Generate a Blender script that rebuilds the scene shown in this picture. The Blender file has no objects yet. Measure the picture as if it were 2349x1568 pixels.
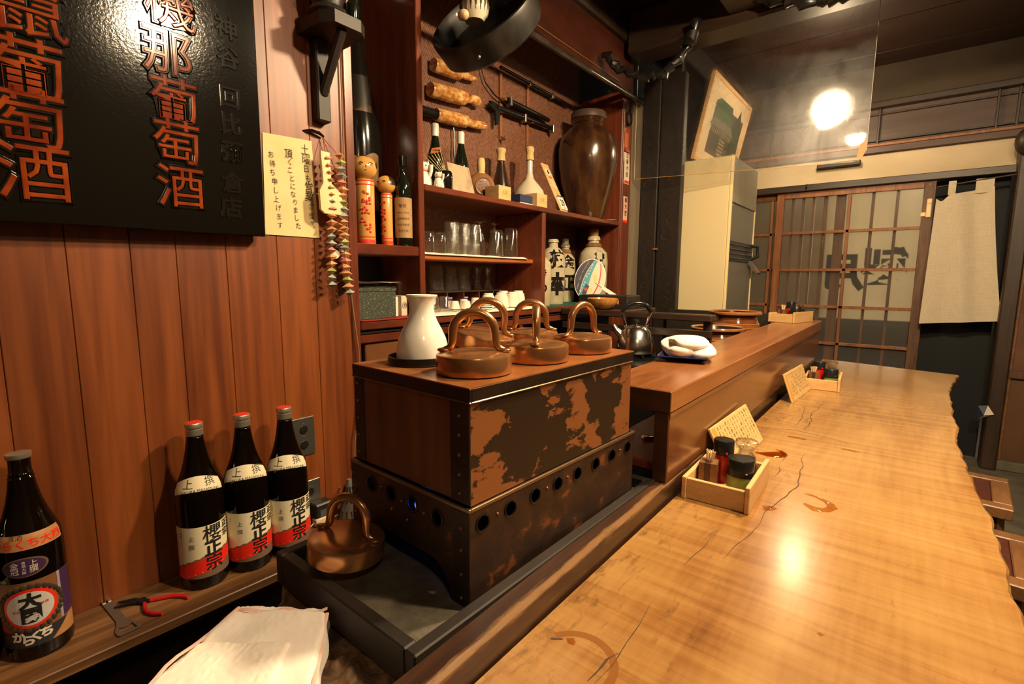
import bpy, bmesh, math, random
from mathutils import Vector, Matrix, Euler, noise as mnoise
random.seed(7)
R = math.radians
SC = bpy.context.scene
COL = SC.collection
PI = math.pi

# ------------------------------------------------------------------ camera, world, exposure
cam = bpy.data.cameras.new('camera')
cam.sensor_fit = 'HORIZONTAL'; cam.sensor_width = 36.0
cam.lens = 36.0 * 1139.93 / 2349.0
cam.clip_start = 0.02; cam.clip_end = 60
camo = bpy.data.objects.new('camera', cam); COL.objects.link(camo)
yaw, pit, rol = 0.67022391, 0.13024539, 0.00518407
fwd = Vector((-math.sin(yaw)*math.cos(pit), math.cos(yaw)*math.cos(pit), -math.sin(pit)))
rgt = Vector((math.cos(yaw), math.sin(yaw), 0)); upv = rgt.cross(fwd)
r2 = math.cos(rol)*rgt + math.sin(rol)*upv
u2 = -math.sin(rol)*rgt + math.cos(rol)*upv
mw = Matrix.Identity(4)
for i in range(3):
    mw[i][0] = r2[i]; mw[i][1] = u2[i]; mw[i][2] = -fwd[i]
mw.translation = Vector((0, 0, 1.17))
camo.matrix_world = mw
SC.camera = camo
SC.view_settings.view_transform = 'Standard'
SC.view_settings.look = 'None'
SC.view_settings.gamma = 1.0
SC.view_settings.use_curve_mapping = False
SC.view_settings.exposure = 0.0
w = bpy.data.worlds.new('world'); SC.world = w; w.use_nodes = True
w.node_tree.nodes['Background'].inputs[0].default_value = (0.05, 0.055, 0.08, 1)
w.node_tree.nodes['Background'].inputs[1].default_value = 0.5

LAMP_COL = (1.0, 0.74, 0.44)
# two counter pendants, an added unseen fill behind the camera, the door lamp : x, y, z, radius, radiance
LAMPS = [(0.07, 1.57, 2.34, 0.070, 1050.0), (0.51, 0.95, 2.34, 0.060, 900.0), (0.90, -0.45, 2.25, 0.060, 170.0), (-0.465, 3.66, 2.165, 0.060, 150.0)]

# ------------------------------------------------------------------ materials
MATS = {}
def nodes(name):
    m = bpy.data.materials.new(name); m.use_nodes = True
    nt = m.node_tree
    return m, nt, nt.nodes['Principled BSDF']
def rgb(c): return (c[0], c[1], c[2], 1.0)
def texc(nt, scale, rot=(0, 0, 0), loc=(0, 0, 0), rnd=False):
    tc = nt.nodes.new('ShaderNodeTexCoord'); mp = nt.nodes.new('ShaderNodeMapping')
    nt.links.new(tc.outputs['Object'], mp.inputs['Vector'])
    mp.inputs['Scale'].default_value = scale; mp.inputs['Rotation'].default_value = rot; mp.inputs['Location'].default_value = loc
    return mp.outputs['Vector']
def noi(nt, vec, scale=1.0, detail=4.0, rough=0.55, dist=0.0):
    n = nt.nodes.new('ShaderNodeTexNoise'); nt.links.new(vec, n.inputs['Vector'])
    n.inputs['Scale'].default_value = scale; n.inputs['Detail'].default_value = detail
    n.inputs['Roughness'].default_value = rough; n.inputs['Distortion'].default_value = dist
    return n.outputs['Fac']
def ramp(nt, fac, stops):
    r = nt.nodes.new('ShaderNodeValToRGB'); nt.links.new(fac, r.inputs['Fac'])
    el = r.color_ramp.elements
    while len(el) < len(stops): el.new(0.5)
    for e, (p, c) in zip(el, stops): e.position = p; e.color = rgb(c)
    return r.outputs['Color']
def mix(nt, fac, a, b, mode='MIX'):
    n = nt.nodes.new('ShaderNodeMix'); n.data_type = 'RGBA'; n.blend_type = mode
    if isinstance(fac, (int, float)): n.inputs[0].default_value = fac
    else: nt.links.new(fac, n.inputs[0])
    for s, k in ((a, 6), (b, 7)):
        if isinstance(s, tuple): n.inputs[k].default_value = rgb(s)
        else: nt.links.new(s, n.inputs[k])
    return n.outputs[2]
def mth(nt, op, a, b=None):
    n = nt.nodes.new('ShaderNodeMath'); n.operation = op
    for s, k in ((a, 0), (b, 1)):
        if s is None: continue
        if isinstance(s, (int, float)): n.inputs[k].default_value = s
        else: nt.links.new(s, n.inputs[k])
    return n.outputs[0]
def thin_fresnel(nt, base=0.05, edge=0.75, power=3.5):
    lw = nt.nodes.new('ShaderNodeLayerWeight'); lw.inputs['Blend'].default_value = 0.5
    return mth(nt, 'ADD', base, mth(nt, 'MULTIPLY', edge, mth(nt, 'POWER', lw.outputs['Facing'], power))), lw
def bump(nt, bs, h, strength=0.2, dist=0.002):
    b = nt.nodes.new('ShaderNodeBump'); b.inputs['Strength'].default_value = strength; b.inputs['Distance'].default_value = dist
    nt.links.new(h, b.inputs['Height']); nt.links.new(b.outputs['Normal'], bs.inputs['Normal'])
def plain(name, c, rough=0.5, metal=0.0, coat=0.0, c2=None, scale=(30, 30, 30), bmp=0.0, lo=0.35, hi=0.65, trans=0.0, ior=1.45, emit=None, es=0.0, sheen=0.0):
    if name in MATS: return MATS[name]
    m, nt, bs = nodes(name)
    bs.inputs['Base Color'].default_value = rgb(c); bs.inputs['Roughness'].default_value = rough
    bs.inputs['Metallic'].default_value = metal; bs.inputs['Coat Weight'].default_value = coat; bs.inputs['Coat Roughness'].default_value = 0.08
    bs.inputs['Transmission Weight'].default_value = trans; bs.inputs['IOR'].default_value = ior
    bs.inputs['Sheen Weight'].default_value = sheen
    if c2 or bmp:
        f = noi(nt, texc(nt, scale), 1.0, 5)
        if c2: nt.links.new(ramp(nt, f, [(lo, c), (hi, c2)]), bs.inputs['Base Color'])
        if bmp: bump(nt, bs, f, bmp)
    if emit:
        bs.inputs['Emission Color'].default_value = rgb(emit); bs.inputs['Emission Strength'].default_value = es
    MATS[name] = m
    return m
def wood(name, dark, light, grain=(18, 1.2, 18), rough=0.45, bmp=0.12, coat=0.0, fine=6.0, var=0.0, mid=None, dirt=None):
    """streaky timber: noise squeezed along the grain; var shifts tone per object"""
    if name in MATS: return MATS[name]
    m, nt, bs = nodes(name)
    v = texc(nt, grain)
    a = noi(nt, v, 1.0, 4, 0.55, 0.9)
    b = noi(nt, texc(nt, tuple(g*fine for g in grain)), 1.0, 3, 0.5)
    f = mth(nt, 'ADD', mth(nt, 'MULTIPLY', a, 0.68), mth(nt, 'MULTIPLY', b, 0.32))
    st = [(0.34, dark), (0.62, light)] if mid is None else [(0.33, dark), (0.48, mid), (0.63, light)]
    c = ramp(nt, f, st)
    if var:
        oi = nt.nodes.new('ShaderNodeObjectInfo')
        hv = nt.nodes.new('ShaderNodeHueSaturation'); nt.links.new(c, hv.inputs['Color'])
        mr = nt.nodes.new('ShaderNodeMapRange'); nt.links.new(oi.outputs['Random'], mr.inputs['Value'])
        mr.inputs['To Min'].default_value = 1 - var; mr.inputs['To Max'].default_value = 1 + var
        nt.links.new(mr.outputs['Result'], hv.inputs['Value']); c = hv.outputs['Color']
    if dirt:
        d = noi(nt, texc(nt, dirt[1]), 1.0, 6, 0.65)
        c = mix(nt, ramp(nt, d, [(dirt[2], (0, 0, 0)), (dirt[3], (1, 1, 1))]), c, dirt[0])
    nt.links.new(c, bs.inputs['Base Color'])
    bs.inputs['Roughness'].default_value = rough; bs.inputs['Coat Weight'].default_value = coat; bs.inputs['Coat Roughness'].default_value = 0.15
    if bmp: bump(nt, bs, f, bmp, 0.003)
    MATS[name] = m
    return m

wall_wood = wood('plank_cedar', (0.090, 0.018, 0.004), (0.225, 0.060, 0.013), (16, 16, 0.8), 0.40, 0.08, 0.0, 4.0, 0.13)
cab_wood = wood('cabinet_redwood', (0.070, 0.014, 0.006), (0.155, 0.035, 0.013), (30, 2.0, 5), 0.30, 0.06, 0.25)
cab_wood_v = wood('cabinet_redwood_upright', (0.075, 0.016, 0.007), (0.165, 0.038, 0.014), (30, 30, 2.0), 0.30, 0.06, 0.25)
shelf_orange = wood('shelf_orange_wood', (0.28, 0.075, 0.018), (0.40, 0.12, 0.03), (20, 1.5, 20), 0.35, 0.05)
dark_wood = wood('smoked_dark_wood', (0.016, 0.009, 0.006), (0.05, 0.026, 0.015), (14, 14, 1.2), 0.45, 0.2)
dark_wood_x = wood('smoked_dark_beam', (0.014, 0.008, 0.006), (0.045, 0.024, 0.014), (1.4, 14, 14), 0.42, 0.2)
black_wood = wood('soot_black_wood', (0.007, 0.005, 0.0035), (0.022, 0.013, 0.009), (4, 4, 4), 0.55, 0.2)
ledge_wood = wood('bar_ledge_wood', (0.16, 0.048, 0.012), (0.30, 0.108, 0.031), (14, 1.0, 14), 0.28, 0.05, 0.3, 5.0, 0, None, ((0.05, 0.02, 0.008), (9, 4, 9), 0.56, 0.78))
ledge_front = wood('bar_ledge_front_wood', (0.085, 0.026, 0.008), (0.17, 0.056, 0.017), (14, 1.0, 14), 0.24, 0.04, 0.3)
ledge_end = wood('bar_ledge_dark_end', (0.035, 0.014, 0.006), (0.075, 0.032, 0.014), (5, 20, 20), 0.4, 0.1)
sill_wood = wood('worn_sill_wood', (0.022, 0.009, 0.005), (0.085, 0.032, 0.013), (20, 1.3, 20), 0.34, 0.2, 0.15, 6.0, 0, (0.040, 0.016, 0.008), ((0.26, 0.14, 0.06), (60, 3, 40), 0.63, 0.74))
low_shelf_wood = wood('worn_shelf_wood', (0.07, 0.03, 0.012), (0.24, 0.115, 0.045), (26, 1.2, 26), 0.42, 0.2, 0.1, 6.0, 0, (0.13, 0.058, 0.02))
pale_box_wood = wood('pale_cypress_wood', (0.52, 0.30, 0.115), (0.68, 0.43, 0.19), (8, 2, 40), 0.42, 0.04)
door_wood = wood('door_cedar', (0.15, 0.046, 0.014), (0.31, 0.115, 0.035), (30, 30, 2.0), 0.5, 0.1)
door_wood_dark = wood('door_stile_dark', (0.045, 0.02, 0.01), (0.15, 0.065, 0.024), (30, 30, 4.0), 0.55, 0.3)
stool_wood = wood('stool_wood', (0.11, 0.045, 0.017), (0.22, 0.10, 0.035), (24, 3, 24), 0.4, 0.1)
kokeshi_wood = wood('kokeshi_wood', (0.50, 0.24, 0.055), (0.66, 0.36, 0.10), (6, 6, 1), 0.25, 0.02, 0.5)
brown_panel = plain('brown_panel', (0.085, 0.036, 0.016), 0.6, 0, 0, (0.14, 0.062, 0.027), (4, 4, 4), 0.05)
plaster = plain('ochre_plaster', (0.50, 0.40, 0.25), 0.85, 0, 0, (0.62, 0.51, 0.34), (2.2, 2.2, 4), 0.1)
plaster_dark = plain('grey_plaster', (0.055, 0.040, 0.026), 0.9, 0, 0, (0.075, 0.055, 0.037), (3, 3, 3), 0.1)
ceil_wood = wood('ceiling_dark_boards', (0.013, 0.006, 0.004), (0.028, 0.012, 0.008), (1.5, 16, 16), 0.4, 0.05)
stone_floor = plain('grey_stone_floor', (0.075, 0.064, 0.046), 0.7, 0, 0, (0.13, 0.112, 0.083), (12, 12, 12), 0.3)
kitchen_floor = plain('dark_kitchen_floor', (0.02, 0.017, 0.014), 0.7)
dark_wall = plain('brown_wall', (0.030, 0.018, 0.011), 0.9)
def thin_glass(name, c, rough, ior, bmp=0.0, haze=0.0):
    m, nt, bs = nodes(name); out = nt.nodes['Material Output']; nt.nodes.remove(bs)
    tr = nt.nodes.new('ShaderNodeBsdfTransparent'); tr.inputs[0].default_value = rgb(c)
    gl = nt.nodes.new('ShaderNodeBsdfGlossy'); gl.inputs['Roughness'].default_value = rough
    fo, fr = thin_fresnel(nt, 0.09, 0.85, 2.2)
    df = nt.nodes.new('ShaderNodeBsdfTranslucent'); df.inputs[0].default_value = (0.8, 0.78, 0.72, 1)
    m0 = nt.nodes.new('ShaderNodeMixShader'); m0.inputs[0].default_value = haze; nt.links.new(tr.outputs[0], m0.inputs[1]); nt.links.new(df.outputs[0], m0.inputs[2])
    mx = nt.nodes.new('ShaderNodeMixShader'); nt.links.new(fo, mx.inputs[0]); nt.links.new(m0.outputs[0], mx.inputs[1]); nt.links.new(gl.outputs[0], mx.inputs[2])
    if bmp:
        b = nt.nodes.new('ShaderNodeBump'); b.inputs['Strength'].default_value = bmp; b.inputs['Distance'].default_value = 0.004
        nt.links.new(noi(nt, texc(nt, (140, 140, 90)), 1.0, 3), b.inputs['Height']); nt.links.new(b.outputs[0], gl.inputs['Normal']); nt.links.new(b.outputs[0], fr.inputs['Normal'])
    nt.links.new(mx.outputs[0], out.inputs[0]); MATS[name] = m; return m
glassm = thin_glass('clear_glass', (0.95, 0.95, 0.93), 0.02, 1.55, 0.15, 0.03)
frost_glass = thin_glass('rippled_glass', (0.92, 0.92, 0.88), 0.07, 1.55, 0.9, 0.10)
bottle_glass = plain('dark_brown_glass', (0.004, 0.002, 0.001), 0.05)
green_black_glass = plain('dark_green_glass', (0.006, 0.008, 0.004), 0.07, 0, 0.3)
lacquer = plain('black_lacquer', (0.006, 0.005, 0.004), 0.12, 0, 0.4)
lacquer_rim = plain('worn_black_lacquer', (0.006, 0.005, 0.004), 0.4, 0, 0.1, (0.016, 0.013, 0.010), (30, 30, 30), 0.2)
iron = plain('dark_iron', (0.018, 0.017, 0.017), 0.35, 0.6)
steel = plain('brushed_steel', (0.80, 0.77, 0.72), 0.19, 1.0, 0, None, (4, 4, 60), 0.04)
chrome = plain('chrome', (0.8, 0.8, 0.78), 0.08, 1.0)
plate_steel = plain('dull_plate_steel', (0.30, 0.28, 0.25), 0.35, 0.9)
grey_rubber = plain('black_plastic', (0.012, 0.012, 0.013), 0.35)
red_grip = plain('red_grip', (0.48, 0.012, 0.015), 0.3, 0, 0.3)
porcelain = plain('white_porcelain', (0.84, 0.80, 0.72), 0.12, 0, 0.4)
cup_white = plain('cup_white', (0.84, 0.78, 0.66), 0.15, 0, 0.3)
cobalt = plain('cobalt_blue', (0.02, 0.025, 0.18), 0.25)
navy_glaze = plain('navy_glaze', (0.008, 0.010, 0.04), 0.1, 0, 0.5)
towel_m = plain('pink_white_towel', (0.86, 0.76, 0.69), 0.95, 0, 0, (0.92, 0.84, 0.77), (9, 9, 9), 0.0, sheen=0.4)
towel_edge = plain('pink_hem', (0.80, 0.50, 0.43), 0.95)
indigo = plain('indigo_cotton', (0.03, 0.045, 0.24), 0.9, 0, 0, (0.05, 0.07, 0.32), (80, 80, 80))
cloth_white = plain('white_cloth', (0.80, 0.70, 0.58), 0.95, 0, 0, (0.86, 0.77, 0.66), (60, 60, 60), 0.5)
linen = None
paper = plain('cream_paper', (0.66, 0.50, 0.24), 0.8, 0, 0, (0.74, 0.57, 0.29), (14, 14, 14), 0.03)
label_cream = plain('cream_label', (0.80, 0.70, 0.49), 0.55)
label_tan = plain('tan_label', (0.38, 0.17, 0.06), 0.55, 0, 0, (0.44, 0.21, 0.08), (60, 60, 60))
label_brown = plain('brown_label', (0.20, 0.075, 0.028), 0.55)
label_purple = plain('purple_label', (0.05, 0.018, 0.07), 0.5)
label_dark = plain('black_stripe_label', (0.014, 0.013, 0.018), 0.5, 0, 0, (0.04, 0.035, 0.04), (900, 900, 1))
label_grey = plain('taupe_label', (0.17, 0.10, 0.065), 0.55)
label_red = plain('red_label', (0.75, 0.022, 0.008), 0.5)
white_ink = plain('white_ink', (0.72, 0.64, 0.52), 0.6)
ink = plain('black_ink', (0.012, 0.010, 0.009), 0.6)
ink_soft = plain('faded_ink', (0.05, 0.035, 0.02), 0.7)
red_ink = plain('red_ink', (0.62, 0.04, 0.015), 0.6)
silver_cap = plain('silver_cap', (0.62, 0.56, 0.45), 0.3, 0.85)
red_cap = plain('red_cap', (0.68, 0.03, 0.012), 0.3)
tin_red = plain('red_tin', (0.55, 0.012, 0.008), 0.3, 0, 0.3)
tin_green = plain('green_tin', (0.20, 0.27, 0.055), 0.4, 0, 0.2)
black_cap = plain('black_cap', (0.012, 0.012, 0.013), 0.25)
toothpick_m = plain('toothpick_wood', (0.72, 0.52, 0.28), 0.6)
amber = plain('amber_rind', (0.42, 0.16, 0.03), 0.22, 0, 0.7, (0.80, 0.52, 0.22), (26, 36, 50), 0.18, 0.42, 0.66)
straw = plain('straw_wrap', (0.48, 0.33, 0.13), 0.8, 0, 0, (0.62, 0.46, 0.22), (200, 200, 20), 0.6)
stoneware = plain('beige_stoneware', (0.42, 0.36, 0.23), 0.18, 0, 0.6, (0.50, 0.44, 0.30), (20, 20, 20))
celadon = plain('pale_celadon', (0.52, 0.47, 0.34), 0.12, 0, 0.6)
brown_clay = plain('brown_clay', (0.17, 0.065, 0.02), 0.45, 0, 0.1, (0.24, 0.10, 0.035), (16, 16, 16))
dark_clay = plain('dark_glazed_clay', (0.025, 0.011, 0.007), 0.2, 0, 0.4)
jar_glaze = plain('big_jar_glaze', (0.028, 0.010, 0.005), 0.2, 0, 0.4, (0.075, 0.032, 0.010), (14, 14, 5), 0.12, 0.45, 0.7)
crock_glaze = plain('crock_glaze', (0.085, 0.022, 0.007), 0.12, 0, 0.6, (0.20, 0.07, 0.022), (8, 8, 18), 0.0, 0.4, 0.65)
crock_rim = plain('crock_rim_glaze', (0.30, 0.12, 0.04), 0.15, 0, 0.6)
amber_glaze = plain('amber_bowl_glaze', (0.36, 0.13, 0.025), 0.2, 0, 0.5, (0.58, 0.28, 0.075), (60, 60, 6))
cork = plain('cork', (0.28, 0.12, 0.045), 0.8)
rope_m = plain('hemp_rope', (0.14, 0.06, 0.022), 0.9, 0, 0, (0.26, 0.13, 0.05), (90, 90, 90), 0.5)
black_rope = plain('tarry_rope', (0.008, 0.007, 0.006), 0.3, 0, 0.2)
red_cord = plain('red_cord', (0.22, 0.012, 0.012), 0.7)
flex = plain('brown_flex', (0.20, 0.11, 0.05), 0.6)
ac_cream = plain('ac_cream_panel', (0.64, 0.53, 0.30), 0.45)
ac_grey = plain('ac_grey_front', (0.13, 0.115, 0.085), 0.5)
ac_dark = plain('ac_dark_slot', (0.02, 0.018, 0.016), 0.5)
def film(name, c):
    m, nt, bs = nodes(name); out = nt.nodes['Material Output']; nt.nodes.remove(bs)
    tr = nt.nodes.new('ShaderNodeBsdfTransparent'); tr.inputs[0].default_value = rgb(c)
    gl = nt.nodes.new('ShaderNodeBsdfGlossy'); gl.inputs['Roughness'].default_value = 0.03
    fo, fr = thin_fresnel(nt, 0.03, 0.7, 4.0)
    mx = nt.nodes.new('ShaderNodeMixShader'); nt.links.new(fo, mx.inputs[0]); nt.links.new(tr.outputs[0], mx.inputs[1]); nt.links.new(gl.outputs[0], mx.inputs[2])
    nt.links.new(mx.outputs[0], out.inputs[0]); return m
wet = film('water_film', (0.86, 0.66, 0.42))
fan_teal = plain('fan_teal', (0.04, 0.30, 0.38), 0.5)
fan_navy = plain('fan_navy', (0.014, 0.014, 0.035), 0.5)
fan_cream = plain('fan_cream', (0.72, 0.60, 0.42), 0.5)
fan_pink = plain('fan_crimson', (0.55, 0.03, 0.10), 0.5)
fan_yellow = plain('fan_yellow', (0.75, 0.56, 0.22), 0.5)
white_plastic = plain('white_plastic', (0.78, 0.72, 0.62), 0.35)
green_box_m = plain('green_pattern_paper', (0.035, 0.042, 0.032), 0.6, 0, 0, (0.13, 0.15, 0.085), (120, 120, 260), 0, 0.55, 0.60)
blue_box_m = plain('navy_paper_box', (0.022, 0.028, 0.075), 0.55)
red_cloth = plain('red_felt', (0.25, 0.015, 0.012), 0.9)
green_mat = plain('green_mat', (0.01, 0.09, 0.045), 0.7)
chair_red = plain('dark_red_rush_seat', (0.055, 0.012, 0.007), 0.5, 0, 0, (0.085, 0.022, 0.012), (60, 60, 60), 0.2)
wood_white = plain('white_wood_key', (0.72, 0.52, 0.26), 0.4, 0, 0, (0.80, 0.60, 0.32), (40, 40, 4))
COPPER = plain('rubbed_copper', (0.44, 0.195, 0.075), 0.24, 0.80, 0, (0.58, 0.29, 0.12), (22, 22, 22), 0.05, 0.35, 0.68)
COPPER_TOP = plain('copper_top_sheet', (0.30, 0.105, 0.03), 0.3, 0.35, 0, (0.40, 0.16, 0.05), (18, 18, 18), 0.06)
RIVET = plain('copper_rivet', (0.20, 0.085, 0.045), 0.4, 0.7)
COPPER_DARK = plain('blackened_copper', (0.018, 0.011, 0.008), 0.38, 0.5, 0, (0.04, 0.022, 0.014), (14, 14, 14), 0.15)
COPPER_EDGE = plain('bare_edge', (0.22, 0.15, 0.09), 0.35, 0.8)

def special():
    global SILLM, COPPER_PATCH, COPPER_SIDE, COPPER_BASE, COUNTER, WOVEN, linen, SHEET, ROCK, SLATE, SIGN, GRAIN_DARK, NOREN_OUT
    # worn copper front: black patina flaked off to bare copper
    m, nt, bs = nodes('flaked_copper')
    n = noi(nt, texc(nt, (24, 22, 40)), 1.0, 9, 0.64, 0.35)
    n2 = noi(nt, texc(nt, (3, 7.0, 13), (R(-14), 0, 0), (0, 0.9, 1.3)), 1.0, 2, 0.5)
    f = mth(nt, 'ADD', mth(nt, 'MULTIPLY', n, 0.50), mth(nt, 'MULTIPLY', n2, 0.62))
    k = ramp(nt, f, [(0.555, (0, 0, 0)), (0.572, (1, 1, 1))])
    nt.links.new(mix(nt, k, (0.022, 0.012, 0.007), (0.25, 0.092, 0.029)), bs.inputs['Base Color'])
    bs.inputs['Metallic'].default_value = 0.35; bs.inputs['Roughness'].default_value = 0.42
    bump(nt, bs, k, 0.25, 0.0008); COPPER_PATCH = m
    m, nt, bs = nodes('brown_copper_side')
    n = noi(nt, texc(nt, (34, 34, 3)), 1.0, 5, 0.6)
    nt.links.new(ramp(nt, n, [(0.3, (0.10, 0.038, 0.016)), (0.7, (0.18, 0.075, 0.036))]), bs.inputs['Base Color'])
    bs.inputs['Metallic'].default_value = 0.5; bs.inputs['Roughness'].default_value = 0.38; COPPER_SIDE = m
    m, nt, bs = nodes('tarnished_copper_base')
    n = noi(nt, texc(nt, (20, 20, 26)), 1.0, 7, 0.66, 0.3)
    nt.links.new(ramp(nt, n, [(0.42, (0.024, 0.012, 0.008)), (0.60, (0.050, 0.023, 0.012)), (0.64, (0.16, 0.052, 0.017)), (0.74, (0.20, 0.066, 0.020))]), bs.inputs['Base Color'])
    bs.inputs['Metallic'].default_value = 0.4; bs.inputs['Roughness'].default_value = 0.42; COPPER_BASE = m
    # counter slab: golden board, curly figure running across it, soy stains and wear near the ledge
    m, nt, bs = nodes('golden_counter_slab')
    a = noi(nt, texc(nt, (1.6, 34, 1), (0, 0, R(7))), 1.0, 6, 0.62, 0.6)
    b = noi(nt, texc(nt, (5, 1.1, 1), (0, 0, R(-4))), 1.0, 3, 0.5, 1.2)
    c = noi(nt, texc(nt, (90, 7, 1)), 1.0, 3, 0.6)
    f = mth(nt, 'ADD', mth(nt, 'ADD', mth(nt, 'MULTIPLY', a, 0.42), mth(nt, 'MULTIPLY', b, 0.44)), mth(nt, 'MULTIPLY', c, 0.14))
    col = ramp(nt, f, [(0.30, (0.115, 0.040, 0.009)), (0.42, (0.24, 0.105, 0.027)), (0.53, (0.325, 0.168, 0.050)), (0.68, (0.42, 0.242, 0.083))])
    # dark wear marks, denser towards the ledge side (object x from -0.338)
    tc = nt.nodes.new('ShaderNodeTexCoord'); sx = nt.nodes.new('ShaderNodeSeparateXYZ'); nt.links.new(tc.outputs['Object'], sx.inputs[0])
    edge = nt.nodes.new('ShaderNodeMapRange'); nt.links.new(sx.outputs['X'], edge.inputs['Value'])
    edge.inputs['From Min'].default_value = -0.34; edge.inputs['From Max'].default_value = -0.12
    edge.inputs['To Min'].default_value = 0.13; edge.inputs['To Max'].default_value = 0.0
    d = noi(nt, texc(nt, (44, 12, 1), (0, 0, R(8))), 1.0, 8, 0.72, 0.4)
    k = ramp(nt, mth(nt, 'ADD', d, edge.outputs['Result']), [(0.63, (0, 0, 0)), (0.80, (1, 1, 1))])
    col = mix(nt, mth(nt, 'MULTIPLY', k, 0.75), col, (0.085, 0.034, 0.012))
    nt.links.new(col, bs.inputs['Base Color'])
    g = noi(nt, texc(nt, (26, 60, 1)), 1.0, 5, 0.6)
    mr = nt.nodes.new('ShaderNodeMapRange'); nt.links.new(g, mr.inputs['Value']); mr.inputs['To Min'].default_value = 0.17; mr.inputs['To Max'].default_value = 0.30
    nt.links.new(mr.outputs['Result'], bs.inputs['Roughness'])
    bs.inputs['Coat Weight'].default_value = 0.25; bs.inputs['Coat Roughness'].default_value = 0.16
    bump(nt, bs, mth(nt, 'ADD', f, mth(nt, 'MULTIPLY', g, 0.6)), 0.09, 0.003); COUNTER = m
    # sill: dark board rubbed bare along its outer top edge
    m, nt, bs = nodes('rubbed_sill_board')
    a = noi(nt, texc(nt, (26, 1.6, 26)), 1.0, 5, 0.6, 0.5); b = noi(nt, texc(nt, (70, 9, 70)), 1.0, 6, 0.7)
    col = ramp(nt, a, [(0.32, (0.020, 0.009, 0.006)), (0.5, (0.042, 0.018, 0.010)), (0.66, (0.085, 0.034, 0.014))])
    tc = nt.nodes.new('ShaderNodeTexCoord'); sx = nt.nodes.new('ShaderNodeSeparateXYZ'); nt.links.new(tc.outputs['Object'], sx.inputs[0])
    mx_ = nt.nodes.new('ShaderNodeMapRange'); nt.links.new(sx.outputs['X'], mx_.inputs['Value']); mx_.inputs['From Min'].default_value = -0.014; mx_.inputs['From Max'].default_value = -0.003
    mz_ = nt.nodes.new('ShaderNodeMapRange'); nt.links.new(sx.outputs['Z'], mz_.inputs['Value']); mz_.inputs['From Min'].default_value = 0.146; mz_.inputs['From Max'].default_value = 0.160
    e = mth(nt, 'ADD', mth(nt, 'MULTIPLY', mth(nt, 'MULTIPLY', mx_.outputs['Result'], mz_.outputs['Result']), 0.34), b)
    k = ramp(nt, e, [(0.60, (0, 0, 0)), (0.78, (1, 1, 1))])
    nt.links.new(mix(nt, k, col, (0.22, 0.115, 0.048)), bs.inputs['Base Color'])
    bs.inputs['Roughness'].default_value = 0.32; bs.inputs['Coat Weight'].default_value = 0.1; bump(nt, bs, mth(nt, 'ADD', a, b), 0.25, 0.002); SILLM = m
    # woven cedar-bark mat behind the shelves
    m, nt, bs = nodes('woven_bark_mat')
    v = texc(nt, (1, 1, 1)); sp = nt.nodes.new('ShaderNodeSeparateXYZ'); nt.links.new(v, sp.inputs[0])
    sy = mth(nt, 'SINE', mth(nt, 'MULTIPLY', mth(nt, 'ADD', sp.outputs['Y'], mth(nt, 'MULTIPLY', sp.outputs['Z'], 0.35)), 560.0))
    sz = mth(nt, 'SINE', mth(nt, 'MULTIPLY', mth(nt, 'SUBTRACT', sp.outputs['Z'], mth(nt, 'MULTIPLY', sp.outputs['Y'], 0.1)), 520.0))
    p = mth(nt, 'MULTIPLY', sy, sz)
    nn = noi(nt, texc(nt, (60, 60, 60)), 1.0, 4)
    ff = mth(nt, 'ADD', mth(nt, 'MULTIPLY', p, 0.32), nn)
    nt.links.new(ramp(nt, ff, [(0.12, (0.035, 0.012, 0.006)), (0.5, (0.17, 0.065, 0.032)), (0.8, (0.26, 0.11, 0.055))]), bs.inputs['Base Color'])
    bs.inputs['Roughness'].default_value = 0.6; bump(nt, bs, ff, 0.6, 0.002); WOVEN = m
    # linen
    m, nt, bs = nodes('natural_linen')
    h1 = noi(nt, texc(nt, (16, 16, 500)), 1.0, 2); h2 = noi(nt, texc(nt, (500, 500, 16)), 1.0, 2)
    h = mth(nt, 'MULTIPLY', mth(nt, 'ADD', h1, h2), 0.5)
    nt.links.new(ramp(nt, h, [(0.36, (0.50, 0.42, 0.29)), (0.62, (0.64, 0.55, 0.40))]), bs.inputs['Base Color'])
    bs.inputs['Roughness'].default_value = 0.9; bump(nt, bs, h, 0.3, 0.001); linen = m
    # clear plastic sheet: mirror-like by Fresnel, slightly smeared
    m, nt, bs = nodes('clear_plastic_sheet')
    out = nt.nodes['Material Output']; nt.nodes.remove(bs)
    tr = nt.nodes.new('ShaderNodeBsdfTransparent'); tr.inputs[0].default_value = (0.97, 0.96, 0.94, 1)
    gl = nt.nodes.new('ShaderNodeBsdfGlossy'); gl.inputs['Roughness'].default_value = 0.03
    g2 = nt.nodes.new('ShaderNodeBsdfGlossy'); g2.inputs['Roughness'].default_value = 0.34
    fo, fr = thin_fresnel(nt, 0.055, 0.7, 4.0)
    sm = noi(nt, texc(nt, (7, 7, 4)), 1.0, 6, 0.6, 1.0)
    ms = nt.nodes.new('ShaderNodeMixShader'); ms2 = nt.nodes.new('ShaderNodeMixShader')
    nt.links.new(ramp(nt, sm, [(0.35, (0.25, 0.25, 0.25)), (0.7, (0.6, 0.6, 0.6))]), ms.inputs[0]); nt.links.new(gl.outputs[0], ms.inputs[1]); nt.links.new(g2.outputs[0], ms.inputs[2])
    rf = nt.nodes.new('ShaderNodeBsdfRefraction'); rf.inputs['IOR'].default_value = 1.12; rf.inputs['Roughness'].default_value = 0.7
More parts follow.
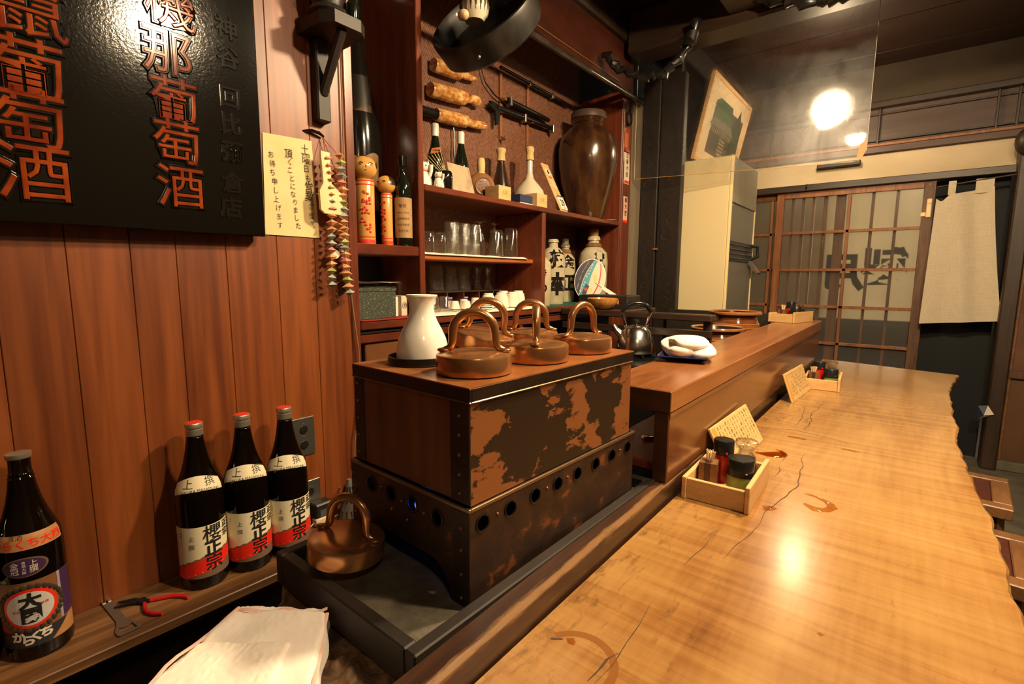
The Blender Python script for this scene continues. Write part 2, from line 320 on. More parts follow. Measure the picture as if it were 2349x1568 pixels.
    mt = nt.nodes.new('ShaderNodeMixShader'); nt.links.new(ramp(nt, noi(nt, texc(nt, (9, 9, 6)), 1.0, 7, 0.6, 1.5), [(0.3, (0.08, 0.08, 0.08)), (0.7, (0.32, 0.32, 0.32))]), mt.inputs[0]); nt.links.new(tr.outputs[0], mt.inputs[1]); nt.links.new(rf.outputs[0], mt.inputs[2])
    nt.links.new(fo, ms2.inputs[0]); nt.links.new(mt.outputs[0], ms2.inputs[1]); nt.links.new(ms.outputs[0], ms2.inputs[2])
    bb = nt.nodes.new('ShaderNodeBump'); bb.inputs['Strength'].default_value = 0.03; bb.inputs['Distance'].default_value = 0.01
    nt.links.new(noi(nt, texc(nt, (5, 5, 3)), 1.0, 2), bb.inputs['Height']); nt.links.new(bb.outputs[0], gl.inputs['Normal'])
    nt.links.new(ms2.outputs[0], out.inputs[0]); SHEET = m
    # rough brown rock
    m, nt, bs = nodes('rough_brown_rock')
    n = noi(nt, texc(nt, (38, 38, 38)), 1.0, 9, 0.7, 0.6)
    nt.links.new(ramp(nt, n, [(0.33, (0.02, 0.010, 0.006)), (0.46, (0.10, 0.050, 0.024)), (0.55, (0.20, 0.12, 0.06)), (0.63, (0.23, 0.085, 0.03)), (0.75, (0.28, 0.22, 0.14))]), bs.inputs['Base Color'])
    bs.inputs['Roughness'].default_value = 0.35; bump(nt, bs, n, 0.7, 0.006); ROCK = m
    m, nt, bs = nodes('ash_grey_sheet')
    n = noi(nt, texc(nt, (22, 22, 22)), 1.0, 8, 0.7)
    nt.links.new(ramp(nt, n, [(0.35, (0.075, 0.062, 0.043)), (0.65, (0.18, 0.155, 0.115))]), bs.inputs['Base Color'])
    bs.inputs['Roughness'].default_value = 0.6; bs.inputs['Metallic'].default_value = 0.3; bump(nt, bs, n, 0.15); SLATE = m
    # lacquered signboard: black, orange-peel surface
    m, nt, bs = nodes('sign_lacquer')
    n = noi(nt, texc(nt, (170, 170, 170)), 1.0, 4, 0.6)
    n2 = noi(nt, texc(nt, (14, 14, 6)), 1.0, 4, 0.6)
    bs.inputs['Base Color'].default_value = (0.0035, 0.003, 0.002, 1); bs.inputs['Roughness'].default_value = 0.10
    bs.inputs['Coat Weight'].default_value = 0.0
    bump(nt, bs, mth(nt, 'ADD', n, n2), 0.10, 0.002); SIGN = m
    # cloth hanging outside the door
    m, nt, bs = nodes('door_curtain_cotton')
    n = noi(nt, texc(nt, (2.5, 2, 6)), 1.0, 3)
    nt.links.new(ramp(nt, n, [(0.35, (0.50, 0.42, 0.27)), (0.65, (0.68, 0.58, 0.40))]), bs.inputs['Base Color'])
    bs.inputs['Roughness'].default_value = 0.9
    tl = nt.nodes.new('ShaderNodeBsdfTranslucent'); tl.inputs[0].default_value = (0.72, 0.60, 0.40, 1)
    mx = nt.nodes.new('ShaderNodeMixShader'); mx.inputs[0].default_value = 0.5
    nt.links.new(bs.outputs[0], mx.inputs[1]); nt.links.new(tl.outputs[0], mx.inputs[2]); nt.links.new(mx.outputs[0], nt.nodes['Material Output'].inputs[0]); NOREN_OUT = m
special()

# ------------------------------------------------------------------ mesh builder
class MB:
    def __init__(s): s.v = []; s.f = []; s.m = []; s.s = []
    def add(s, vs, fs, mat=0, smooth=False, M=None):
        o = len(s.v)
        s.v += [(M @ Vector(p)) if M else Vector(p) for p in vs]
        for f in fs: s.f.append([i + o for i in f]); s.m.append(mat); s.s.append(smooth)
        return s
    def box(s, x0, x1, y0, y1, z0, z1, c=0.0, mat=0, M=None):
        cx, cy, cz = (x0+x1)/2, (y0+y1)/2, (z0+z1)/2; h = ((x1-x0)/2, (y1-y0)/2, (z1-z0)/2)
        sg = [(a, b, d) for a in (-1, 1) for b in (-1, 1) for d in (-1, 1)]
        if c <= 0:
            vs = [(cx+a*h[0], cy+b*h[1], cz+d*h[2]) for a, b, d in sg]
            fs = [(0, 1, 3, 2), (4, 6, 7, 5), (0, 4, 5, 1), (2, 3, 7, 6), (0, 2, 6, 4), (1, 5, 7, 3)]
            return s.add(vs, fs, mat, False, M)
        c = min(c, min(h)*0.95)
        vs = []; idx = {}
        for q in sg:
            for ax in range(3):
                p = [q[i]*(h[i] - (0 if i == ax else c)) for i in range(3)]
                idx[(q, ax)] = len(vs); vs.append((cx+p[0], cy+p[1], cz+p[2]))
        fs = []
        def face(ids):
            P = [Vector(vs[i]) for i in ids]; ce = sum(P, Vector())/len(P) - Vector((cx, cy, cz))
            n = (P[1]-P[0]).cross(P[2]-P[0])
            fs.append(ids if n.dot(ce) > 0 else ids[::-1])
        for ax in range(3):
            o = [i for i in range(3) if i != ax]
            for sn in (-1, 1):
                ring = []
                for a, b in ((-1, -1), (1, -1), (1, 1), (-1, 1)):
                    q = [0, 0, 0]; q[ax] = sn; q[o[0]] = a; q[o[1]] = b; ring.append(idx[(tuple(q), ax)])
                face(ring)
            for a in (-1, 1):
                for b in (-1, 1):
                    q1 = [0, 0, 0]; q1[ax] = -1; q1[o[0]] = a; q1[o[1]] = b; q2 = list(q1); q2[ax] = 1
                    q1 = tuple(q1); q2 = tuple(q2)
                    face([idx[(q1, o[0])], idx[(q2, o[0])], idx[(q2, o[1])], idx[(q1, o[1])]])
        for q in sg: face([idx[(q, 0)], idx[(q, 1)], idx[(q, 2)]])
        return s.add(vs, fs, mat, False, M)
    def lathe(s, prof, seg=32, mat=0, M=None, a0=0.0, a1=2*PI, sx=1.0, sy=1.0):
        full = abs(a1-a0-2*PI) < 1e-6
        n = seg if full else seg+1
        vs = []; fs = []; rings = []
        for r, z in prof:
            if r < 1e-7: rings.append([len(vs)]); vs.append((0, 0, z)); continue
            ids = []
            for k in range(n):
                a = a0 + (a1-a0)*k/seg; ids.append(len(vs)); vs.append((r*math.cos(a)*sx, r*math.sin(a)*sy, z))
            rings.append(ids)
        for A, B in zip(rings[:-1], rings[1:]):
            for k in range(seg):
                k2 = (k+1) % n if full else k+1
                if len(A) == 1 and len(B) == 1: continue
                if len(A) == 1: fs.append([A[0], B[k2], B[k]])
                elif len(B) == 1: fs.append([A[k], A[k2], B[0]])
                else: fs.append([A[k], A[k2], B[k2], B[k]])
        return s.add(vs, fs, mat, True, M)
    def tube(s, pts, rad, seg=10, mat=0, M=None, cap=True, flat=1.0, up=None):
        P = [Vector(p) for p in pts]; n = len(P)
        rr = rad if isinstance(rad, (list, tuple)) else [rad]*n
        vs = []; fs = []
        T0 = (P[1]-P[0]).normalized()
        ref = Vector(up) if up else (Vector((0, 0, 1)) if abs(T0.z) < 0.9 else Vector((1, 0, 0)))
        N = (ref - T0*ref.dot(T0)).normalized()
        for i in range(n):
            T = (P[min(i+1, n-1)] - P[max(i-1, 0)]).normalized()
            N = (N - T*N.dot(T))
            N = N.normalized() if N.length > 1e-6 else T.orthogonal().normalized()
            B = T.cross(N)
            for k in range(seg):
                a = 2*PI*k/seg
                vs.append(P[i] + (N*math.cos(a)*flat + B*math.sin(a))*rr[i])
        for i in range(n-1):
            for k in range(seg):
                k2 = (k+1) % seg
                fs.append([i*seg+k, i*seg+k2, (i+1)*seg+k2, (i+1)*seg+k])
        if cap:
            fs.append(list(range(seg))[::-1]); fs.append([(n-1)*seg+k for k in range(seg)])
        return s.add(vs, fs, mat, True, M)
    def prism(s, poly, z0, z1, mat=0, M=None, smooth=False):
        n = len(poly)
        ar = sum(poly[i][0]*poly[(i+1) % n][1]-poly[(i+1) % n][0]*poly[i][1] for i in range(n))
        if ar < 0: poly = poly[::-1]
        vs = [(p[0], p[1], z0) for p in poly] + [(p[0], p[1], z1) for p in poly]
        fs = [list(range(n))[::-1], list(range(n, 2*n))] + [[i, (i+1) % n, n+(i+1) % n, n+i] for i in range(n)]
        return s.add(vs, fs, mat, smooth, M)
    def grid(s, nu, nv, fn, mat=0, smooth=True, M=None, closed_u=False):
        vs = [fn(i/nu, j/nv) for j in range(nv+1) for i in range(nu+1)]
        fs = [[j*(nu+1)+i, j*(nu+1)+i+1, (j+1)*(nu+1)+i+1, (j+1)*(nu+1)+i] for j in range(nv) for i in range(nu)]
        return s.add(vs, fs, mat, smooth, M)
    def ball(s, c, r, seg=16, rings=10, mat=0, M=None):
        rx, ry, rz = r if isinstance(r, (tuple, list)) else (r, r, r)
        def fn(u, v):
            a = 2*PI*u; b = PI*(v-0.5)
            return (c[0]+rx*math.cos(b)*math.cos(a), c[1]+ry*math.cos(b)*math.sin(a), c[2]+rz*math.sin(b))
        return s.grid(seg, rings, fn, mat, True, M)
    def build(s, name, mat, parent=None, loc=None, rot=None, angle=38, solid=None):
        me = bpy.data.meshes.new(name); me.from_pydata([tuple(v) for v in s.v], [], s.f)
        for mm in (mat if isinstance(mat, (list, tuple)) else [mat]): me.materials.append(mm)
        me.polygons.foreach_set('material_index', s.m); me.polygons.foreach_set('use_smooth', s.s)
        if any(s.s):
            bm = bmesh.new(); bm.from_mesh(me); bmesh.ops.remove_doubles(bm, verts=bm.verts, dist=1e-6); bm.to_mesh(me); bm.free()
            me.set_sharp_from_angle(angle=R(angle))
        me.update()
        o = bpy.data.objects.new(name, me); COL.objects.link(o)
        if parent: o.parent = parent
        if loc is not None: o.location = loc
        if rot is not None: o.rotation_euler = rot
        return o
def T(x, y, z, rx=0, ry=0, rz=0, sc=None):
    m = Matrix.Translation((x, y, z)) @ Euler((rx, ry, rz)).to_matrix().to_4x4()
    return m
def tag(o, label, cat, group=None):
    o['label'] = label; o['category'] = cat
    if group: o['group'] = group
    return o
def struct(o): o['kind'] = 'structure'; return o
def thing(name, label, cat, loc=(0, 0, 0), rz=0.0, group=None, rot=None):
    o = bpy.data.objects.new(name, None); COL.objects.link(o); o.empty_display_size = 0.05
    o.location = loc; o.rotation_euler = rot if rot else (0, 0, rz)
    return tag(o, label, cat, group)
def dup(root, loc, rz, label, group=None, rot=None):
    r = root.copy(); COL.objects.link(r); r.location = loc; r.rotation_euler = rot if rot else (0, 0, rz)
    r['label'] = label
    if group: r['group'] = group
    for ch in list(root.children):
        c = ch.copy(); COL.objects.link(c); c.parent = r
        for g in list(ch.children):
            d = g.copy(); COL.objects.link(d); d.parent = c
    return r

# flat shapes with holes through a filled 2-D curve
def plate2d(outer, holes, thick, bevel=0.0):
    cu = bpy.data.curves.new('plate', 'CURVE'); cu.dimensions = '2D'; cu.fill_mode = 'BOTH'; cu.extrude = thick/2
    for poly in [outer] + holes:
        sp = cu.splines.new('POLY'); sp.points.add(len(poly)-1)
        for p, q in zip(sp.points, poly): p.co = (q[0], q[1], 0, 1)
        sp.use_cyclic_u = True
    return curve_data(cu)
def curve_data(cu):
    o = bpy.data.objects.new('tmp', cu); COL.objects.link(o)
    dg = bpy.context.evaluated_depsgraph_get()
    me = bpy.data.meshes.new_from_object(o.evaluated_get(dg))
    vs = [tuple(v.co) for v in me.vertices]; fs = [list(p.vertices) for p in me.polygons]
    bpy.data.objects.remove(o); bpy.data.curves.remove(cu); bpy.data.meshes.remove(me)
    return vs, fs
def circ(cx, cy, r, n=20, ry=None):
    return [(cx+r*math.cos(2*PI*k/n), cy+(ry or r)*math.sin(2*PI*k/n)) for k in range(n)]
TXT = {}
def glyphs(s, size, align='CENTER', ext=0.0, bev=0.0, off=0.0, res=2):
    key = (s, align, ext/size, bev/size, off/size, res)
    if key not in TXT:
        cu = bpy.data.curves.new('t', 'FONT'); cu.body = s; cu.align_x = align; cu.align_y = 'CENTER'
        cu.resolution_u = res; cu.extrude = ext/size; cu.bevel_depth = bev/size; cu.bevel_resolution = 1; cu.offset = off/size
        cu.fill_mode = 'BOTH' if ext or bev else 'FRONT'
        TXT[key] = curve_data(cu)
    vs, fs = TXT[key]
    return [(x*size, y*size, z*size) for x, y, z in vs], fs
def cut_grid(vs, fs, step):
    """slice a flat mesh in x so that it can follow a curved surface"""
    bm = bmesh.new(); B = [bm.verts.new(v) for v in vs]
    for f in fs:
        try: bm.faces.new([B[i] for i in f])
        except ValueError: pass
    xs = [v[0] for v in vs]; x = math.floor(min(xs)/step)*step
    while x < max(xs):
        bmesh.ops.bisect_plane(bm, geom=bm.verts[:]+bm.edges[:]+bm.faces[:], plane_co=(x, 0, 0), plane_no=(1, 0, 0)); x += step
    bm.verts.index_update()
    r = [tuple(v.co) for v in bm.verts], [[v.index for v in f.verts] for f in bm.faces]
    bm.free(); return r
def write(mb, s, size, M, mat=0, align='CENTER', ext=0.0, bev=0.0, off=0.0, sx=1.0, res=2):
    vs, fs = glyphs(s, size, align, ext, bev, off, res)
    mb.add([(x*sx, y, z) for x, y, z in vs], fs, mat, False, M)
def write_v(mb, s, size, step, M, mat=0, **k):
    for i, ch in enumerate(s): write(mb, ch, size, M @ Matrix.Translation((0, -i*step, 0)), mat, **k)
def frame(o, x, y):
    """matrix from origin, x axis, y axis (z = x cross y)"""
    x = Vector(x).normalized(); y = Vector(y); z = x.cross(y).normalized(); y = z.cross(x)
    m = Matrix.Identity(4)
    for i in range(3): m[i][0] = x[i]; m[i][1] = y[i]; m[i][2] = z[i]; m[i][3] = Vector(o)[i]
    return m
def pr_at(prof, z):
    for (r0, z0), (r1, z1) in zip(prof[:-1], prof[1:]):
        if z0 <= z <= z1 and z1 > z0: return r0 + (r1-r0)*(z-z0)/(z1-z0)
    return prof[-1][0]
def wrap_text(mb, s, size, prof, ang, z, mat=0, lift=0.0007, tilt=0.0, sx=1.0, arc=0.0, off=0.0):
    vs, fs = glyphs(s, size, off=off); vs, fs = cut_grid(vs, fs, 0.006)
    out = []
    ct, st = math.cos(tilt), math.sin(tilt)
    rb = pr_at(prof, z)
    for x, y, _ in vs:
        x *= sx; x, y = x*ct-y*st, x*st+y*ct
        zz = z + y + arc*x*x; r = pr_at(prof, zz) + lift; a = ang + x/rb
        out.append((r*math.cos(a), r*math.sin(a), zz))
    mb.add(out, fs, mat)
def wrap_patch(mb, prof, a0, a1, lo, hi, mat=0, lift=0.0004, nu=28, nv=6):
    """patch of a turned surface; lo/hi are functions of u in 0..1"""
    def fn(u, v):
        z = lo(u)*(1-v) + hi(u)*v; r = pr_at(prof, z)+lift; a = a0+(a1-a0)*u
        return (r*math.cos(a), r*math.sin(a), z)
    mb.grid(nu, nv, fn, mat, True)

# ------------------------------------------------------------------ lamps of the room
def wb(mb, name, mat, P, angle=38):
    """build world-space geometry under a thing"""
    return mb.build(name, mat, P, loc=-Vector(P.location), angle=angle)
for i, (lx, ly, lz, lr, ls) in enumerate(LAMPS):
    if ls <= 0: continue
    L = thing('pendant_lamp', ['pendant lamp with a round bulb hanging over the counter, the farther one', 'pendant lamp with a round bulb hanging over the counter, the nearer one', 'added fill lamp with a round bulb, unseen behind the camera', 'bright round lamp by the door, seen through the clear plastic sheet'][i], 'lamp', (lx, ly, lz))
    g = MB(); g.ball((0, 0, 0), lr, 24, 16)
    g.build('bulb', plain('lit_bulb_%d' % i, (1, 0.9, 0.8), 0.4, emit=LAMP_COL, es=ls), L)
    g = MB(); g.lathe([(0.0, lr+0.055), (0.02, lr+0.055), (0.022, lr-0.004), (0.0, lr-0.004)], 16); g.build('socket', grey_rubber, L)
    if i < 3:
        g = MB(); g.lathe([(0.022, lr+0.03), (0.08, lr+0.012), (0.125, lr-0.03), (0.150, -0.012), (0.152, -0.010), (0.127, lr-0.026), (0.08, lr+0.016), (0.022, lr+0.036)], 32); g.build('lamp_shade', plain('enamel_shade', (0.05, 0.05, 0.045), 0.3), L)
    if i < 3:
        g = MB(); g.tube([(0, 0, lr+0.05), (0, 0, 2.57-lz)], 0.004, 6); g.build('flex', grey_rubber, L)
    else:
        g = MB(); g.tube([(0, 0, lr+0.03), (0, 0.10, lr+0.04), (0, 0.59, lr+0.04)], 0.006, 8); g.build('wall_arm', grey_rubber, L)
# added area light outside, makes the door panes and curtain glow
la = bpy.data.lights.new('pane_backlight', 'AREA'); la.energy = 32.0; la.color = (1.0, 0.84, 0.58); la.size = 1.6
lo = bpy.data.objects.new('pane_backlight', la); COL.objects.link(lo); lo.location = (-0.4, 5.9, 1.7); lo.rotation_euler = (R(-85), 0, R(0))

lb = bpy.data.lights.new('porch_fill', 'POINT'); lb.energy = 1.2; lb.color = (1.0, 0.86, 0.62); lb.shadow_soft_size = 0.08  # added point light, unseen, brightens what shows through the panes
lq = bpy.data.objects.new('porch_fill', lb); COL.objects.link(lq); lq.location = (-0.75, 4.55, 2.05)

# ------------------------------------------------------------------ room shell
g = MB(); g.box(-0.34, 1.6, -1.6, 6.2, -0.1, 0.0); struct(g.build('floor', stone_floor))
g = MB(); g.box(-1.75, -0.34, -1.6, 4.28, -0.1, 0.0); struct(g.build('floor', kitchen_floor))
ce = MB(); ce.box(-1.75, 1.6, -1.6, 4.5, 2.62, 2.7); CE = struct(ce.build('ceiling', black_wood))
for k in range(13):
    b = MB(); y0 = -1.6+k*0.47; b.box(-1.7, 1.55, y0+0.006, y0+0.464, 2.575, 2.62, 0.004); b.build('ceiling_board', ceil_wood, CE)
b = MB(); b.box(-1.62, -1.30, -1.5, 4.2, 2.44, 2.575, 0.01); b.build('beam', dark_wood_x, CE)
b = MB(); b.box(-1.30, 1.5, 2.62, 2.80, 2.36, 2.575, 0.012); b.build('beam', dark_wood_x, CE)
b = MB(); b.box(-0.78, -0.60, 0.2, 2.62, 2.40, 2.575, 0.012); b.build('beam', dark_wood, CE)

# left wall of cedar planks; every plank is its own piece
WROT = -0.033
g = MB(); g.box(-0.05, -0.015, -1.6, 0.885, 0.0, 2.575); WL = struct(g.build('wall_left', dark_wood, None, (-1.357, 0, 0), (0, 0, WROT)))
seams = [-1.6, -1.48, -1.36, -1.25, -1.14, -1.03, -0.92, -0.81, -0.70, -0.59, -0.48, -0.37, -0.26, -0.15, -0.05, 0.03, 0.13, 0.239, 0.346, 0.433, 0.541, 0.668, 0.775, 0.884]
for y0, y1 in zip(seams[:-1], seams[1:]):
    b = MB(); b.box(-0.015, 0.0, y0+0.0004, y1-0.0004, 0.30, 2.57, 0.0012); b.build('plank', wall_wood, WL)
g = MB(); g.box(-1.75, -1.63, -1.6, 4.5, 0.0, 2.6); struct(g.build('wall_left_back', dark_wood))
g = MB(); g.box(-1.20, -1.13, 2.99, 4.30, 0.0, 2.6); struct(g.build('wall_kitchen', black_wood))
g = MB(); g.box(1.5, 1.6, -1.6, 4.5, 0.0, 2.6); struct(g.build('wall_right', dark_wall))
g = MB(); g.box(-1.75, 1.6, -1.6, -1.5, 0.0, 2.6); struct(g.build('wall_front', dark_wall))
# far wall (door side): plaster bands, rails and the two sliding doors
YD = 4.28
g = MB(); g.box(-1.13, 1.5, YD, YD+0.09, 1.845, 2.01); g.box(0.50, 1.5, YD, YD+0.09, 0.0, 1.85); g.box(-1.2, -1.0, YD, YD+0.09, 0, 1.85); struct(g.build('wall_back', plaster))
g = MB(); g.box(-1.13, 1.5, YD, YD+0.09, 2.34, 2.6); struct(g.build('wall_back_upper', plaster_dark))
g = MB(); g.box(-1.13, 0.50, YD-0.035, YD+0.09, 1.800, 1.846, 0.004); struct(g.build('trim_1', dark_wood_x))
g = MB(); g.box(-1.13, 1.5, YD-0.03, YD+0.09, 2.008, 2.052, 0.004); struct(g.build('trim_2', wood('transom_rail', (0.045, 0.02, 0.015), (0.085, 0.04, 0.028), (2, 20, 20), 0.5, 0.1)))
g = MB(); g.box(-1.13, 1.5, YD-0.022, YD+0.09, 2.053, 2.072, 0.003); struct(g.build('trim_3', door_wood))
g = MB(); g.box(-1.13, 1.5, YD-0.025, YD+0.09, 2.302, 2.342, 0.004); struct(g.build('trim_4', dark_wood_x))
# transom window above
g = MB(); g.box(-1.13, 1.5, YD+0.03, YD+0.05, 2.072, 2.302); W1 = struct(g.build('window_1', plain('transom_board', (0.055, 0.033, 0.026), 0.5, 0, 0, (0.085, 0.052, 0.04), (2, 12, 20))))
for z0, z1 in ((2.092, 2.100), (2.262, 2.272)):
    b = MB(); b.box(-1.12, 1.48, YD+0.008, YD+0.03, z0, z1, 0.002); b.build('muntin', dark_wood_x, W1)
for x in (-0.9, -0.25, 0.33, 0.42):
    b = MB(); b.box(x-0.006, x+0.006, YD+0.004, YD+0.03, 2.072, 2.302, 0.002); b.build('muntin', dark_wood, W1)
# corner post, brown panel and ledge strip to the right of the doorway
g = MB(); g.box(0.44, 0.515, YD-0.13, YD+0.02, 0.0, 2.0, 0.008); struct(g.build('trim_5', dark_wood))
g = MB(); g.ball((0.455, YD-0.15, 1.95), (0.05, 0.06, 0.075), 14, 9); struct(g.build('trim_6', dark_wood))
g = MB(); g.box(0.515, 1.5, YD-0.06, YD, 0.06, 1.85); RP = struct(g.build('wall_back_right', brown_panel))
b = MB(); b.box(0.50, 1.5, YD-0.085, YD-0.055, 0.575, 0.625, 0.004); b.build('rail', door_wood_dark, RP)
b = MB(); b.box(0.50, 1.5, YD-0.10, YD, 0.0, 0.06, 0.006); b.build('plinth', stone_floor, RP)
b = MB(); b.box(0.515, 0.535, YD-0.075, YD-0.055, 0.06, 1.85, 0.003); b.build('rail', stool_wood, RP)

pane_glass = plain('frosted_pane', (0.92, 0.88, 0.80), 0.22, trans=0.95, ior=1.2)
def sliding_door(name, x0, x1, y, stile_l, stile_r, vm, dark_r):
    D = bpy.data.objects.new(name, None); COL.objects.link(D); D.location = ((x0+x1)/2, y, 0.03); struct(D)
    def p(nm, b, m): return b.build(nm, m, D, loc=-Vector(D.location))
    zt, zb = 1.798, 0.03
    b = MB(); b.box(x0, x0+stile_l, y-0.016, y+0.016, zb, zt, 0.002); p('stile', b, door_wood)
    b = MB(); b.box(x1-stile_r, x1, y-0.016, y+0.016, zb, zt, 0.002); p('stile', b, dark_r)
    b = MB(); b.box(x0+stile_l, x1-stile_r, y-0.014, y+0.014, 1.757, zt, 0.002); p('rail', b, door_wood)
    b = MB(); b.box(x0+stile_l, x1-stile_r, y-0.014, y+0.014, zb, 0.12, 0.002); p('rail', b, door_wood)
    hz = [1.504, 1.232, 0.965, 0.698, 0.430]
    for z in hz:
        b = MB(); b.box(x0+stile_l, x1-stile_r, y-0.012, y+0.010, z-0.010, z+0.010, 0.0015); p('muntin', b, door_wood)
    xs = [x0+stile_l] + vm + [x1-stile_r]
    for x in vm:
        b = MB(); b.box(x-0.010, x+0.010, y-0.012, y+0.010, 0.12, 1.757, 0.0015); p('muntin', b, door_wood)
    zz = [0.12] + hz[::-1] + [1.757]
    for xa, xb in zip(xs[:-1], xs[1:]):
        for za, zc in zip(zz[:-1], zz[1:]):
            b = MB(); b.box(xa+0.002, xb-0.002, y+0.010, y+0.014, za+0.002, zc-0.002); p('pane', b, pane_glass)
    return D
D1 = sliding_door('door_1', -1.06, -0.80, YD+0.055, 0.03, 0.03, [-0.872], door_wood)
D2 = sliding_door('door_2', -0.835, 0.085, YD+0.01, 0.05, 0.06, [-0.375], door_wood_dark)
def dpart(nm, b, m): return b.build(nm, m, D2, loc=-Vector(D2.location))
b = MB(); b.box(0.020, 0.045, YD-0.012, YD-0.005, 1.575, 1.60, 0.001); b.box(0.046, 0.073, YD-0.022, YD-0.006, 1.565, 1.685, 0.004); dpart('latch_plate', b, wood_white)
b = MB(); b.lathe([(0, 0), (0.009, 0), (0.009, 0.006), (0, 0.008)], 14, M=T(0.060, YD-0.022, 1.66, R(90))); dpart('latch_knob', b, wood_white)
b = MB(); b.lathe([(0, 0), (0.008, 0), (0.008, 0.003), (0, 0.004)], 14, M=T(0.053, YD-0.0065, 1.777, R(90))); dpart('dowel', b, door_wood)
# outside the panes: lattice bars, the shop curtain seen through the glass, dark street
LT = bpy.data.objects.new('window_lattice', None); COL.objects.link(LT); LT.location = (-0.4, YD+0.085, 0); struct(LT); LT.name = 'window_2'
for x, hw in ((-0.735, .009), (-0.665, .011), (-0.60, .009), (-0.525, .011), (-0.43, .03), (-0.243, .009), (-0.108, .009)):
    b = MB(); b.box(x-hw, x+hw, YD+0.05, YD+0.075, 0.03, 1.80, 0.002); b.build('lattice_bar', door_wood, LT, loc=-Vector(LT.location))
NO = thing('shop_curtain', 'pale curtain with black brush characters hanging outside, seen blurred through the door panes', 'curtain', (-0.2, YD+0.16, 0.87))
b = MB()
def outc(u, v):
    return (-0.52+0.66*u, YD+0.16+0.008*math.sin(u*26), 0.875+0.93*v)
b.grid(48, 6, outc); wb(b, 'cloth', NOREN_OUT, NO)
b = MB()
for ch, cx, cz, sz in (('製', -0.150, 1.235, 0.27), ('月', -0.400, 1.20, 0.28)):
    write(b, ch, sz, frame((cx, YD+0.146, cz), (1, 0, 0), (0, 0, 1)), ext=0.002, off=0.010, sx=-1.0)
wb(b, 'lettering', plain('curtain_ink', (0.006, 0.006, 0.006), 0.8), NO)
g = MB(); g.box(-2.2, 2.2, 6.1, 6.2, 0.0, 3.0); struct(g.build('wall_street', plain('street_wall', (0.16, 0.15, 0.13), 0.9)))
g = MB(); g.box(-1.3, -0.50, 4.75, 4.80, 0.9, 2.2); struct(g.build('wall_porch', plain('porch_wall', (0.52, 0.44, 0.30), 0.9)))
g = MB(); g.box(-1.3, 0.2, 4.62, 4.66, 0.0, 0.86); struct(g.build('wall_porch_low', plain('porch_low', (0.02, 0.022, 0.026), 0.9)))

# dark carved boards beside the cabinet
for i, (xa, xb) in enumerate(((-1.33, -1.225), (-1.222, -1.085))):
    g = MB(); g.box(xa, xb, 2.93+0.012*i, 2.99, 0.0, 2.33, 0.004)
    o = g.build('carved_board', wood('carved_dark_board', (0.007, 0.005, 0.004), (0.020, 0.012, 0.008), (22, 22, 2), 0.5, 0.3), None)
    tag(o, ['tall dark board carved with brush writing, beside the shelf end post', 'tall dark board carved with brush writing, next to the cream cooler'][i], 'board', 'carved boards by the kitchen')
    b = MB(); rr = random.Random(3+i)
    z = 1.98
    while z > 1.02:
        cx = (xa+xb)/2 + rr.uniform(-.012, .012); pts = []
        n = 9; h = rr.uniform(0.05, 0.085); ww = rr.uniform(0.015, 0.03); ph = rr.uniform(0, 6)
        for k in range(n):
            t = k/(n-1); pts.append((cx+ww*math.sin(ph+t*rr.uniform(4, 8)), 2.93+0.012*i, z-h*t))
        b.tube(pts, 0.0022, 5); z -= h+0.012
    c = b.build('carving', dark_wood, o)
g = MB(); g.box(-1.235, -1.205, 2.922, 2.931, 1.335, 1.347, 0.001); tag(g.build('wood_chip', door_wood), 'small reddish wooden chip stuck on the dark carved board', 'chip')
g = MB(); g.box(-1.36, -1.335, 2.79, 2.95, 0.98, 2.2, 0.003); struct(g.build('trim_7', plain('greyed_trim', (0.15, 0.115, 0.075), 0.6, 0, 0, (0.24, 0.19, 0.125), (20, 20, 2))))

# ------------------------------------------------------------------ wall cabinet
XC = -1.33
CB = thing('display_cabinet', 'reddish wooden wall cabinet with open shelves full of glasses, cups and bottles', 'cabinet', (XC, 0.9, 0))
def cpart(nm, m, *boxes, c=0.003):
    b = MB()
    for q in boxes: b.box(*q, c)
    return wb(b, nm, m, CB)
cpart('post', cab_wood_v, (XC-0.03, XC+0.004, 0.884, 0.915, 0.0, 2.575))
cpart('side_panel', cab_wood_v, (-1.62, XC-0.031, 0.886, 0.898, 0.0, 2.575))
cpart('partition', cab_wood_v, (-1.62, XC, 1.165, 1.190, 1.029, 2.575))
cpart('partition', cab_wood_v, (-1.62, XC-0.004, 1.905, 1.932, 1.029, 1.462))
cpart('end_panel', cab_wood_v, (-1.62, XC-0.001, 2.665, 2.685, 1.029, 2.2))
cpart('post', cab_wood_v, (XC-0.03, XC, 2.686, 2.788, 0.0, 2.2))
cpart('back_panel', cab_wood_v, (-1.628, -1.62, 0.899, 1.177, 0.0, 2.575), c=0)
cpart('woven_back', WOVEN, (-1.628, -1.618, 1.178, 2.664, 1.0, 2.43), c=0)
cpart('top_shelf', cab_wood, (-1.617, XC, 1.191, 2.664, 1.463, 1.485))
cpart('left_shelf', cab_wood, (-1.619, XC-0.003, 0.899, 1.164, 1.238, 1.271))
cpart('glass_shelf', shelf_orange, (-1.617, XC-0.055, 1.191, 1.904, 1.232, 1.250))
cpart('counter_board', cab_wood, (-1.619, XC+0.006, 0.916, 2.664, 1.001, 1.028))
cpart('rail', cab_wood, (-1.50, XC-0.002, 0.916, 2.664, 0.958, 0.988))
cpart('bead', plain('shiny_bead', (0.02, 0.016, 0.014), 0.2, 0, 0.4), (-1.5, XC+0.002, 0.916, 2.664, 0.9885, 0.9945), c=0.001)
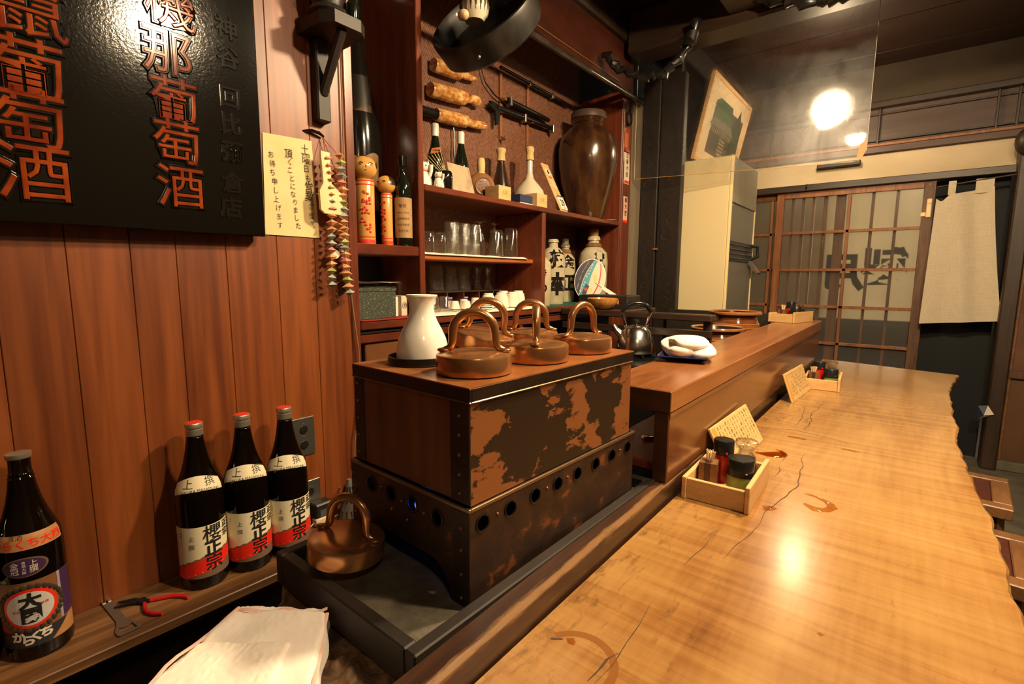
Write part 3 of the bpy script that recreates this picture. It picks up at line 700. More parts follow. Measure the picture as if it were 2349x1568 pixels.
cpart('lower_door', wood('lower_door_wood', (0.10, 0.035, 0.012), (0.17, 0.065, 0.022), (30, 3, 5), 0.4), (XC-0.03, XC-0.012, 0.94, 1.17, 0.12, 0.957))
cpart('post', cab_wood_v, (XC-0.03, XC-0.004, 1.176, 1.208, 0.0, 0.957))
cpart('post', cab_wood_v, (XC-0.03, XC-0.004, 1.74, 1.765, 0.0, 0.957))
cpart('post', cab_wood_v, (XC-0.03, XC-0.004, 2.62, 2.66, 0.0, 0.957))
cpart('lower_shelf', dark_wood_x, (-1.60, XC-0.03, 1.21, 2.62, 0.83, 0.85))
cpart('lower_back', black_wood, (-1.628, -1.60, 0.899, 2.664, 0.0, 0.955), c=0)
cpart('fascia', wood('fascia_dark_red', (0.02, 0.006, 0.004), (0.07, 0.016, 0.008), (12, 2, 6), 0.35), (XC-0.02, XC-0.002, 1.191, 2.788, 2.203, 2.575))
cpart('edge_strip', plain('brass_edge', (0.20, 0.11, 0.025), 0.35, 0.3), (XC-0.002, XC+0.003, 1.5, 2.60, 2.226, 2.231), c=0)
cpart('top_board', black_wood, (-1.618, XC-0.021, 1.191, 2.664, 2.43, 2.45), c=0)
b = MB(); b.tube([(XC+0.02, 1.32, 2.165), (XC+0.02, 2.0, 2.168), (XC+0.022, 2.86, 2.178)], 0.014, 12); tag(b.build('hanging_pole', plain('sooty_bamboo', (0.02, 0.015, 0.011), 0.22, 0, 0.4, (0.05, 0.038, 0.028), (30, 9, 30), 0.2)), 'dark glossy pole running along the top front of the cabinet', 'pole')
b = MB(); b.box(-1.615, -1.60, 1.2, 1.214, 1.86, 2.12, 0.002); o = b.build('iron_strap', iron); tag(o, 'flat grey iron strap on the woven back beside the amber rolls', 'strap')

# ------------------------------------------------------------------ counter, sill, raised ledge
b = MB()
edge = [(0.222, 3.127), (0.20, 2.95), (0.172, 2.74), (0.166, 2.572), (0.158, 2.36), (0.152, 2.127), (0.158, 2.04), (0.150, 1.946), (0.141, 1.836), (0.145, 1.72), (0.147, 1.627), (0.151, 1.462), (0.157, 1.319), (0.164, 1.244), (0.161, 1.13), (0.159, 1.017), (0.158, 0.905), (0.165, 0.7), (0.16, 0.4), (0.17, 0.1), (0.17, -0.7)]
fine = []
for (xa, ya), (xb, yb) in zip(edge[:-1], edge[1:]):
    for k in range(6):
        t = k/6; fine.append((xa+(xb-xa)*t + 0.004*mnoise.noise(Vector((0, (ya+(yb-ya)*t)*22, 3))), ya+(yb-ya)*t))
fine.append(edge[-1])
lf = [(-0.383, 3.268), (-0.05, 3.190)]
ring = [(-0.342, -0.7), (-0.342, 3.05), (-0.345, 3.268), (-0.05, 3.192)] + fine
def slab_ring(z, inset):
    return [(x - (inset + 0.006*mnoise.noise(Vector((z*40, y*14, 0))) if i >= 4 else 0), y - (inset*0.3 if i in (2, 3, 4) else 0), z) for i, (x, y) in enumerate(ring)]
levels = [(0.720, 0.004), (0.716, 0.0), (0.705, 0.004), (0.690, 0.012), (0.672, 0.016), (0.66, 0.03)]
vs = []; n = len(ring)
for z, ins in levels: vs += slab_ring(z, ins)
fs = [list(range(n)), [(len(levels)-1)*n+i for i in range(n)][::-1]]
ar = sum(ring[i][0]*ring[(i+1) % n][1]-ring[(i+1) % n][0]*ring[i][1] for i in range(n))
if ar < 0: fs = [f[::-1] for f in fs]
sm = len(fs)
for L in range(len(levels)-1):
    for i in range(n):
        q = [L*n+i, L*n+(i+1) % n, (L+1)*n+(i+1) % n, (L+1)*n+i]; fs.append(q if ar < 0 else q[::-1])
b.add(vs, fs)
CT = thing('bar_counter', 'long golden wooden counter slab with a wavy live edge', 'counter', (-0.09, 1.2, 0))
wb(b, 'slab', COUNTER, CT)
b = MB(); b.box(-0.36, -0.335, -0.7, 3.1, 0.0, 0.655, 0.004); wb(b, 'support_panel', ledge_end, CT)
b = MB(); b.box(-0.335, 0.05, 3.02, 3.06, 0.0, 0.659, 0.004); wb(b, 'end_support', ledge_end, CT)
def ribbon(name, pts, wd, m, P, z=0.7203):
    b = MB(); Q = [Vector((x, y, z)) for x, y in pts]; n = len(Q); vs = []
    for i in range(n):
        t = (Q[min(i+1, n-1)]-Q[max(i-1, 0)]).normalized(); s = Vector((-t.y, t.x, 0)); k = wd*(0.25+0.75*math.sin(PI*(i+0.5)/n))*(0.6+0.5*random.random())
        vs += [Q[i]+s*k, Q[i]-s*k]
    b.add(vs, [[2*i, 2*i+1, 2*i+3, 2*i+2] for i in range(n-1)])
    return wb(b, name, m, P)
crackm = plain('crack_dark', (0.045, 0.02, 0.010), 0.7)
def wig(pts, n, amp, seed):
    out = []
    for (xa, ya), (xb, yb) in zip(pts[:-1], pts[1:]):
        for k in range(n):
            t = k/n; x = xa+(xb-xa)*t; y = ya+(yb-ya)*t
            out.append((x+amp*mnoise.noise(Vector((y*18, seed, 0))), y+amp*mnoise.noise(Vector((x*18, seed, 5)))))
    out.append(pts[-1]); return out
for i, (pts, amp, wd) in enumerate([
        ([(-0.178, 0.968), (-0.181, 1.0), (-0.175, 1.06), (-0.163, 1.13), (-0.155, 1.211), (-0.160, 1.27), (-0.162, 1.331), (-0.174, 1.38), (-0.173, 1.446)], 0.006, 0.0013),
        ([(-0.208, 1.349), (-0.207, 1.379), (-0.229, 1.424), (-0.221, 1.447)], 0.006, 0.0011), ([(-0.206, 1.229), (-0.201, 1.279), (-0.209, 1.306)], 0.004, 0.001),
        ([(-0.322, 1.634), (-0.279, 1.637), (-0.226, 1.653), (-0.199, 1.649), (-0.129, 1.629), (-0.088, 1.607)], 0.006, 0.0011),
        ([(-0.206, 1.665), (-0.207, 1.751), (-0.218, 1.903), (-0.205, 2.115)], 0.012, 0.0013), ([(-0.237, 1.693), (-0.236, 1.823), (-0.25, 1.974)], 0.012, 0.0011),
        ([(-0.237, 0.451), (-0.234, 0.487), (-0.236, 0.524), (-0.239, 0.575), (-0.244, 0.621)], 0.002, 0.0008), ([(-0.243, 0.741), (-0.235, 0.809), (-0.231, 0.87)], 0.004, 0.0007),
        ([(-0.246, 0.449), (-0.244, 0.492), (-0.237, 0.509)], 0.003, 0.0014), ([(-0.20, 0.80), (-0.185, 0.90), (-0.178, 0.965)], 0.004, 0.0007), ([(-0.315, 0.478), (-0.302, 0.487)], 0.001, 0.0018)]):
    ribbon('crack', wig(pts, 6, amp, i), wd, crackm, CT)
def puddle(pts, label, h=0.0022, m=wet):
    """raised rim of liquid: outline inset and lifted"""
    b = MB(); n = len(pts); c = Vector((sum(p[0] for p in pts)/n, sum(p[1] for p in pts)/n, 0))
    Q = [Vector((p[0], p[1], 0)) for p in pts]
    ar = sum(Q[i].x*Q[(i+1) % n].y-Q[(i+1) % n].x*Q[i].y for i in range(n))
    if ar < 0: Q = Q[::-1]
    def inset(d, z):
        o = []
        for i in range(n):
            t = (Q[(i+1) % n]-Q[i-1]).normalized(); nn = Vector((-t.y, t.x, 0)); o.append(tuple(Q[i]+nn*d+Vector((0, 0, z))))
        return o
    vs = inset(0, 0.7204) + inset(0.0012, 0.7204+h*0.7) + inset(0.003, 0.7204+h)
    fs = [[L*n+i, L*n+(i+1) % n, (L+1)*n+(i+1) % n, (L+1)*n+i] for L in range(2) for i in range(n)] + [[2*n+i for i in range(n)]]
    b.add(vs, fs, 0, True)
    o = b.build('puddle', m, angle=80); tag(o, label, 'puddle', 'spilled tea on the counter'); return o
tea = film('tea_film', (0.84, 0.56, 0.26))
puddle([(-0.135, 1.168), (-0.117, 1.170), (-0.098, 1.158), (-0.080, 1.145), (-0.072, 1.126), (-0.083, 1.100), (-0.100, 1.088), (-0.112, 1.088), (-0.130, 1.108), (-0.124, 1.114), (-0.107, 1.106), (-0.094, 1.112), (-0.090, 1.128), (-0.098, 1.146), (-0.112, 1.158), (-0.127, 1.163)], 'C shaped puddle of tea on the golden counter')
def arc_band(cx, cy, ra, rb, a0, a1, wd, n=16):
    o = [(cx+(ra)*math.cos(R(a0+(a1-a0)*k/n)), cy+rb*math.sin(R(a0+(a1-a0)*k/n))) for k in range(n+1)]
    i = [(cx+(ra-wd)*math.cos(R(a0+(a1-a0)*k/n)), cy+(rb-wd)*math.sin(R(a0+(a1-a0)*k/n))) for k in range(n, -1, -1)]
    return o+i
puddle(arc_band(-0.245, 1.395, 0.040, 0.036, -150, 80, 0.006), 'thin ring of spilled tea behind the condiment tray', 0.0016, tea)
puddle([(-0.236, 1.580), (-0.215, 1.583), (-0.190, 1.578), (-0.192, 1.568), (-0.215, 1.566), (-0.236, 1.570)], 'short streak of water beside the ledge behind the near menu card', 0.0014)
puddle([(-0.105, 1.545), (-0.085, 1.552), (-0.062, 1.545), (-0.075, 1.538)], 'small splash of water in the middle of the counter', 0.0014)
puddle([(-0.300, 0.492), (-0.293, 0.497), (-0.287, 0.493), (-0.286, 0.486), (-0.294, 0.485)], 'tiny drops at the end of the ring stain in the foreground', 0.0012)
puddle([(-0.055, 0.700), (-0.051, 0.704), (-0.047, 0.701), (-0.050, 0.696)], 'single tiny water drop on the open counter', 0.0012)
puddle([(-0.192, 1.047), (-0.178, 1.058), (-0.166, 1.052), (-0.172, 1.036), (-0.186, 1.030)], 'small clear pool in the crack by the condiment tray corner', 0.0014)
b = MB(); rs = arc_band(-0.272, 0.462, 0.052, 0.055, -8, 150, 0.010, 18)
b.add([(x, y, 0.7202) for x, y in rs], [list(range(len(rs)))]); wb(b, 'ring_stain', plain('ring_stain', (0.22, 0.085, 0.020), 0.2, 0, 0.2), CT)

# long sill between the counter and the kitchen side
SL = thing('dark_sill', 'long worn dark wooden sill running between the copper warmer and the counter', 'sill', (-0.345, 0.43, 0.60), 0.006)
b = MB(); b.box(-0.037, 0.0, -1.2, 2.62, 0.0, 0.160, 0.005); b.build('sill_board', SILLM, SL)

# raised ledge
LG = thing('raised_ledge', 'raised wooden bar ledge with a polished brown top and tall front board', 'ledge', (-0.43, 2.0, 0.6))
b = MB(); b.box(-0.516, -0.344, 0.934, 3.07, 0.906, 0.950, 0.0025); wb(b, 'ledge_top', ledge_wood, LG)
b = MB(); b.box(-0.515, -0.3445, 0.9325, 0.934, 0.907, 0.9485); wb(b, 'end_grain', ledge_end, LG)
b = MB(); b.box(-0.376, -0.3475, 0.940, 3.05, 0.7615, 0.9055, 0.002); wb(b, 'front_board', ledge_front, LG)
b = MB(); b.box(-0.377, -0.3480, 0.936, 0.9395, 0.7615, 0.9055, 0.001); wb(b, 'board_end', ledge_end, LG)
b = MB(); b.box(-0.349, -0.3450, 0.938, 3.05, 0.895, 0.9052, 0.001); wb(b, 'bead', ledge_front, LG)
b = MB(); b.box(-0.51, -0.47, 0.98, 1.02, 0.02, 0.9055, 0.003); b.box(-0.51, -0.47, 2.9, 2.94, 0.02, 0.9055, 0.003); wb(b, 'leg', dark_wood, LG)
b = MB(); b.box(-0.53, -0.377, 0.96, 2.95, 0.77, 0.79, 0.003); wb(b, 'under_shelf', plain('red_under_shelf', (0.24, 0.055, 0.02), 0.35), LG)
b = MB(); b.lathe([(0, 0), (0.016, 0), (0.0165, 0.004), (0.013, 0.0065), (0, 0.007)], 21); tag(b.build('metal_crown', chrome, None, (-0.455, 1.095, 0.7905)), 'small crown bottle cap on the red shelf under the ledge', 'bottle cap')

# ------------------------------------------------------------------ rough stone base and the tray
b = MB()
def rockf(u, v):
    y = -0.8 + 1.73*v; x0 = -0.640 - 0.075*min(1, max(0, (y-0.285)/0.05)) + 0.02*mnoise.noise(Vector((y*9, 2, 0))) + 0.012*mnoise.noise(Vector((y*30, 5, 0)))
    x = x0 + (-0.384-x0)*u
    z = 0.709 + 0.010*mnoise.noise(Vector((x*16, y*16, 0))) + 0.007*mnoise.noise(Vector((x*48, y*48, 3)))
    z -= 0.03*max(0, 1-u/0.04)**2
    return (x, y, min(z, 0.7145))
b.grid(70, 220, rockf)
HB = thing('stone_hearth', 'rough mottled brown stone slab under the tray and the folded towel', 'stone', (-0.57, 0.2, 0.0))
wb(b, 'stone_top', ROCK, HB, 60)
b = MB(); b.box(-0.612, -0.384, -0.8, 0.93, 0.60, 0.695, 0.006); b.box(-0.70, -0.613, 0.33, 0.93, 0.60, 0.695, 0.006); wb(b, 'stone_body', ROCK, HB)
b = MB(); b.box(-0.60, -0.384, -0.8, 0.93, 0.0, 0.60); wb(b, 'plinth', black_wood, HB)
TR = thing('fire_tray', 'shallow dark wooden tray with ash grey metal lining under the copper warmer', 'tray', (-0.383, 0.317, 0.716), -0.022)
for bx in ((-0.018, 0.0, 0.0, 0.62), (-0.320, -0.302, 0.0, 0.62)):
    b = MB(); b.box(bx[0], bx[1], bx[2], bx[3], 0.0, 0.048, 0.002); b.build('side_board', black_wood, TR)
for y in (0.0, 0.602):
    b = MB(); b.box(-0.302, -0.018, y, y+0.018, 0.0, 0.048, 0.002); b.build('end_board', black_wood, TR)
b = MB(); b.box(-0.302, -0.018, 0.018, 0.602, 0.004, 0.0265); b.build('lining', SLATE, TR)

# ------------------------------------------------------------------ copper sake warmer
WM = thing('sake_warmer', 'worn copper sake warming tank on a pierced base with round lidded wells', 'warmer', (-0.408, 0.430, 0.7435), -0.045)
BW, BL = 0.272, 0.437
def arch():
    o = [(-BW, 0.0), (-0.245, 0.0)]
    o += [(-0.245+0.03*(1-math.cos(R(a))), 0.046*math.sin(R(a))) for a in range(10, 91, 16)]
    o += [(-0.035-0.045*(1-math.sin(R(a))) , 0.046*math.cos(R(a))) for a in range(0, 91, 15)]
    o += [(0.0, 0.0), (0.0, 0.135), (-BW, 0.135)]
    return o
vents_l = [(-0.215, 0.109), (-0.166, 0.108), (-0.116, 0.108), (-0.062, 0.105)]
vs, fs = plate2d(arch(), [circ(x, z, 0.0105, 18) for x, z in vents_l], 0.002)
g = MB(); g.add(vs, fs, 0, False, frame((0, 0.001, 0), (1, 0, 0), (0, 0, 1))); g.build('base_end_plate', COPPER_BASE, WM)
vents_f = [0.024, 0.079, 0.134, 0.190, 0.244, 0.300, 0.355, 0.412]
vs, fs = plate2d([(0, 0.0), (BL, 0.0), (BL, 0.135), (0, 0.135)], [circ(y, 0.110, 0.0112, 18) for y in vents_f], 0.002)
g = MB(); g.add(vs, fs, 0, False, frame((-0.001, 0, 0), (0, 1, 0), (0, 0, 1))); g.build('base_front_plate', COPPER_BASE, WM)
g = MB(); g.box(-BW, 0, BL-0.002, BL, 0, 0.135); g.box(-BW, -BW+0.002, 0.002, BL-0.002, 0, 0.135); g.build('base_back_plate', COPPER_BASE, WM)
g = MB(); g.box(-BW+0.003, -0.003, 0.03, BL-0.003, 0.128, 0.134); g.build('tank_floor', COPPER_DARK, WM)
def vent_ring(M):
    g = MB(); g.lathe([(0.0100, 0.0), (0.0128, 0.0), (0.0128, 0.0012), (0.0112, 0.0018), (0.0100, 0.001)], 20, M=M); return g
for x, z in vents_l: vent_ring(T(x, 0.0, z, R(90))).build('vent_ring', COPPER_DARK, WM)
for y in vents_f: vent_ring(T(0.0, y, 0.110, 0, R(90))).build('vent_ring', COPPER_DARK, WM)
g = MB()
for bx in ((-BW-0.0015, 0.0015, -0.0015, 0.003), (-BW-0.0015, 0.0015, BL-0.003, BL+0.0015)): g.box(bx[0], bx[1], bx[2], bx[3], 0.131, 0.1365, 0.0008)
for bx in ((-0.003, 0.0015), (-BW-0.0015, -BW+0.003)): g.box(bx[0], bx[1], 0.003, BL-0.003, 0.131, 0.1365, 0.0008)
g.build('base_rim', COPPER_EDGE, WM)
UX0, UX1, UY0, UY1 = -0.258, -0.003, 0.004, 0.421
ZT = 0.292
g = MB(); g.box(UX0, UX1-0.0006, UY0+0.0006, UY1, 0.137, ZT-0.003, 0.002); g.build('tank', COPPER_SIDE, WM)
g = MB(); g.box(UX1-0.0005, UX1+0.0008, UY0+0.001, UY1-0.001, 0.138, ZT-0.018); g.build('tank_front', COPPER_PATCH, WM)
for x0, x1 in ((UX1-0.034, UX1+0.0012), (UX0-0.001, UX0+0.021)):
    g = MB(); g.box(x0, x1, UY0-0.0016, UY0+0.002, 0.139, ZT-0.018, 0.0008); g.build('corner_strap', COPPER_DARK, WM)
g = MB(); g.box(-0.030, 0.0012, -0.0016, 0.001, 0.002, 0.131, 0.0005); g.build('corner_strap', COPPER_DARK, WM)
def rivet(x, z, s=0.0026):
    g = MB(); g.lathe([(s, 0), (s*0.9, s*0.5), (s*0.5, s*0.85), (0, s)], 10, M=T(x, 0, z, R(90))); return g
riv = None
for (x, y, zs) in ((UX1-0.017, UY0-0.0016, (0.152, 0.177, 0.203, 0.229, 0.254)), (UX0+0.008, UY0-0.0016, (0.152, 0.180, 0.207, 0.235, 0.262)), (-0.014, -0.0016, (0.012, 0.045, 0.078, 0.108)), (-0.262, -0.001, (0.02, 0.05, 0.085, 0.115)), (-0.140, 0.0, (0.105, )), (-0.090, 0.0, (0.103, )), (-0.190, 0.0, (0.112, )), (-0.128, 0.0, (0.080, )), (-0.165, 0.0, (0.085, ))):
    for z in zs:
        if riv is None:
            riv = rivet(0, 0).build('rivet', RIVET, WM); riv.location = (x, y, z)
        else:
            o = riv.copy(); COL.objects.link(o); o.location = (x, y, z)
for y in (0.052, 0.162, 0.216, 0.384):
    o = riv.copy(); COL.objects.link(o); o.location = (0.0, y, 0.112); o.rotation_euler = (0, 0, R(90))
g = MB()
for a in ((UX0-0.003, UX1+0.004, UY0-0.003, UY0+0.001), (UX0-0.003, UX1+0.004, UY1-0.001, UY1+0.003), (UX1, UX1+0.004, UY0+0.001, UY1-0.001), (UX0-0.003, UX0+0.001, UY0+0.001, UY1-0.001)): g.box(a[0], a[1], a[2], a[3], ZT-0.018, ZT-0.0012, 0.0008)
g.build('top_band', COPPER_DARK, WM)
g = MB()
for a in ((UX0-0.0038, UX1+0.0048, UY0-0.0038, UY0), (UX1+0.001, UX1+0.0048, UY0, UY1)): g.box(a[0], a[1], a[2], a[3], ZT-0.0205, ZT-0.018, 0.001)
g.build('band_bead', COPPER_EDGE, WM)
WX = (-0.069, -0.190); WY = (0.078, 0.219, 0.356)
wells = [(x, y) for y in WY for x in WX]
vs, fs = plate2d([(UX0-0.003, UY0-0.003), (UX1+0.004, UY0-0.003), (UX1+0.004, UY1+0.003), (UX0-0.003, UY1+0.003)], [circ(x, y, 0.0465, 32) for x, y in wells], 0.0016)
g = MB(); g.add(vs, fs, 0, False, T(0, 0, ZT-0.0008)); g.build('top_sheet', COPPER_TOP, WM)
for x, y in wells:
    g = MB(); g.lathe([(0.0510, 0.0), (0.0510, 0.002), (0.0500, 0.0025), (0.0495, 0.012), (0.0485, 0.0125), (0.0465, 0.012), (0.0462, -0.05)], 36, M=T(x, y, ZT)); g.build('well_collar', COPPER_DARK, WM)
g = MB(); g.lathe([(0, -0.011), (0.0042, -0.008), (0.0055, -0.003), (0.0048, 0.003), (0.0022, 0.009), (0, 0.013)], 14); g.build('gas_flame', plain('blue_flame', (0.0, 0.0, 0.05), 0.5, emit=(0.03, 0.07, 1.0), es=5.0), WM, (-0.114, 0.010, 0.107))

def lid_parts(P):
    g = MB(); g.lathe([(0.0528, 0.0003), (0.0535, 0.0005), (0.0538, 0.002), (0.0535, 0.023), (0.0525, 0.0255), (0.050, 0.027), (0.03, 0.0305), (0, 0.032)], 44); g.build('lid_body', COPPER, P, angle=30)
    pts = [(-0.043, 0, 0.0312), (-0.037, 0, 0.0325), (-0.0325, 0, 0.036), (-0.0305, 0, 0.043), (-0.0300, 0, 0.054)]
    pts += [(-0.030*math.cos(R(a)), 0, 0.054+0.030*math.sin(R(a))) for a in range(15, 180, 15)]
    pts += [(-p[0], 0, p[2]) for p in pts[:5][::-1]]
    rr = [0.0035, 0.0048, 0.0052, 0.0058, 0.0062] + [0.0066]*11 + [0.0062, 0.0058, 0.0052, 0.0048, 0.0035]
    g = MB(); g.tube(pts, rr, 14, up=(0, 1, 0)); g.build('handle', COPPER, P, angle=60)
    for s in (-1, 1):
        g = MB(); g.ball((s*0.043, 0, 0.0305), (0.0095, 0.0068, 0.0036), 14, 8); g.build('handle_foot', COPPER, P, angle=60)
def wpos(x, y, z):
    return Matrix.Translation((-0.408, 0.430, 0.7435)) @ Euler((0, 0, -0.045)).to_matrix().to_4x4() @ Vector((x, y, z))
p = wpos(WX[0], WY[0], ZT+0.0015)
lidg = 'round copper lids of the sake warmer'
LD = thing('copper_lid', 'copper lid at the near right corner of the warmer, beside the white flask', 'lid', p, R(38), lidg)
lid_parts(LD)
dup(LD, wpos(WX[0], WY[1], ZT+0.0015), R(126), 'copper lid in the middle of the front row, its handle seen end-on', lidg)
dup(LD, wpos(WX[0], WY[2], ZT+0.0015), R(78), 'copper lid at the far right corner of the warmer, nearest the kettle', lidg)
dup(LD, wpos(WX[1], WY[1], ZT+0.010), 0, 'tilted copper lid in the back row just behind the white flask', lidg, rot=(R(4), R(10), R(38)))
dup(LD, wpos(WX[1], WY[2], ZT+0.0015), R(36), 'copper lid at the far left corner of the warmer, rearmost of all', lidg)
dup(LD, (-0.606, 0.380, 0.7725), 0, 'copper lid taken off and lying on the front edge of the dark tray', lidg, rot=(R(-3), R(5), R(22)))
tok = [(0, -0.058), (0.036, -0.058), (0.0385, -0.055), (0.0405, -0.02), (0.0408, 0.006), (0.0400, 0.022), (0.0365, 0.037), (0.0305, 0.050), (0.0240, 0.062), (0.0198, 0.074), (0.0188, 0.082), (0.0198, 0.092), (0.0225, 0.0985), (0.0245, 0.1015), (0.0240, 0.1035), (0.0215, 0.1025), (0.0180, 0.094), (0.0165, 0.082), (0.02, 0.066), (0.034, 0.03)]
p = wpos(WX[1]+0.004, WY[0]+0.002, ZT+0.003)
o = MB().lathe(tok, 44).build('sake_flask', porcelain, None, p); tag(o, 'plain white porcelain sake flask standing in the open well of the copper warmer', 'flask')

# ------------------------------------------------------------------ foreground towel on the stone
TW = thing('folded_towel', 'large pinkish white towel folded in layers on the stone slab in the foreground', 'towel', (-0.56, 0.18, 0.716), R(0))
A, B_, C_, D_ = Vector((-0.655, 0.258)), Vector((-0.560, 0.326)), Vector((-0.395, 0.20)), Vector((-0.560, 0.03))
def quad(u, v): return (A*(1-u)+B_*u)*(1-v) + (D_*(1-u)+C_*u)*v
def towel_layer(z0, th, ua, ub, va, vb, seed, amp, wav):
    def fn(u, v):
        uu = ua+(ub-ua)*u; vv = va+(vb-va)*v; p = quad(uu, vv)
        e = min(u, 1-u)*0.9; e2 = min(v, 1-v)*1.2; k = 1-max(0, 1-e/0.05)**2; k2 = 1-max(0, 1-e2/0.06)**2
        z = z0 + th*math.sqrt(max(0, k*k2)) + amp*mnoise.noise(Vector((uu*4, vv*4, seed))) + wav*math.sin(3*uu+4*vv+seed)
        z += 0.0012*mnoise.noise(Vector((uu*40, vv*40, seed+9)))
        x = p.x + 0.004*mnoise.noise(Vector((uu*6, vv*6, seed+3))); y = p.y + 0.005*mnoise.noise(Vector((uu*5, vv*5, seed+6)))
        return (x, y, max(z, 0.7165))
    g = MB(); g.grid(56, 48, fn); return g
wb(towel_layer(0.716, 0.026, 0, 1, 0, 1, 1.0, 0.005, 0.002), 'lower_fold', towel_m, TW, 80)
wb(towel_layer(0.738, 0.014, 0.10, 0.99, 0.10, 1.0, 4.0, 0.005, 0.002), 'upper_fold', towel_m, TW, 80)
wb(towel_layer(0.748, 0.013, 0.16, 0.80, 0.40, 1.0, 7.0, 0.004, 0.002), 'top_fold', plain('stained_towel', (0.90, 0.81, 0.72), 0.95, 0, 0, (0.90, 0.70, 0.38), (26, 26, 26), 0.0, 0.62, 0.86), TW, 80)
def hem(pts, zo, P):
    b = MB(); b.tube([(quad(u, v).x, quad(u, v).y, z+zo) for u, v, z in pts], 0.0026, 8, flat=0.5); wb(b, 'hem', towel_edge, P)
hem([(0.10+0.02*math.sin(k), 0.10+0.85*k/12, 0.750+0.002*math.sin(k*1.3)) for k in range(13)], 0.0, TW)
hem([(0.12+0.86*k/12, 0.115+0.012*math.sin(k*0.9), 0.749+0.003*math.sin(k*1.1)) for k in range(13)], 0.0, TW)
hem([(0.985, 0.13+0.85*k/12, 0.748+0.002*math.sin(k)) for k in range(13)], 0.0, TW)
g = MB()
def ind(u, v):
    p = quad(-0.07+1.06*u, -0.035+1.1*v); return (p.x, p.y, 0.7152+0.0012*math.sin(9*u+4*v)+0.001)
g.grid(24, 24, ind); o = g.build('indigo_cloth', indigo); tag(o, 'blue cotton cloth with white dots peeking out under the folded towel', 'cloth')
g = MB()
rr = random.Random(2)
for k in range(26):
    t = rr.random(); u, v = (-0.05+0.03*rr.random(), t) if k % 2 else (0.9*t, -0.03+0.03*rr.random())
    p = quad(u, v); g.lathe([(0, 0.0006), (0.0016, 0.0004), (0.0017, 0)], 8, M=T(p.x, p.y, 0.7178))
w0 = g.build('dot', white_ink, o)
g = MB(); g.box(-0.85, -0.68, 0.02, 0.16, 0.652, 0.668, 0.003); 

# ------------------------------------------------------------------ low shelf along the plank wall with bottles
SH = thing('bottle_shelf', 'worn brown wooden shelf board along the plank wall carrying sake bottles', 'shelf', (-1.357, 0.0, 0.42), WROT)
g = MB(); g.box(0.0005, 0.178, -1.4, 0.86, 0.0, 0.022, 0.002); g.build('shelf_board', low_shelf_wood, SH)
g = MB(); g.box(0.0, 0.03, -1.4, 0.86, -0.06, -0.0005, 0.002); g.build('cleat', dark_wood, SH)
for y in (-0.9, 0.0, 0.7):
    g = MB(); g.prism([(0.03, -0.002), (0.14, -0.002), (0.03, -0.12)], y, y+0.02, M=frame((0, 0, 0), (1, 0, 0), (0, 0, 1))); g.build('bracket', dark_wood, SH)
SZ = 0.442
bot = [(0, 0.0), (0.046, 0.0), (0.0480, 0.003), (0.0497, 0.010), (0.0497, 0.205), (0.0488, 0.222), (0.0465, 0.240), (0.0400, 0.258), (0.0325, 0.278), (0.0260, 0.302), (0.0215, 0.326), (0.0188, 0.346), (0.0178, 0.352), (0.0180, 0.356), (0.0165, 0.358), (0.0160, 0.388)]
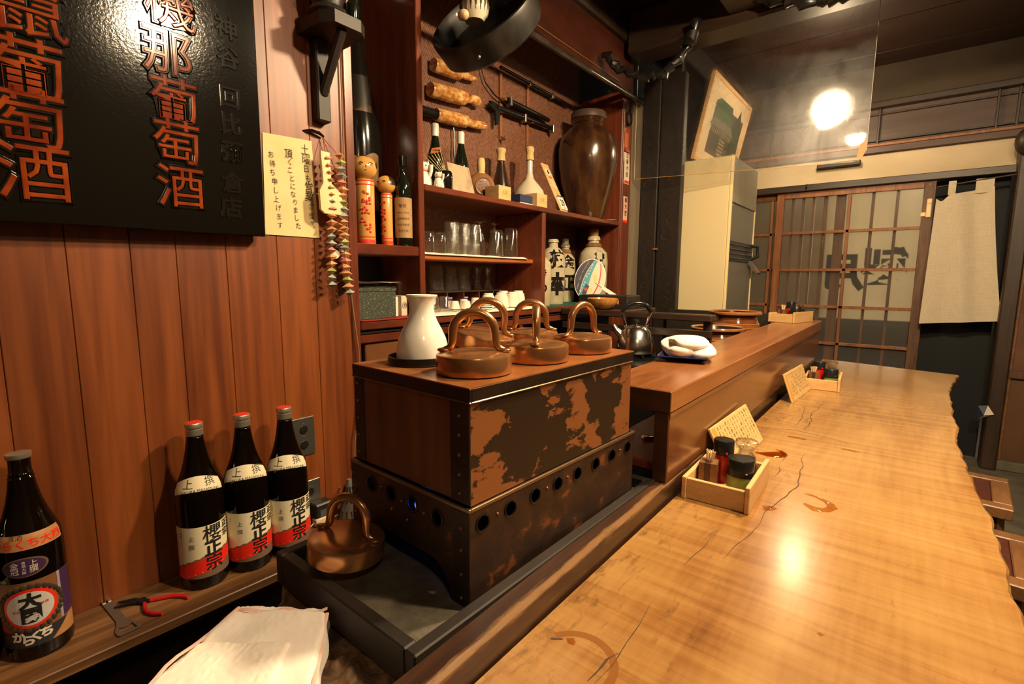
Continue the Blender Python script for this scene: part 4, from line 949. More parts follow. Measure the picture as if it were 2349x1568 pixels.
def sake_bottle(loc, rz, label):
    P = thing('sake_bottle', label, 'bottle', loc, rz, 'tall sake bottles with the same cream label')
    g = MB(); g.lathe(bot, 40); g.build('bottle', bottle_glass, P)
    g = MB(); g.lathe([(0.0165, 0.360), (0.0182, 0.361), (0.0182, 0.3745), (0.0170, 0.3755), (0.0170, 0.378), (0.0188, 0.379), (0.0190, 0.387), (0.0178, 0.3895), (0, 0.3896)], 32); g.build('cap', silver_cap, P)
    g = MB(); g.lathe([(0, 0.3912), (0.0150, 0.3910), (0.0165, 0.3896)], 28); g.build('cap_top', red_cap, P)
    g = MB(); A0, A1 = R(-88), R(62)
    wrap_patch(g, bot, A0, A1, lambda u: 0.222+0.017*math.sin(PI*(u*0.8+0.1)), lambda u: 0.252+0.020*math.sin(PI*(u*0.9+0.05)), 0)
    nl = g.build('neck_label', label_cream, P)
    g = MB(); wrap_text(g, '上', 0.023, bot, R(-40), 0.254, tilt=0.0); wrap_text(g, '撰', 0.023, bot, R(22), 0.256)
    wrap_text(g, 'SAKURA MASAMUNE', 0.0088, bot, R(-8), 0.241, arc=-4.0); g.build('lettering', ink, nl)
    A0, A1 = R(-92), R(88)
    g = MB(); wrap_patch(g, bot, A0, A1, lambda u: 0.030, lambda u: 0.155, 0); bl = g.build('body_label', label_cream, P)
    def band(u): return 0.046+0.040*math.sin(PI/2*min(1, max(0, u*1.15)))**0.75 + 0.0012*math.sin(u*60)
    def low(u): return 0.0305+0.034*max(0, u-0.16)/0.84 if u > 0.16 else 0.0305
    g = MB(); wrap_patch(g, bot, A0, A1, lambda u: 0.030, lambda u: band(u)+0.004, 0, 0.0008, 60); g.build('grey_band', label_grey, bl)
    g = MB(); wrap_patch(g, bot, A0, A1, low, band, 0, 0.0012, 60); g.build('red_band', label_red, bl)
    g = MB()
    wrap_text(g, '櫻', 0.042, bot, R(14), 0.132, off=0.0002, lift=0.0018); wrap_text(g, '正', 0.040, bot, R(14), 0.096, off=0.0010, lift=0.0018); wrap_text(g, '宗', 0.038, bot, R(14), 0.060, off=0.0007, lift=0.0018)
    wrap_text(g, '上', 0.013, bot, R(-36), 0.128, lift=0.0018); wrap_text(g, '撰', 0.013, bot, R(-36), 0.108, lift=0.0018)
    for i, ch in enumerate('正宗'): wrap_text(g, ch, 0.020, bot, R(52), 0.143-0.021*i, off=0.0005, lift=0.0018)
    for i, ch in enumerate('清酒一・八'): wrap_text(g, ch, 0.0055, bot, R(-64), 0.140-0.0062*i, lift=0.0018)
    for i in range(17): wrap_text(g, '兵庫県灘魚崎郷醸造元製造年月記載詰'[i], 0.0042, bot, R(-77), 0.140-0.0055*i, lift=0.0018)
    g.build('lettering', ink, bl)
    g = MB()
    for k in range(9):
        u = k/8; a = A0+(A1-A0)*(0.14+0.76*u); z = low(0.14+0.76*u)+0.004
        r = pr_at(bot, z)+0.0019; g.add([(r*math.cos(a+0.022*math.cos(t)), r*math.sin(a+0.022*math.cos(t)), z+0.0012*math.sin(t)) for t in [2*PI*q/8 for q in range(8)]], [list(range(8))])
    g.build('white_dots', white_ink, bl)
    return P
SB = sake_bottle((-1.273, 0.418, SZ), R(-8), 'sake bottle with cream and red label, leftmost of the three standing together')
dup(SB, (-1.260, 0.519, SZ), R(-9), 'sake bottle with cream and red label, middle of the three standing together')
dup(SB, (-1.246, 0.618, SZ), R(-14), 'sake bottle with cream and red label, nearest the wall outlet')
dup(SB, (-1.305, 0.020, SZ), R(-20), 'sake bottle cut off by the left edge of the picture, red of its label showing')
P = thing('sake_bottle', 'dark sake bottle with brown label, white round emblem and tan collar', 'bottle', (-1.287, 0.128, SZ), R(-18))
MB().lathe(bot, 40).build('bottle', bottle_glass, P)
g = MB(); g.lathe([(0.0182, 0.386), (0.0190, 0.389), (0.0188, 0.395), (0, 0.3962)], 32); g.build('cap', silver_cap, P)
g = MB(); g.lathe([(0.0178, 0.346), (0.0196, 0.348), (0.0178, 0.352)], 32); g.build('neck_ring', bottle_glass, P)
g = MB(); wrap_patch(g, bot, R(-80), R(78), lambda u: 0.222, lambda u: 0.250, 0); o = g.build('collar_label', label_tan, P)
g = MB(); wrap_text(g, 'からくち大関', 0.0185, bot, R(8), 0.2325, off=0.0004); g.build('red_lettering', label_red, o)
g = MB(); wrap_text(g, '清酒', 0.011, bot, R(-12), 0.2455); g.build('lettering', ink_soft, o)
def disc(prof, ang, z, rx, rz, lift, n=36):
    rb = pr_at(prof, z); vs = []
    vs2 = [(rx*math.cos(2*PI*k/n), rz*math.sin(2*PI*k/n), 0) for k in range(n)]
    v, f = cut_grid(vs2, [list(range(n))], 0.006); g = MB()
    g.add([((rb+lift)*math.cos(ang+x/rb), (rb+lift)*math.sin(ang+x/rb), z+y) for x, y, _ in v], f); return g
o = disc(bot, R(0), 0.189, 0.034, 0.019, 0.0005).build('oval_seal', plain('seal_bronze', (0.14, 0.085, 0.04), 0.5), P)
disc(bot, R(0), 0.189, 0.030, 0.0165, 0.0010).build('seal_field', label_purple, o)
g = MB()
for i, ch in enumerate('上撰'): wrap_text(g, ch, 0.013, bot, R(14), 0.1945-0.012*i, lift=0.0015)
for i, ch in enumerate('金冠'): wrap_text(g, ch, 0.013, bot, R(-16), 0.1945-0.012*i, lift=0.0015)
for i, ch in enumerate('清酒大関'): wrap_text(g, ch, 0.006, bot, R(-1), 0.1985-0.0065*i, lift=0.0015)
g.build('lettering', white_ink, o)
g = MB(); wrap_patch(g, bot, R(-85), R(84), lambda u: 0.030, lambda u: 0.160, 0); bl = g.build('body_label', label_brown, P)
g = MB(); wrap_patch(g, bot, R(-85), R(84), lambda u: 0.030, lambda u: 0.062, 0, 0.0007); g.build('dark_band', label_dark, bl)
g = MB(); wrap_patch(g, bot, R(30), R(84), lambda u: 0.030+0.001, lambda u: 0.032+0.048*u, 0, 0.0010); g.build('tan_corner', label_tan, bl)
g = MB(); wrap_patch(g, bot, R(50), R(56), lambda u: 0.064, lambda u: 0.160, 0, 0.0010); g.build('pale_stripe', plain('pale_stripe', (0.30, 0.28, 0.33), 0.5), bl)
g = MB(); wrap_patch(g, bot, R(56), R(84), lambda u: 0.066, lambda u: 0.160, 0, 0.0010); g.build('purple_stripe', label_purple, bl)
rp = MB()
for k in range(30):
    a = 2*PI*k/30; rb = 0.0497; x = 0.045*math.cos(a); z = 0.107+0.043*math.sin(a); an = R(0)+x/rb
    rp.ball(((rb+0.0006)*math.cos(an), (rb+0.0006)*math.sin(an), z), (0.0012, 0.006, 0.006), 8, 6)
rp.build('rope_wreath', plain('rope_print', (0.06, 0.035, 0.018), 0.6), bl)
disc(bot, R(0), 0.107, 0.0400, 0.0385, 0.0014).build('red_ring', label_red, bl)
o = disc(bot, R(0), 0.107, 0.0345, 0.0330, 0.0019).build('white_disc', plain('cool_label_white', (0.55, 0.52, 0.50), 0.5), bl)
g = MB(); wrap_text(g, '大', 0.031, bot, R(2), 0.1205, off=0.0016, lift=0.0024); wrap_text(g, '関', 0.031, bot, R(2), 0.092, off=0.0014, lift=0.0024); g.build('lettering', ink, o)
g = MB(); wrap_text(g, '特撰', 0.006, bot, R(24), 0.112, lift=0.0024); wrap_text(g, '清酒', 0.006, bot, R(-22), 0.104, lift=0.0024); g.build('small_lettering', red_ink, o)
g = MB()
for i, (ch, a, z) in enumerate((('か', -24, 0.052), ('ら', -8, 0.043), ('く', 6, 0.050), ('ち', 22, 0.051))): wrap_text(g, ch, 0.022, bot, R(a), z, off=0.0010, lift=0.0013)
g.build('white_lettering', white_ink, bl)

# bottle opener and pliers on the shelf board
OP = thing('bottle_opener', 'flat steel bottle opener lying on the shelf beside the red pliers', 'opener', (-1.262, 0.245, SZ+0.0010), R(-98))
out = [(-0.078, -0.0085), (0.012, -0.0085), (0.030, -0.013), (0.048, -0.0205), (0.066, -0.0205), (0.070, -0.017), (0.070, 0.017), (0.066, 0.0205), (0.048, 0.0205), (0.030, 0.013), (0.012, 0.0085), (-0.078, 0.0085)]
vs, fs = plate2d(out, [[(0.040, -0.011), (0.043, -0.012), (0.062, -0.014), (0.064, 0.014), (0.043, 0.012), (0.040, 0.011), (0.045, 0.004), (0.045, -0.004)]], 0.0018)
vs = [(-y if False else x, y, z) for x, y, z in vs]
g = MB(); g.add([(x, y, z) for x, y, z in vs], fs, 0, False, T(0, 0, 0.0012, 0, 0, R(100))); g.build('blade', plate_steel, OP)
g = MB(); g.box(-0.0085, -0.002, -0.0865, -0.078, 0.0003, 0.005, 0.0005); g.box(0.002, 0.0085, -0.0865, -0.078, 0.0003, 0.005, 0.0005); g.build('prong', chrome, OP, (0, 0, 0), (0, 0, R(10)))
PL = thing('pliers', 'black steel pliers with red sleeved handles lying open on the shelf', 'pliers', (-1.285, 0.292, SZ+0.0045), R(0))
g = MB(); g.lathe([(0, -0.004), (0.009, -0.004), (0.0095, -0.002), (0.0095, 0.002), (0.009, 0.004), (0, 0.004)], 18)
g.tube([(0, 0.0, 0), (-0.012, -0.018, 0), (-0.020, -0.045, 0)], [0.007, 0.006, 0.0025], 10, flat=0.55); g.tube([(0, 0, 0), (-0.020, -0.010, 0), (-0.036, -0.034, 0.0)], [0.007, 0.006, 0.0025], 10, flat=0.55)
g.tube([(0, 0, 0), (0.012, 0.014, 0.0)], [0.006, 0.004], 8, flat=0.7); g.tube([(0, 0, 0), (0.016, 0.001, 0)], [0.006, 0.004], 8, flat=0.7); g.build('jaw', plain('gunmetal', (0.03, 0.03, 0.032), 0.4, 0.8), PL)
g = MB(); g.tube([(0.011, 0.013, 0), (0.020, 0.030, 0), (0.032, 0.050, 0), (0.050, 0.064, 0), (0.066, 0.070, 0)], [0.0040, 0.0043, 0.0046, 0.0044, 0.0036], 12); g.build('grip', red_grip, PL)
g = MB(); g.tube([(0.014, 0.001, 0), (0.035, -0.004, 0), (0.056, -0.004, 0), (0.072, 0.004, 0), (0.082, 0.014, 0)], [0.0040, 0.0043, 0.0046, 0.0044, 0.0036], 12); g.build('grip', red_grip, PL)

# ------------------------------------------------------------------ things on the plank wall
def wallx(y): return -1.357 + 0.033*y
SG = thing('carved_signboard', 'big black lacquer signboard with red carved brush characters on the plank wall', 'signboard', (-1.292, 0.62, 1.268))
FM = frame((0, 0, 0), (0.005, 1.0, 0.004), (0.020, 0, 1))
g = MB(); g.box(-1.7, 0.0, 0.0, 0.9, -0.030, 0.0, 0.002, M=FM); g.build('board', SIGN, SG)
red_lac = plain('red_lacquer', (0.11, 0.010, 0.003), 0.12, 0, 0.5, (0.27, 0.048, 0.008), (16, 16, 16))
mid = [('機', -0.178, 0.470), ('那', -0.190, 0.372), ('葡', -0.183, 0.277), ('萄', -0.183, 0.190), ('酒', -0.183, 0.095)]
lef = [('竄', -0.405, 0.378), ('葡', -0.415, 0.272), ('萄', -0.420, 0.184), ('酒', -0.422, 0.088)]
lf2 = [('香', -0.66, 0.36), ('竄', -0.66, 0.25), ('葡', -0.66, 0.13)]
rig = [('神', -0.066, 0.465), ('谷', -0.066, 0.402), ('回', -0.067, 0.315), ('比', -0.068, 0.256), ('彌', -0.070, 0.192), ('倉', -0.073, 0.120), ('店', -0.080, 0.062)]
for L, s in ((mid, 0.098), (lef, 0.112), (lf2, 0.11)):
    g1, g2 = MB(), MB()
    for ch, u, v in L:
        write(g1, ch, s, FM @ T(u, v-0.004, 0.0), ext=0.0008, bev=0.0026, off=0.0022)
        write(g2, ch, s, FM @ T(u, v-0.004, 0.0022), ext=0.0008, bev=0.0018, off=-0.0012)
    g1.build('black_relief', lacquer, SG); g2.build('red_lettering', red_lac, SG)
g1 = MB()
for ch, u, v in rig: write(g1, ch, 0.050, FM @ T(u, v-0.002, 0.0), ext=0.0008, bev=0.0012, off=0.0008)
g1.build('black_relief', lacquer, SG)

g = MB()
NY, NZ = [0.642, 0.782], [1.277, 1.537]
def notef(u, v):
    y = (0.646+0.132*u)*v + (0.638+0.150*u)*(1-v); z = 1.277 + (0.258+0.004*u)*v
    return (wallx(y)+0.003+0.004*max(0, u-0.75)*max(0, 0.4-v)*8+0.001*math.sin(u*5+v*4), y, z)
g.grid(16, 16, notef); NT = g.build('handwritten_note', paper); tag(NT, 'yellowed paper note with three columns of brush writing pinned on the wall', 'note')
g = MB()
for s, y0, y1, zt, zb, sz in (('土曜日も営業させて', 0.757, 0.770, 1.510, 1.312, 0.024), ('頂くことになりました', 0.711, 0.727, 1.492, 1.305, 0.021), ('お待ち申し上げます', 0.664, 0.678, 1.482, 1.302, 0.021)):
    n = len(s)
    for i, ch in enumerate(s):
        t = i/(n-1); y = y0+(y1-y0)*t + 0.0015*math.sin(i*2.3); z = zt+(zb-zt)*t; k = sz*(1.25 if ch in '土営頂曜業' else 0.9)
        write(g, ch, k, frame((wallx(y)+0.0045+(0.003 if t > .7 and y0 > .75 else 0), y, z), (0.033, 1, 0.04*math.sin(i)), (0, 0, 1)), sx=0.85)
o = g.build('lettering', ink_soft, NT)

# peg, wooden kitchen tag and the paper bead garland
g = MB(); g.tube([(-1.335, 0.755, 1.562), (-1.322, 0.775, 1.566), (-1.318, 0.795, 1.563), (-1.322, 0.812, 1.557)], [0.003, 0.005, 0.005, 0.003], 8); tag(g.build('hanging_peg', lacquer), 'short black peg on the wall that the paper garland hangs from', 'peg')
g = MB(); fy = lambda y: wallx(y)
g.prism([(0.780, 1.508), (0.806, 1.507), (0.808, 1.425), (0.838, 1.400), (0.842, 1.352), (0.832, 1.342), (0.785, 1.342), (0.774, 1.352), (0.772, 1.402), (0.784, 1.425)], 0.010, 0.020, M=frame((fy(0.8), 0, 0), (0.033, 1, 0), (0, 0, 1)))
tag(g.build('wooden_spatula', wood_white), 'pale wooden spatula hanging behind the paper bead garland', 'spatula')
GL = thing('paper_bead_garland', 'garland of small folded paper beads in pink, green and grey hanging on the wall', 'garland', (-1.295, 0.81, 1.13))
bead_m = [plain('bead_grey_blue', (0.22, 0.26, 0.26), 0.7, 0, 0, (0.42, 0.44, 0.38), (300, 300, 300)), plain('bead_green', (0.26, 0.29, 0.06), 0.7, 0, 0, (0.48, 0.48, 0.16), (300, 300, 300)), plain('bead_orange', (0.58, 0.22, 0.09), 0.7, 0, 0, (0.70, 0.38, 0.20), (300, 300, 300)), plain('bead_pink', (0.52, 0.16, 0.13), 0.7, 0, 0, (0.66, 0.28, 0.22), (300, 300, 300))]
bp = []
for m in bead_m:
    g = MB(); g.lathe([(0, -0.0100), (0.0165, 0.0), (0, 0.0100)], 4); g.s = [False]*len(g.s)
    bp.append([m, g, None])
def bead(k, x, y, z, rz):
    m, g, o = bp[k]
    if o is None: o = g.build('bead', m, GL); bp[k][2] = o
    else: o = o.copy(); COL.objects.link(o)
    o.location = Vector((x, y, z)) - Vector(GL.location); o.rotation_euler = (0.1*math.sin(z*90), 0.1*math.cos(z*70), rz)
rr = random.Random(5)
strands = [(-1.290, 0.799, 1.492, 0.806, 1.146, 19, 0), (-1.285, 0.832, 1.505, 0.856, 1.122, 22, 1), (-1.312, 0.838, 1.47, 0.860, 1.138, 18, 2)]
for x, y0, z0, y1, z1, n, s in strands:
    for i in range(n):
        t = i/(n-1); bow = 0.006*math.sin(PI*t*1.5+s)
        bead((i*3+s*2+(i//3)) % 4 if i % 5 else 2, x, y0+(y1-y0)*t+bow, z0+(z1-z0)*t, rr.uniform(0, 1.5))
g = MB()
for x, y0, z0, y1, z1, n, s in strands:
    g.tube([(-1.322, 0.808, 1.555), (x, y0, z0)] + [(x, y0+(y1-y0)*t+0.006*math.sin(PI*t*1.5+s), z0+(z1-z0)*t) for t in [k/12 for k in range(1, 13)]], 0.0009, 5)
wb(g, 'thread', red_cord, GL)
g = MB(); g.lathe([(0, -0.001), (0.013, -0.001), (0.013, 0.001), (0, 0.001)], 20, M=T(-1.300, 0.819, 1.232, 0, R(80), R(-20))); wb(g, 'paper_disc', white_ink, GL)

# bracket shelf with dark pot and small flask
BR = thing('bracket_shelf', 'small dark wooden bracket shelf with cut corners high on the wall', 'bracket', (-1.33, 0.81, 1.60))
g = MB(); g.prism([(-1.332, 0.752), (-1.222, 0.752), (-1.188, 0.775), (-1.188, 0.852), (-1.212, 0.880), (-1.320, 0.880)], 1.806, 1.836); wb(g, 'board', black_wood, BR)
g = MB(); g.box(-1.336, -1.300, 0.786, 0.826, 1.592, 1.806, 0.004); wb(g, 'post', black_wood, BR)
g = MB(); g.tube([(-1.306, 0.806, 1.665), (-1.215, 0.812, 1.806)], 0.013, 8); wb(g, 'brace', black_wood, BR)
g = MB(); g.lathe([(0, 0), (0.036, 0), (0.042, 0.006), (0.052, 0.016), (0.050, 0.024), (0.040, 0.032), (0.044, 0.05), (0.046, 0.075), (0.036, 0.095), (0, 0.1)], 30)
o = g.build('dark_pot', plain('dark_pot', (0.02, 0.017, 0.014), 0.35), None, (-1.264, 0.806, 1.8365)); tag(o, 'dark round pot with faint red flowers on the bracket shelf', 'pot')
g = MB()
for k in range(3):
    for q in range(5):
        a = R(-70+k*32); b_ = 2*PI*q/5; g.ball((0.0465*math.cos(a)+0.001, 0.0465*math.sin(a)+0.005*math.cos(b_), 0.062+0.005*math.sin(b_)), 0.0024, 6, 5)
g.build('flower_pattern', plain('dull_red_print', (0.14, 0.035, 0.015), 0.5), o)
g = MB(); g.lathe([(0, 0), (0.017, 0), (0.018, 0.004), (0.018, 0.045), (0.010, 0.055), (0.008, 0.07), (0.010, 0.072), (0, 0.074)], 20); tag(g.build('small_glass_bottle', green_black_glass, None, (-1.222, 0.850, 1.8365)), 'small dark glass bottle beside the pot on the bracket shelf', 'bottle')

# sockets, flex, slotted metal cone
def socket(y0, y1, z0, z1, label):
    P = thing('wall_socket', label, 'socket', (wallx((y0+y1)/2), (y0+y1)/2, z0))
    g = MB(); g.box(0.0003, 0.005, (y0-y1)/2, (y1-y0)/2, 0, z1-z0, 0.0015); g.build('plate', plate_steel, P)
    for z in (0.3, 0.7):
        g = MB(); g.lathe([(0.0115, 0), (0.0115, 0.003), (0, 0.004)], 16, M=T(0.005, 0, (z1-z0)*z, 0, R(90))); g.build('socket_hole', grey_rubber, P)
    for z in (0.17, 0.5, 0.83):
        g = MB(); g.ball((0.0052, 0, (z1-z0)*z), 0.0022, 8, 6); g.build('screw', chrome, P)
    return P
socket(0.680, 0.747, 0.653, 0.766, 'dull steel double socket plate on the plank wall, upper one beside the bottles')
socket(0.690, 0.757, 0.462, 0.575, 'dull steel socket plate low on the plank wall, half hidden behind the bottles')
AD = thing('black_adapter', 'black plastic power adapter plugged in low beside the bottles', 'adapter', (-1.328, 0.742, 0.480))
g = MB(); g.box(0.0, 0.040, -0.025, 0.030, -0.03, 0.030, 0.004); g.build('case', grey_rubber, AD)
g = MB(); g.box(0.0400, 0.0406, -0.012, 0.026, -0.022, 0.012); g.build('rating_label', plain('grey_print', (0.07, 0.07, 0.07), 0.5), AD)
g = MB(); g.tube([(-1.322, 0.874, 2.3), (-1.320, 0.874, 1.69), (-1.320, 0.873, 1.54), (-1.321, 0.877, 1.16), (-1.317, 0.885, 1.05), (-1.314, 0.896, 0.94), (-1.314, 0.897, 0.80), (-1.316, 0.872, 0.66), (-1.318, 0.867, 0.58)], 0.0024, 7); tag(g.build('power_cord', flex), 'thin brown power cord running down the cabinet post', 'cord')
CO = thing('slotted_cone', 'grey metal cone with long slots standing on the shelf beside the plug', 'cone', (-1.272, 0.818, 0.4421))
g = MB(); g.lathe([(0.036, 0.0), (0.0365, 0.004), (0.030, 0.035), (0.0285, 0.045), (0.0105, 0.112), (0.007, 0.122), (0, 0.124)], 28); g.build('shell', plain('grey_metal', (0.33, 0.31, 0.28), 0.35, 0.8), CO)
slot = None
for k in range(14):
    for (r0, z0, r1, z1) in ((0.0345, 0.009, 0.0308, 0.032), (0.0262, 0.055, 0.0135, 0.102)):
        a = 2*PI*k/14; g = MB(); g.tube([((r0+.0003)*math.cos(a), (r0+.0003)*math.sin(a), z0), ((r1+.0003)*math.cos(a), (r1+.0003)*math.sin(a), z1)], 0.0016, 6); g.build('slot', grey_rubber, CO)
g = MB(); g.tube([(-1.296, 0.748, 0.4585), (-1.290, 0.775, 0.455), (-1.285, 0.800, 0.462), (-1.300, 0.806, 0.485), (-1.306, 0.800, 0.515), (-1.300, 0.803, 0.535)], 0.0028, 8); PG = g.build('plug_lead', flex); tag(PG, 'short curled brown lead with an ivory plug on the shelf', 'cord')
g = MB(); g.box(-1.312, -1.284, 0.715, 0.750, 0.4425, 0.470, 0.004); g.tube([(-1.298, 0.715, 0.457), (-1.300, 0.700, 0.4465), (-1.302, 0.690, 0.446)], 0.002, 6); g.build('plug', plain('ivory_plastic', (0.60, 0.50, 0.34), 0.4), PG)

# ------------------------------------------------------------------ cabinet contents
ZS = 1.4855
def one(name, mat, prof, loc, label, cat, seg=32, group=None, rz=0, parts=(), **k):
    P = thing(name, label, cat, loc, rz, group)
    g = MB(); g.lathe(prof, seg, **k); g.build('body', mat, P)
    for nm, pm, pp in parts:
        g = MB(); g.lathe(pp, seg, **k); g.build(nm, pm, P)
    return P
def lines(P, name, mat, n, r0, r1, z0, z1, w=0.002):
    g = MB()
    for k in range(n):
        a = 2*PI*k/n; g.tube([(r0*math.cos(a), r0*math.sin(a), z0), (r1*math.cos(a), r1*math.sin(a), z1)], w, 6)
    return g.build(name, mat, P)
def cat_fig(loc, s, label):
    P = thing('cat_figurine', label, 'figurine', loc, R(-45))
    g = MB(); g.lathe([(0, 0), (0.30*s, 0), (0.33*s, 0.06*s), (0.30*s, 0.30*s), (0.22*s, 0.52*s), (0.17*s, 0.60*s), (0, 0.62*s)], 20)
    g.ball((0.02*s, 0, 0.74*s), (0.23*s, 0.25*s, 0.20*s), 18, 12)
    for q in (-1, 1): g.lathe([(0.08*s, 0), (0.0, 0.13*s)], 10, M=T(0.02*s, q*0.14*s, 0.87*s, R(-12*q)))
    g.ball((0.22*s, 0.13*s, 0.10*s), (0.10*s, 0.09*s, 0.08*s), 10, 8); g.ball((0.22*s, -0.13*s, 0.10*s), (0.10*s, 0.09*s, 0.08*s), 10, 8)
    g.tube([(0.10*s, 0.20*s, 0.42*s), (0.18*s, 0.27*s, 0.60*s), (0.18*s, 0.27*s, 0.80*s)], [0.08*s, 0.07*s, 0.08*s], 10); g.build('body', cup_white, P)
    g = MB(); g.lathe([(0.185*s, 0.575*s), (0.205*s, 0.59*s), (0.185*s, 0.615*s)], 20); g.build('collar', red_ink, P)
    g = MB()
    for q in (-1, 1): g.lathe([(0.05*s, 0), (0, 0.10*s)], 8, M=T(0.045*s, q*0.14*s, 0.875*s, R(-12*q)))
    g.build('ear_lining', red_ink, P)
    g = MB()
    for q in (-1, 1): g.ball((0.235*s, q*0.09*s, 0.77*s), (0.015*s, 0.03*s, 0.022*s), 8, 6)
    g.build('eyes', ink, P)
    return P
cat_fig((-1.408, 1.258, ZS), 0.100, 'taller white cat figurine with a red collar at the left end of the top shelf')
cat_fig((-1.356, 1.282, ZS), 0.060, 'small white cat figurine in front of the black incense pot')
P = one('incense_pot', lacquer, [(0, 0), (0.022, 0), (0.025, 0.01), (0.026, 0.045), (0.0245, 0.064), (0.020, 0.070), (0.018, 0.068), (0.022, 0.05), (0, 0.05)], (-1.378, 1.338, ZS), 'small glossy black pot holding thin incense sticks on the top shelf', 'pot', 28)
for k in range(6):
    g = MB(); a = R(150+k*16); g.tube([(0.008*math.cos(a*2), 0.008*math.sin(a*2), 0.05), (0.045*math.cos(R(215))+0.01*k-0.02, -0.055+0.007*k, 0.125+0.004*k)], 0.0011, 5); g.build('incense_stick', straw, P)
g = MB(); g.grid(10, 3, lambda u, v: (-0.02+0.006*v, -0.055+0.05*u, 0.125+0.018*v+0.016*u)); g.build('dried_leaf', plain('dried_leaf', (0.30, 0.10, 0.03), 0.7), P)
g = MB(); g.tube([(-0.015, -0.05, 0.140), (-0.012, 0.0, 0.148)], 0.0016, 5); g.build('red_tag', red_cap, P)
bb = [(0, 0), (0.032, 0), (0.035, 0.004), (0.035, 0.12), (0.031, 0.145), (0.020, 0.185), (0.0135, 0.215), (0.0125, 0.225), (0, 0.226)]
cap = [(0.0135, 0.222), (0.0148, 0.223), (0.0150, 0.266), (0.0138, 0.270), (0, 0.271)]
WH = plain('white_shrink_cap', (0.62, 0.58, 0.50), 0.35)
bg = 'black bottles with white caps on the top shelf'
B1 = one('black_bottle', green_black_glass, bb, (-1.490, 1.392, ZS), 'black bottle with white cap, the one behind the cat figurines', 'bottle', 32, bg, 0, [('cap', WH, cap)])
dup(B1, (-1.490, 1.535, ZS), 0, 'black bottle with white cap, the one behind the clear packet', bg)
PK = thing('paper_packet', 'clear plastic packet with printed cream papers leaning on the top shelf', 'packet', (-1.365, 1.425, ZS), 0, None, (0, R(-16), R(4)))
g = MB(); g.box(-0.004, 0.0, -0.065, 0.065, 0.002, 0.115, 0.001); g.build('papers', plain('printed_paper', (0.62, 0.46, 0.30), 0.6, 0, 0, (0.40, 0.30, 0.22), (28, 28, 14), 0, 0.5, 0.7), PK)
g = MB(); g.grid(24, 16, lambda u, v: (0.0035+0.0022*mnoise.noise(Vector((u*7, v*9, 1))), -0.07+0.14*u, 0.121*v)); g.build('plastic_wrap', glassm, PK)
P = one('round_flask', brown_clay, [(0, -0.064), (0.028, -0.062), (0.052, -0.042), (0.060, -0.016), (0.060, 0.016), (0.052, 0.042), (0.028, 0.062), (0, 0.064)], (-1.463, 1.628, ZS+0.062), 'round flat sided brown clay flask with a straw wrapped neck', 'flask', 36, None, R(-30), M=T(0, 0, 0, 0, R(90)) @ Matrix.Diagonal((1, 1, 0.55, 1)))
g = MB(); g.lathe([(0.019, 0.052), (0.015, 0.066), (0.017, 0.072), (0.018, 0.098), (0.014, 0.118), (0, 0.120)], 20); g.build('straw_neck', straw, P)
g = MB(); g.lathe([(0.030, 0.0338), (0.036, 0.0345), (0.037, 0.030)], 30, M=T(0, 0, 0, 0, R(90))); write(g, '寿', 0.045, frame((0.0352, 0, 0), (0, 1, 0), (0, 0, 1)), ext=0.001); g.build('stamped_crest', plain('clay_relief', (0.10, 0.035, 0.012), 0.4), P)
one('dark_flask', dark_clay, [(0, 0), (0.046, 0), (0.051, 0.006), (0.050, 0.05), (0.040, 0.11), (0.024, 0.17), (0.0155, 0.21), (0.0145, 0.222), (0, 0.223)], (-1.525, 1.835, ZS), 'dark brown glazed flask with a straw topped stopper', 'flask', 36, None, 0, [('straw_top', straw, [(0.0155, 0.212), (0.021, 0.214), (0.019, 0.235), (0.0175, 0.245), (0.023, 0.256), (0.024, 0.264), (0.019, 0.270), (0, 0.271)])])
one('white_flask', celadon, [(0, 0), (0.062, 0), (0.070, 0.006), (0.080, 0.035), (0.080, 0.060), (0.068, 0.098), (0.042, 0.130), (0.022, 0.152), (0.0145, 0.180), (0.0138, 0.262), (0, 0.264)], (-1.480, 1.998, ZS), 'large pale flask with a round belly, long thin neck and straw cap', 'flask', 44, None, 0, [('straw_cap', straw, [(0.0145, 0.246), (0.0195, 0.240), (0.0185, 0.262), (0.0165, 0.272), (0.0205, 0.282), (0.0210, 0.296), (0.015, 0.303), (0, 0.304)])])
def masu(loc, label, sx, sy, sz):
    P = thing('masu_box', label, 'box', loc, 0, 'square wooden sake boxes on the top shelf')
    t = 0.007
    for a in ((-sx/2, sx/2, -sy/2, -sy/2+t), (-sx/2, sx/2, sy/2-t, sy/2), (-sx/2, -sx/2+t, -sy/2+t, sy/2-t), (sx/2-t, sx/2, -sy/2+t, sy/2-t)):
        g = MB(); g.box(a[0], a[1], a[2], a[3], 0, sz, 0.0006); g.build('side', pale_box_wood, P)
    g = MB(); g.box(-sx/2+t, sx/2-t, -sy/2+t, sy/2-t, 0, t); g.build('bottom', pale_box_wood, P)
    g = MB(); write(g, '大関', 0.018, frame((sx/2+0.0004, 0, sz*0.52), (0, 1, 0), (0, 0, 1))); g.build('red_stamp', plain('stamp_red', (0.55, 0.14, 0.05), 0.6), P)
    return P
masu((-1.378, 1.640, ZS), 'square pale wooden sake box with red stamp, in front of the round clay flask', 0.074, 0.080, 0.056)
masu((-1.378, 1.912, ZS), 'square pale wooden sake box with red stamp, in front of the large pale flask', 0.068, 0.080, 0.060)
g = MB(); g.box(-0.034, 0.034, -0.045, 0.045, 0.004, 0.038, 0.001); o = g.build('blue_box', blue_box_m, None, (-1.372, 1.785, ZS)); tag(o, 'flat dark blue cardboard box between the two wooden sake boxes', 'box')
